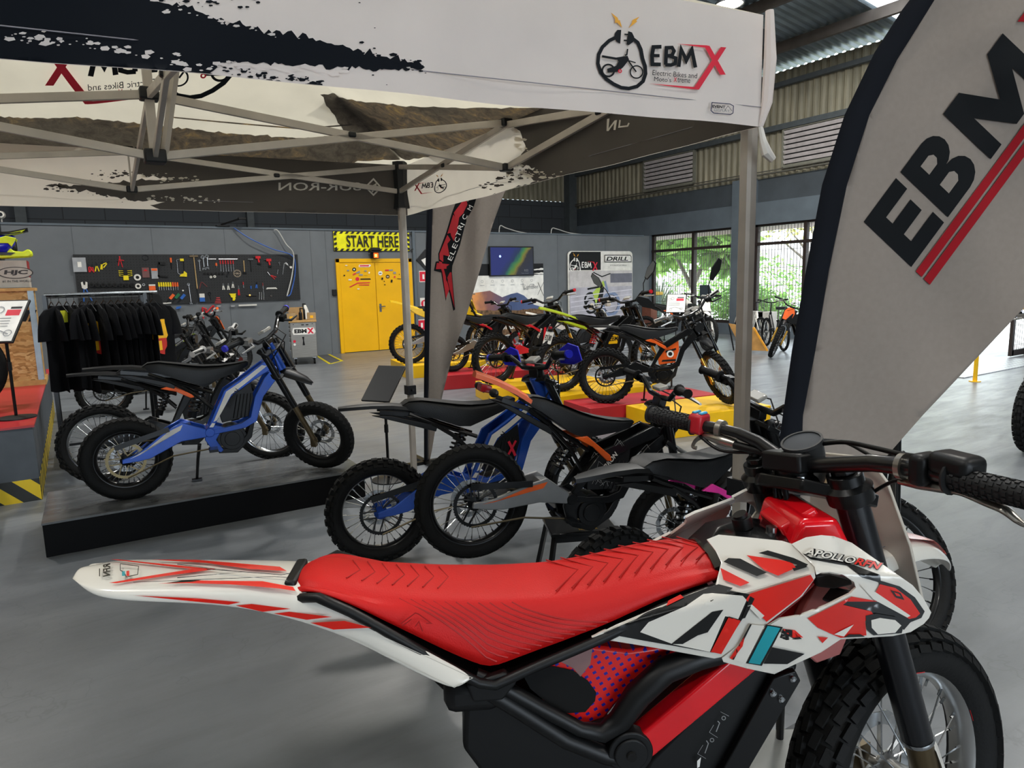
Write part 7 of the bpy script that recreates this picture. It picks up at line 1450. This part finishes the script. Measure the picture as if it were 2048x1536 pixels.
# battery block, labels and bolted bracket
b=M();b.prism([(p.x,p.z) for p in [HB(x,y,-.07) for x,y in ((1300,1520),(1400,1420),(1500,1330),(1600,1330),(1540,1440),(1470,1560))]]+[(.56,.36),(.36,.40)],XZ(0),-.07,.07);b.build('battery_case',BLK,hero,bevel=.008)
b=M();bk=[(p.x,p.z) for p in [HB(x,y,-.085) for x,y in ((1545,1355),(1590,1340),(1600,1360),(1500,1530),(1440,1640),(1400,1620))]];b.prism(bk,XZ(0),-.088,-.075);b.prism(bk,XZ(0),.075,.088);b.build('front_bracket',BLKMET,hero,bevel=.002)
for px,py in ((1585,1357),(1545,1386),(1562,1398)):
    p=HB(px,py,-.088);M().lathe([(0,0),(.007,0),(.006,.004),(.003,.006),(0,.006)],14,None,Matrix.Translation(p)@Matrix.Rotation(PI/2,4,'X')).build('bracket_bolt',STEEL,hero)
a=Art();LG=mat('label_grey','8b8c8c',.5)
E2=lambda x,y:(1240+x/5.12,1280+y/5.12)
for k in range(7): a.stroke(LG,[(310+k*9,1020+k*16),(560+k*12,790+k*12) if k<5 else (480+k*20,880+k*8)],4)
a.rect(LG,715,610,790,690);a.stroke(LG,[(740,755),(835,680)],5)
a.stroke(LG,[(1030,735),(1115,780)],4);a.stroke(LG,[(960,870),(915,945),(1000,1000)],4);a.stroke(LG,[(850,1075),(795,1165),(880,1215)],4);a.stroke(LG,[(1000,830),(1020,850),(985,940)],9);a.circ(LG,(1062,800),22,15);a.stroke(LG,[(885,1030),(905,1060),(870,1160)],9);a.circ(LG,(942,1025),22,15)
a.T=(.55,.83,760,-.83,.55,1310) ;a.text(INKW,'AI',0,0,70,w=90,bold=.04) if False else None;a.T=(1,0,0,0,1,0);a.poly(INKW,[(790,1240),(830,1200),(815,1300),(790,1310)])
a.build('battery_label',hero,lambda u,v,t:HB(*E2(u,v),-.0705-t))
# inner mudguard, swingarm, rear wheel, motor
b=M();b.prism([(p.x,p.z) for p in [HB(x,y,-.06) for x,y in ((862,1364),(928,1424),(925,1500),(1000,1600),(1180,1600),(1262,1515),(1100,1430),(975,1360))]],XZ(0),-.06,.06);b.build('inner_mudguard',BLK,hero,bevel=.01)
M().bx(.10,.20,-.105,.105,.74,.80).build('seat_bracket',BLK,hero,bevel=.02);p=HB(945,1378,-.11)
for s_ in (-1,1): M().prism([(p.x-.01,p.z+.012),(p.x+.055,p.z+.03),(p.x+.075,p.z+.01),(p.x+.05,p.z-.02),(p.x,p.z-.02)],lambda u,v,t:(u,s_*t,v),.10,.118).build('fender_mount',BLK,hero,bevel=.004)
b=M();plates(b,[(.45,.45),(.42,.38),(0,.265),(-.03,.285),(0,.32),(.3,.44)],.075,.095);b.bx(.38,.44,-.08,.08,.39,.44);b.build('swingarm',ALU,hero,bevel=.005)
b=M();b.lathe([(0,-.09),(.085,-.09),(.085,.09),(0,.09)],28,None,Matrix.Translation((.52,0,.33))@RY);b.build('motor',BLKMET,hero,bevel=.006)
wheel('rear_wheel',hero,0,.275,.27,.095,'block',ALU,STEEL,ALU,disc=1,sprocket=BLKMET)
b=M();b.cyl((.34,0,.62),(.40,0,.42),.018,10,STEEL);spring(b,(.345,0,.61),(.395,0,.44),.034,6,.007,REDP);b.build('rear_shock',None,hero)
# front end
S0=Vector((.78,.04,1.085));FA=math.radians(24);tk=math.tan(math.radians(18))
SF=Matrix.Translation(S0)@Matrix.Rotation(FA,4,Vector((-math.sin(math.radians(18)),0,math.cos(math.radians(18)))))
def fp(mb,nm,m_,par=hero,**k):
    o=mb.build(nm,m_,par,**k)
    if par is hero: o.matrix_local=SF
    return o
for s_ in (-1,1):
    y=s_*.098;X=lambda z,d=.012:d-z*tk
    o=fp(M().cyl((X(.0),y,.0),(X(-.51),y,-.51),.0285,24),'fork_leg',mat('fork_black_gloss','0b0d12',.3,coat=.3),smooth=40)
    M().lathe([(.0295,-.004),(.0305,0),(.0295,.004)],24,None,Matrix.Translation((X(-.51),y,-.51))@Matrix.Rotation(-math.radians(18),4,'Y')).build('seal_ring',STEEL,o)
    M().cyl((X(-.51),y,-.51),(X(-.64),y,-.64),.0255,20).cyl((X(-.64),y,-.64),(X(-.70)+.01,y,-.70),.022,16).box((X(-.665)+.02,y,-.665),(.06,.045,.07)).build('fork_slider',BRONZE,o,smooth=40)
    b=M();b.loft([[(X(z)+.032+dx,y+w*c_,z) for c_,dx in ((-1,-.022),(-.6,.0),(0,.006),(.6,.0),(1,-.022),(0,-.004))] for z,w in ((-.49,.006),(-.53,.026),(-.60,.034),(-.68,.03))]);b.build('fork_guard',WHITE,o,smooth=50)
    b=M();b.cyl((X(.0),y,-.0),(X(.022),y,.022),.031,20);b.cyl((X(.022),y,.022),(X(.034),y,.034),.022,8);b.cyl((X(.034),y,.034),(X(.038),y,.038),.009,12);fp(b,'fork_cap',BLKMET,bevel=.002)
    b=M();b.lathe([(.030,-.02),(.040,-.014),(.042,.012),(.030,.02)],24,None,Matrix.Translation((X(-.015),y,-.015))@Matrix.Rotation(-math.radians(18),4,'Y'));fp(b,'clamp_ring',BLKMET)
Rt_=Matrix.Rotation(-math.radians(-18),3,'Y')
b=M();b.prism([(-.045,-.05),(.02,-.13),(.06,-.13),(.07,-.05),(.05,0),(.07,.05),(.06,.13),(.02,.13),(-.045,.05)],lambda u,v,t:Rt_@Vector((u,v,t-.014)),-.012,.012);b.prism([(-.045,-.05),(.02,-.13),(.06,-.13),(.07,-.05),(.07,.05),(.06,.13),(.02,.13),(-.045,.05)],lambda u,v,t:Rt_@Vector((u,v,t-.19)),-.014,.014);fp(b,'triple_clamp',BLKMET,bevel=.004)
b=M();b.cyl((0,0,-.01),(-.01,0,.045),.034,20);b.bx(-.045,.02,-.045,.045,.018,.055);fp(b,'bar_riser',BLK,bevel=.006);fp(M().cyl((-.03,-.035,.005),(-.03,-.035,.012),.008,12),'clamp_bolt',STEEL)
bp=[(.579,.35,1.161),(.625,.30,1.158),(.665,.25,1.152),(.705,.19,1.148),(.742,.13,1.134),(.762,.07,1.118),(.775,.02,1.116),(.792,-.05,1.122),(.808,-.10,1.145),(.826,-.15,1.160),(.845,-.22,1.172),(.856,-.27,1.172),(.875,-.35,1.176),(.895,-.42,1.180)]
# bar path taken from where the bar stands, refined on picture rays
BPX=[(1300,828,.345),(1350,838,.30),(1398,850,.255),(1440,858,.21),(1480,868,.165),(1520,885,.12),(1560,915,.07),(1600,930,.03),(1650,930,-.03),(1700,928,-.085),(1745,926,-.13),(1800,932,-.18),(1850,940,-.215),(1900,955,-.255),(1960,970,-.295),(2046,990,-.345),(2100,1003,-.38)]
BP=[HB(x,y,yy) for x,y,yy in BPX]
M().tube(BP[2:14],[.0125]*4+[.0145]*4+[.0145]*2+[.0125]*2,14).build('handlebar',mat('bar_black','101113',.32,coat=.2),hero,smooth=60)
GR=mat('grip_rubber','18191a',.6)
def grip_(P_,flip):
    b=M();d=(P_[-1]-P_[0]);L=d.length;d.normalize();b.tube([P_[0],P_[0]+d*.004,P_[0]+d*.005,P_[0]+d*(L-.006),P_[0]+d*(L-.005),P_[0]+d*L],[.025,.026,.017,.017,.021,.020],16)
    x=d.cross(Vector((0,0,1))).normalized();y=d.cross(x)
    for i in range(12):
        for k in range(12):
            an=2*PI*(k+.5*(i%2))/12;b.box(P_[0]+d*(.012+i*(L-.022)/12)+(x*math.cos(an)+y*math.sin(an))*.0172,(.0055,.0055,.003),None,Matrix((d,(-x*math.sin(an)+y*math.cos(an)),(x*math.cos(an)+y*math.sin(an)))).transposed())
    return b.build('grip',GR,hero,smooth=50)
grip_([BP[2]+(BP[0]-BP[2])*.08,BP[0]+(BP[0]-BP[2])*.02],0);grip_([BP[13],BP[16]],1)
def cluster(c,d,size,m_,nm,**k):
    d=d.normalized();x=d.cross(Vector((0,0,1))).normalized();z=x.cross(d);Rm=Matrix((d,x,z)).transposed();return M().box(c,size,None,Rm).build(nm,m_,hero,**k),Rm
dl=(BP[3]-BP[1]);o,Rm=cluster(BP[2]+Vector((0,0,.004)),dl,(.034,.044,.046),mat('switch_red','b81c28',.4,coat=.2),'switch_housing',bevel=.009,seg=3)
for q_ in (-.006,.006):
    M().box(BP[2]+Vector((0,0,.004))+Rm@Vector((q_*1.3,.006*0,.024)),(.010,.026,.006),None,Rm).build('switch_button',mat('button_blue','3aa0c8',.35),o,bevel=.003)
SIL=mat('lever_silver','a8a39a',.28,.9)
M().tube([BP[3]-dl.normalized()*.004,BP[3]+dl.normalized()*.008],.020,16).build('lever_clamp',SIL,hero)
def curve(pts,r,nm,m_,n=8,sq=1.,par=hero):
    P=[Vector(p) for p in pts];Q=[];rr=[]
    for i in range(len(P)-1):
        a_=P[max(i-1,0)];b_=P[i];c_=P[i+1];d_=P[min(i+2,len(P)-1)]
        for k in range(6):
            f=k/6;Q.append(.5*((2*b_)+(c_-a_)*f+(2*a_-5*b_+4*c_-d_)*f*f+(3*b_-a_-3*c_+d_)*f**3));rr.append(r[i]+(r[i+1]-r[i])*f if isinstance(r,list) else r)
    Q.append(P[-1]);rr.append(r[-1] if isinstance(r,list) else r);return M().tube(Q,rr,n,sq=sq).build(nm,m_,par,smooth=60)
HP=lambda L:[HB(*q) for q in L]
curve(HP([(1475,890,.17),(1440,880,.20),(1410,872,.24),(1395,878,.28),(1388,886,.30),(1386,894,.305),(1393,896,.30)]),[.010,.012,.007,.005,.004,.004,.005],'clutch_lever',SIL)
curve(HP([(1400,872,.245),(1440,900,.20),(1500,905,.15)]),.004,'lever_cable',BLK);curve(HP([(1470,890,.17),(1500,898,.14),(1530,905,.11)]),.009,'cable_boot',BLK)
b=M();
o,Rm=cluster(BP[12]+Vector((0,0,.002)),BP[13]-BP[11],(.028,.05,.05),BLK,'throttle_housing',bevel=.01,seg=3)
M().tube([BP[11]-(BP[12]-BP[11])*.0,BP[11]+(BP[12]-BP[11])*.22],.021,16).build('lever_clamp',SIL,hero)
o,Rm=cluster(HB(1912,945,-.255)+Vector((0,.0,.012)),BP[14]-BP[12],(.065,.05,.035),BLK,'throttle_body',bevel=.012,seg=3)
curve(HP([(1800,962,-.17),(1840,968,-.20),(1880,975,-.235),(1925,985,-.27),(1975,1005,-.30),(2010,1020,-.325),(2035,1040,-.34),(2052,1052,-.35)]),[.008,.013,.012,.008,.009,.009,.007,.004],'brake_lever',SIL,sq=.7)
curve(HP([(1640,888,.02),(1690,884,-.03),(1750,896,-.09),(1800,908,-.15),(1845,915,-.20)]),.0045,'throttle_cable',BLK);curve(HP([(1640,880,.05),(1690,885,.05),(1730,905,.0),(1790,940,-.10),(1830,960,-.17),(1850,968,-.19)]),.0035,'brake_hose',BLK)
curve(HP([(1840,965,-.18),(1790,962,-.12),(1745,985,-.05),(1720,1000,-.02)]),.0035,'brake_hose',BLK)
curve(HP([(1530,905,.11),(1550,930,.08),(1550,980,.06),(1560,1040,.04),(1575,1080,.02)]),.0045,'wire_loom',BLK);curve(HP([(1500,905,.15),(1545,940,.09),(1560,990,.05),(1575,1050,.03),(1570,1085,.02)]),.004,'wire_loom',BLK);curve(HP([(1560,930,.06),(1570,980,.04),(1580,1030,.02),(1600,1085,.0)]),.006,'wire_loom',BLK)
curve(HP([(1690,1265,-.03),(1675,1310,.05),(1680,1340,.08),(1692,1352,.09)]),.0035,'brake_hose',BLK)
# gauge
gc=HB(1605,888,.035);gd=Vector((-.35,-.10,.93)).normalized();b=M();b.lathe([(0,-.045),(.022,-.045),(.034,-.03),(.036,.0),(.038,.002),(.038,.008),(.034,.008),(.034,.004),(0,.004)],32,None,Matrix.Translation(gc)@gd.to_track_quat('Z','Y').to_matrix().to_4x4());o=b.build('display_gauge',mat('gauge_grey','2c2d2e',.5),hero)
M().lathe([(0,.0055),(.0335,.0055),(.0335,.005),(0,.0048)],32,None,Matrix.Translation(gc)@gd.to_track_quat('Z','Y').to_matrix().to_4x4()).build('gauge_glass',mat('gauge_glass','4b4f54',.18,coat=.5),o)
b=M();b.tube([gc-gd*.045,gc-gd*.06,HB(1610,965,.02)],[.024,.03,.03],14);b.build('gauge_mount',BLK,hero)
# headlight cowl
b=M();b.prism([(-.115,-.26),(-.112,-.14),(-.085,-.02),(-.05,.025),(.05,.025),(.085,-.02),(.112,-.14),(.115,-.26),(.06,-.30),(-.06,-.30)],lambda u,v,t:(.155-v*.25+t-.7*u*u*3,u,v+.005),-.004,.004);o=fp(b,'headlight_cowl',mat('cowl_grey','b9b2a6',.45),bevel=.002)
M().lathe([(0,-.01),(.03,-.01),(.034,.0),(.030,.008),(0,.008)],24,None,Matrix.Translation((.135,.02,-.03))@Matrix.Rotation(-PI/2,4,'Y')).build('headlight_back',mat('headlight_beige','b7a684',.4),o)
# front fender
b=M();FS=((-.05,-.27,.04,.02),(.06,-.205,.06,.028),(.14,-.16,.070,.036),(.23,-.145,.074,.036),(.32,-.165,.068,.030),(.39,-.205,.048,.016),(.445,-.255,.012,.004))
R3=[]
for x,z,w,dr in FS: R3.append([(x,-w-.006,z-dr),(x,-w,z-.004),(x,-w*.6,z+.004),(x,0,z+.009),(x,w*.6,z+.004),(x,w,z-.004),(x,w+.006,z-dr)])
b.loft(R3,closed=False);o=fp(b,'front_fender',RWH,smooth=60);q=o.modifiers.new('s','SOLIDIFY');q.thickness=.004;q=o.modifiers.new('ss','SUBSURF');q.levels=q.render_levels=2
zt_=[(x,z) for x,z,w,d in FS];wt_=[(x,w) for x,z,w,d in FS]
def ffm(u,v,t): w=lerpt(wt_,u);return (u,v,lerpt(zt_,u)+.008*(1-(v/w)**2)-.0016+t)
a=Art();a.poly(FLR,[(.24,-.062),(.33,-.060),(.40,-.036),(.40,.03),(.33,.055),(.24,.06),(.27,0)]);a.text(INKG,'APOLLORFN',.10,-.055,.02,w=.14,bold=.02,shear=.3);a.stroke(HBK,[(.405,-.03),(.425,0),(.405,.03)],.008)
q=a.build('fender_graphics',hero,ffm,step=.02,base=.0035);q.matrix_local=SF
wheel('front_wheel',hero,.275,0,-.665,.318,.098,'block',ALU,STEEL,ALU,M4=SF@Matrix.Translation((0,0,0)),disc=1,disc_r=.10) if False else None
o=wheel('front_wheel',hero,.265,-.66,.312,.10,'block',ALU,STEEL,ALU,M4=SF,disc=1,disc_r=.11)
a=Art()
for k in range(6):
    a0=k*PI/3+.3;a.poly(RRD,[(.232*math.cos(a0),.232*math.sin(a0)),(.232*math.cos(a0+.13),.232*math.sin(a0+.13)),(.222*math.cos(a0+.13),.222*math.sin(a0+.13)),(.222*math.cos(a0),.222*math.sin(a0))])
a.build('rim_sticker',o,lambda u,v,t:(u,-.0305-t,v))
# tank top between the shrouds
b=M();b.loft([[(x,-w,z-.03),(x,-w,z),(x,-w*.5,z+.012),(x,w*.5,z+.012),(x,w,z),(x,w,z-.03)] for x,w,z in ((.58,.07,.965),(.62,.085,.99),(.68,.09,1.0),(.73,.07,.995))]);b.build('tank_cover',BLKG,hero,smooth=50)
b=M();b.cyl((.66,.0,1.01),(.655,.0,1.03),.018,18);b.cyl((.655,0,1.03),(.652,0,1.036),.013,14);b.build('key_switch',BLK,hero);b=M();b.cyl((.70,-.03,1.005),(.70,-.03,1.02),.01,12);b.build('charge_cap',STEEL,hero)
# duct inside the shroud window
b=M();dq=[HB(*C2(*p),-.12) for p in ((1030,965),(1100,955),(1200,985),(1210,1010),(1120,1030),(1040,1020))];n_=len(dq)
b.add(dq+[Vector((p.x,p.y+.06,p.z)) for p in dq],[tuple(range(n_)),tuple(range(n_,2*n_))[::-1]]+[(i,(i+1)%n_,n_+(i+1)%n_,n_+i) for i in range(n_)]);b.build('air_duct',BLK,hero,bevel=.004)
b=M();dq=[HB(*C2(*p),-.10) for p in ((960,1160),(1040,1000),(1200,1040),(1250,1080),(1150,1330),(1040,1370),(960,1300))];n_=len(dq)
b.add(dq+[Vector((p.x,p.y+.02,p.z)) for p in dq],[tuple(range(n_)),tuple(range(n_,2*n_))[::-1]]+[(i,(i+1)%n_,n_+(i+1)%n_,n_+i) for i in range(n_)]);b.build('inner_shroud',mat('inner_pink','a8605c',.4),hero,bevel=.003)
# lift stand under the bike
st_=empty('lift_stand',(HO+HU*.52).to_tuple(),HH,'low black lift stand under the red and white dirt bike','stand')
M().bx(-.16,.16,-.13,.13,.20,.22).build('top_pad',RUB,st_)
for s_ in (-1,1):
    for r_ in (-1,1): M().beam((r_*.14,s_*.11,.20),(r_*.22,s_*.17,.0),.03,.03).build('leg',BLKMET,st_)
M().beam((.22,-.18,.015),(.22,.18,.015),.04,.03).beam((-.22,-.18,.015),(-.22,.18,.015),.04,.03).build('foot_bar',BLKMET,st_)
pb_=fl(1560,1512,.02);o=M().bx(-.28,.12,-.09,.09,.0,.045).build('floor_plate',mat('plate_grey','7d7f7d',.4,.4),None,bevel=.003,loc=(pb_.x,pb_.y,0));o.rotation_euler=(0,0,math.radians(-32));tag(o,'low grey metal plate on the floor behind the dirt bike front wheel','floor plate')
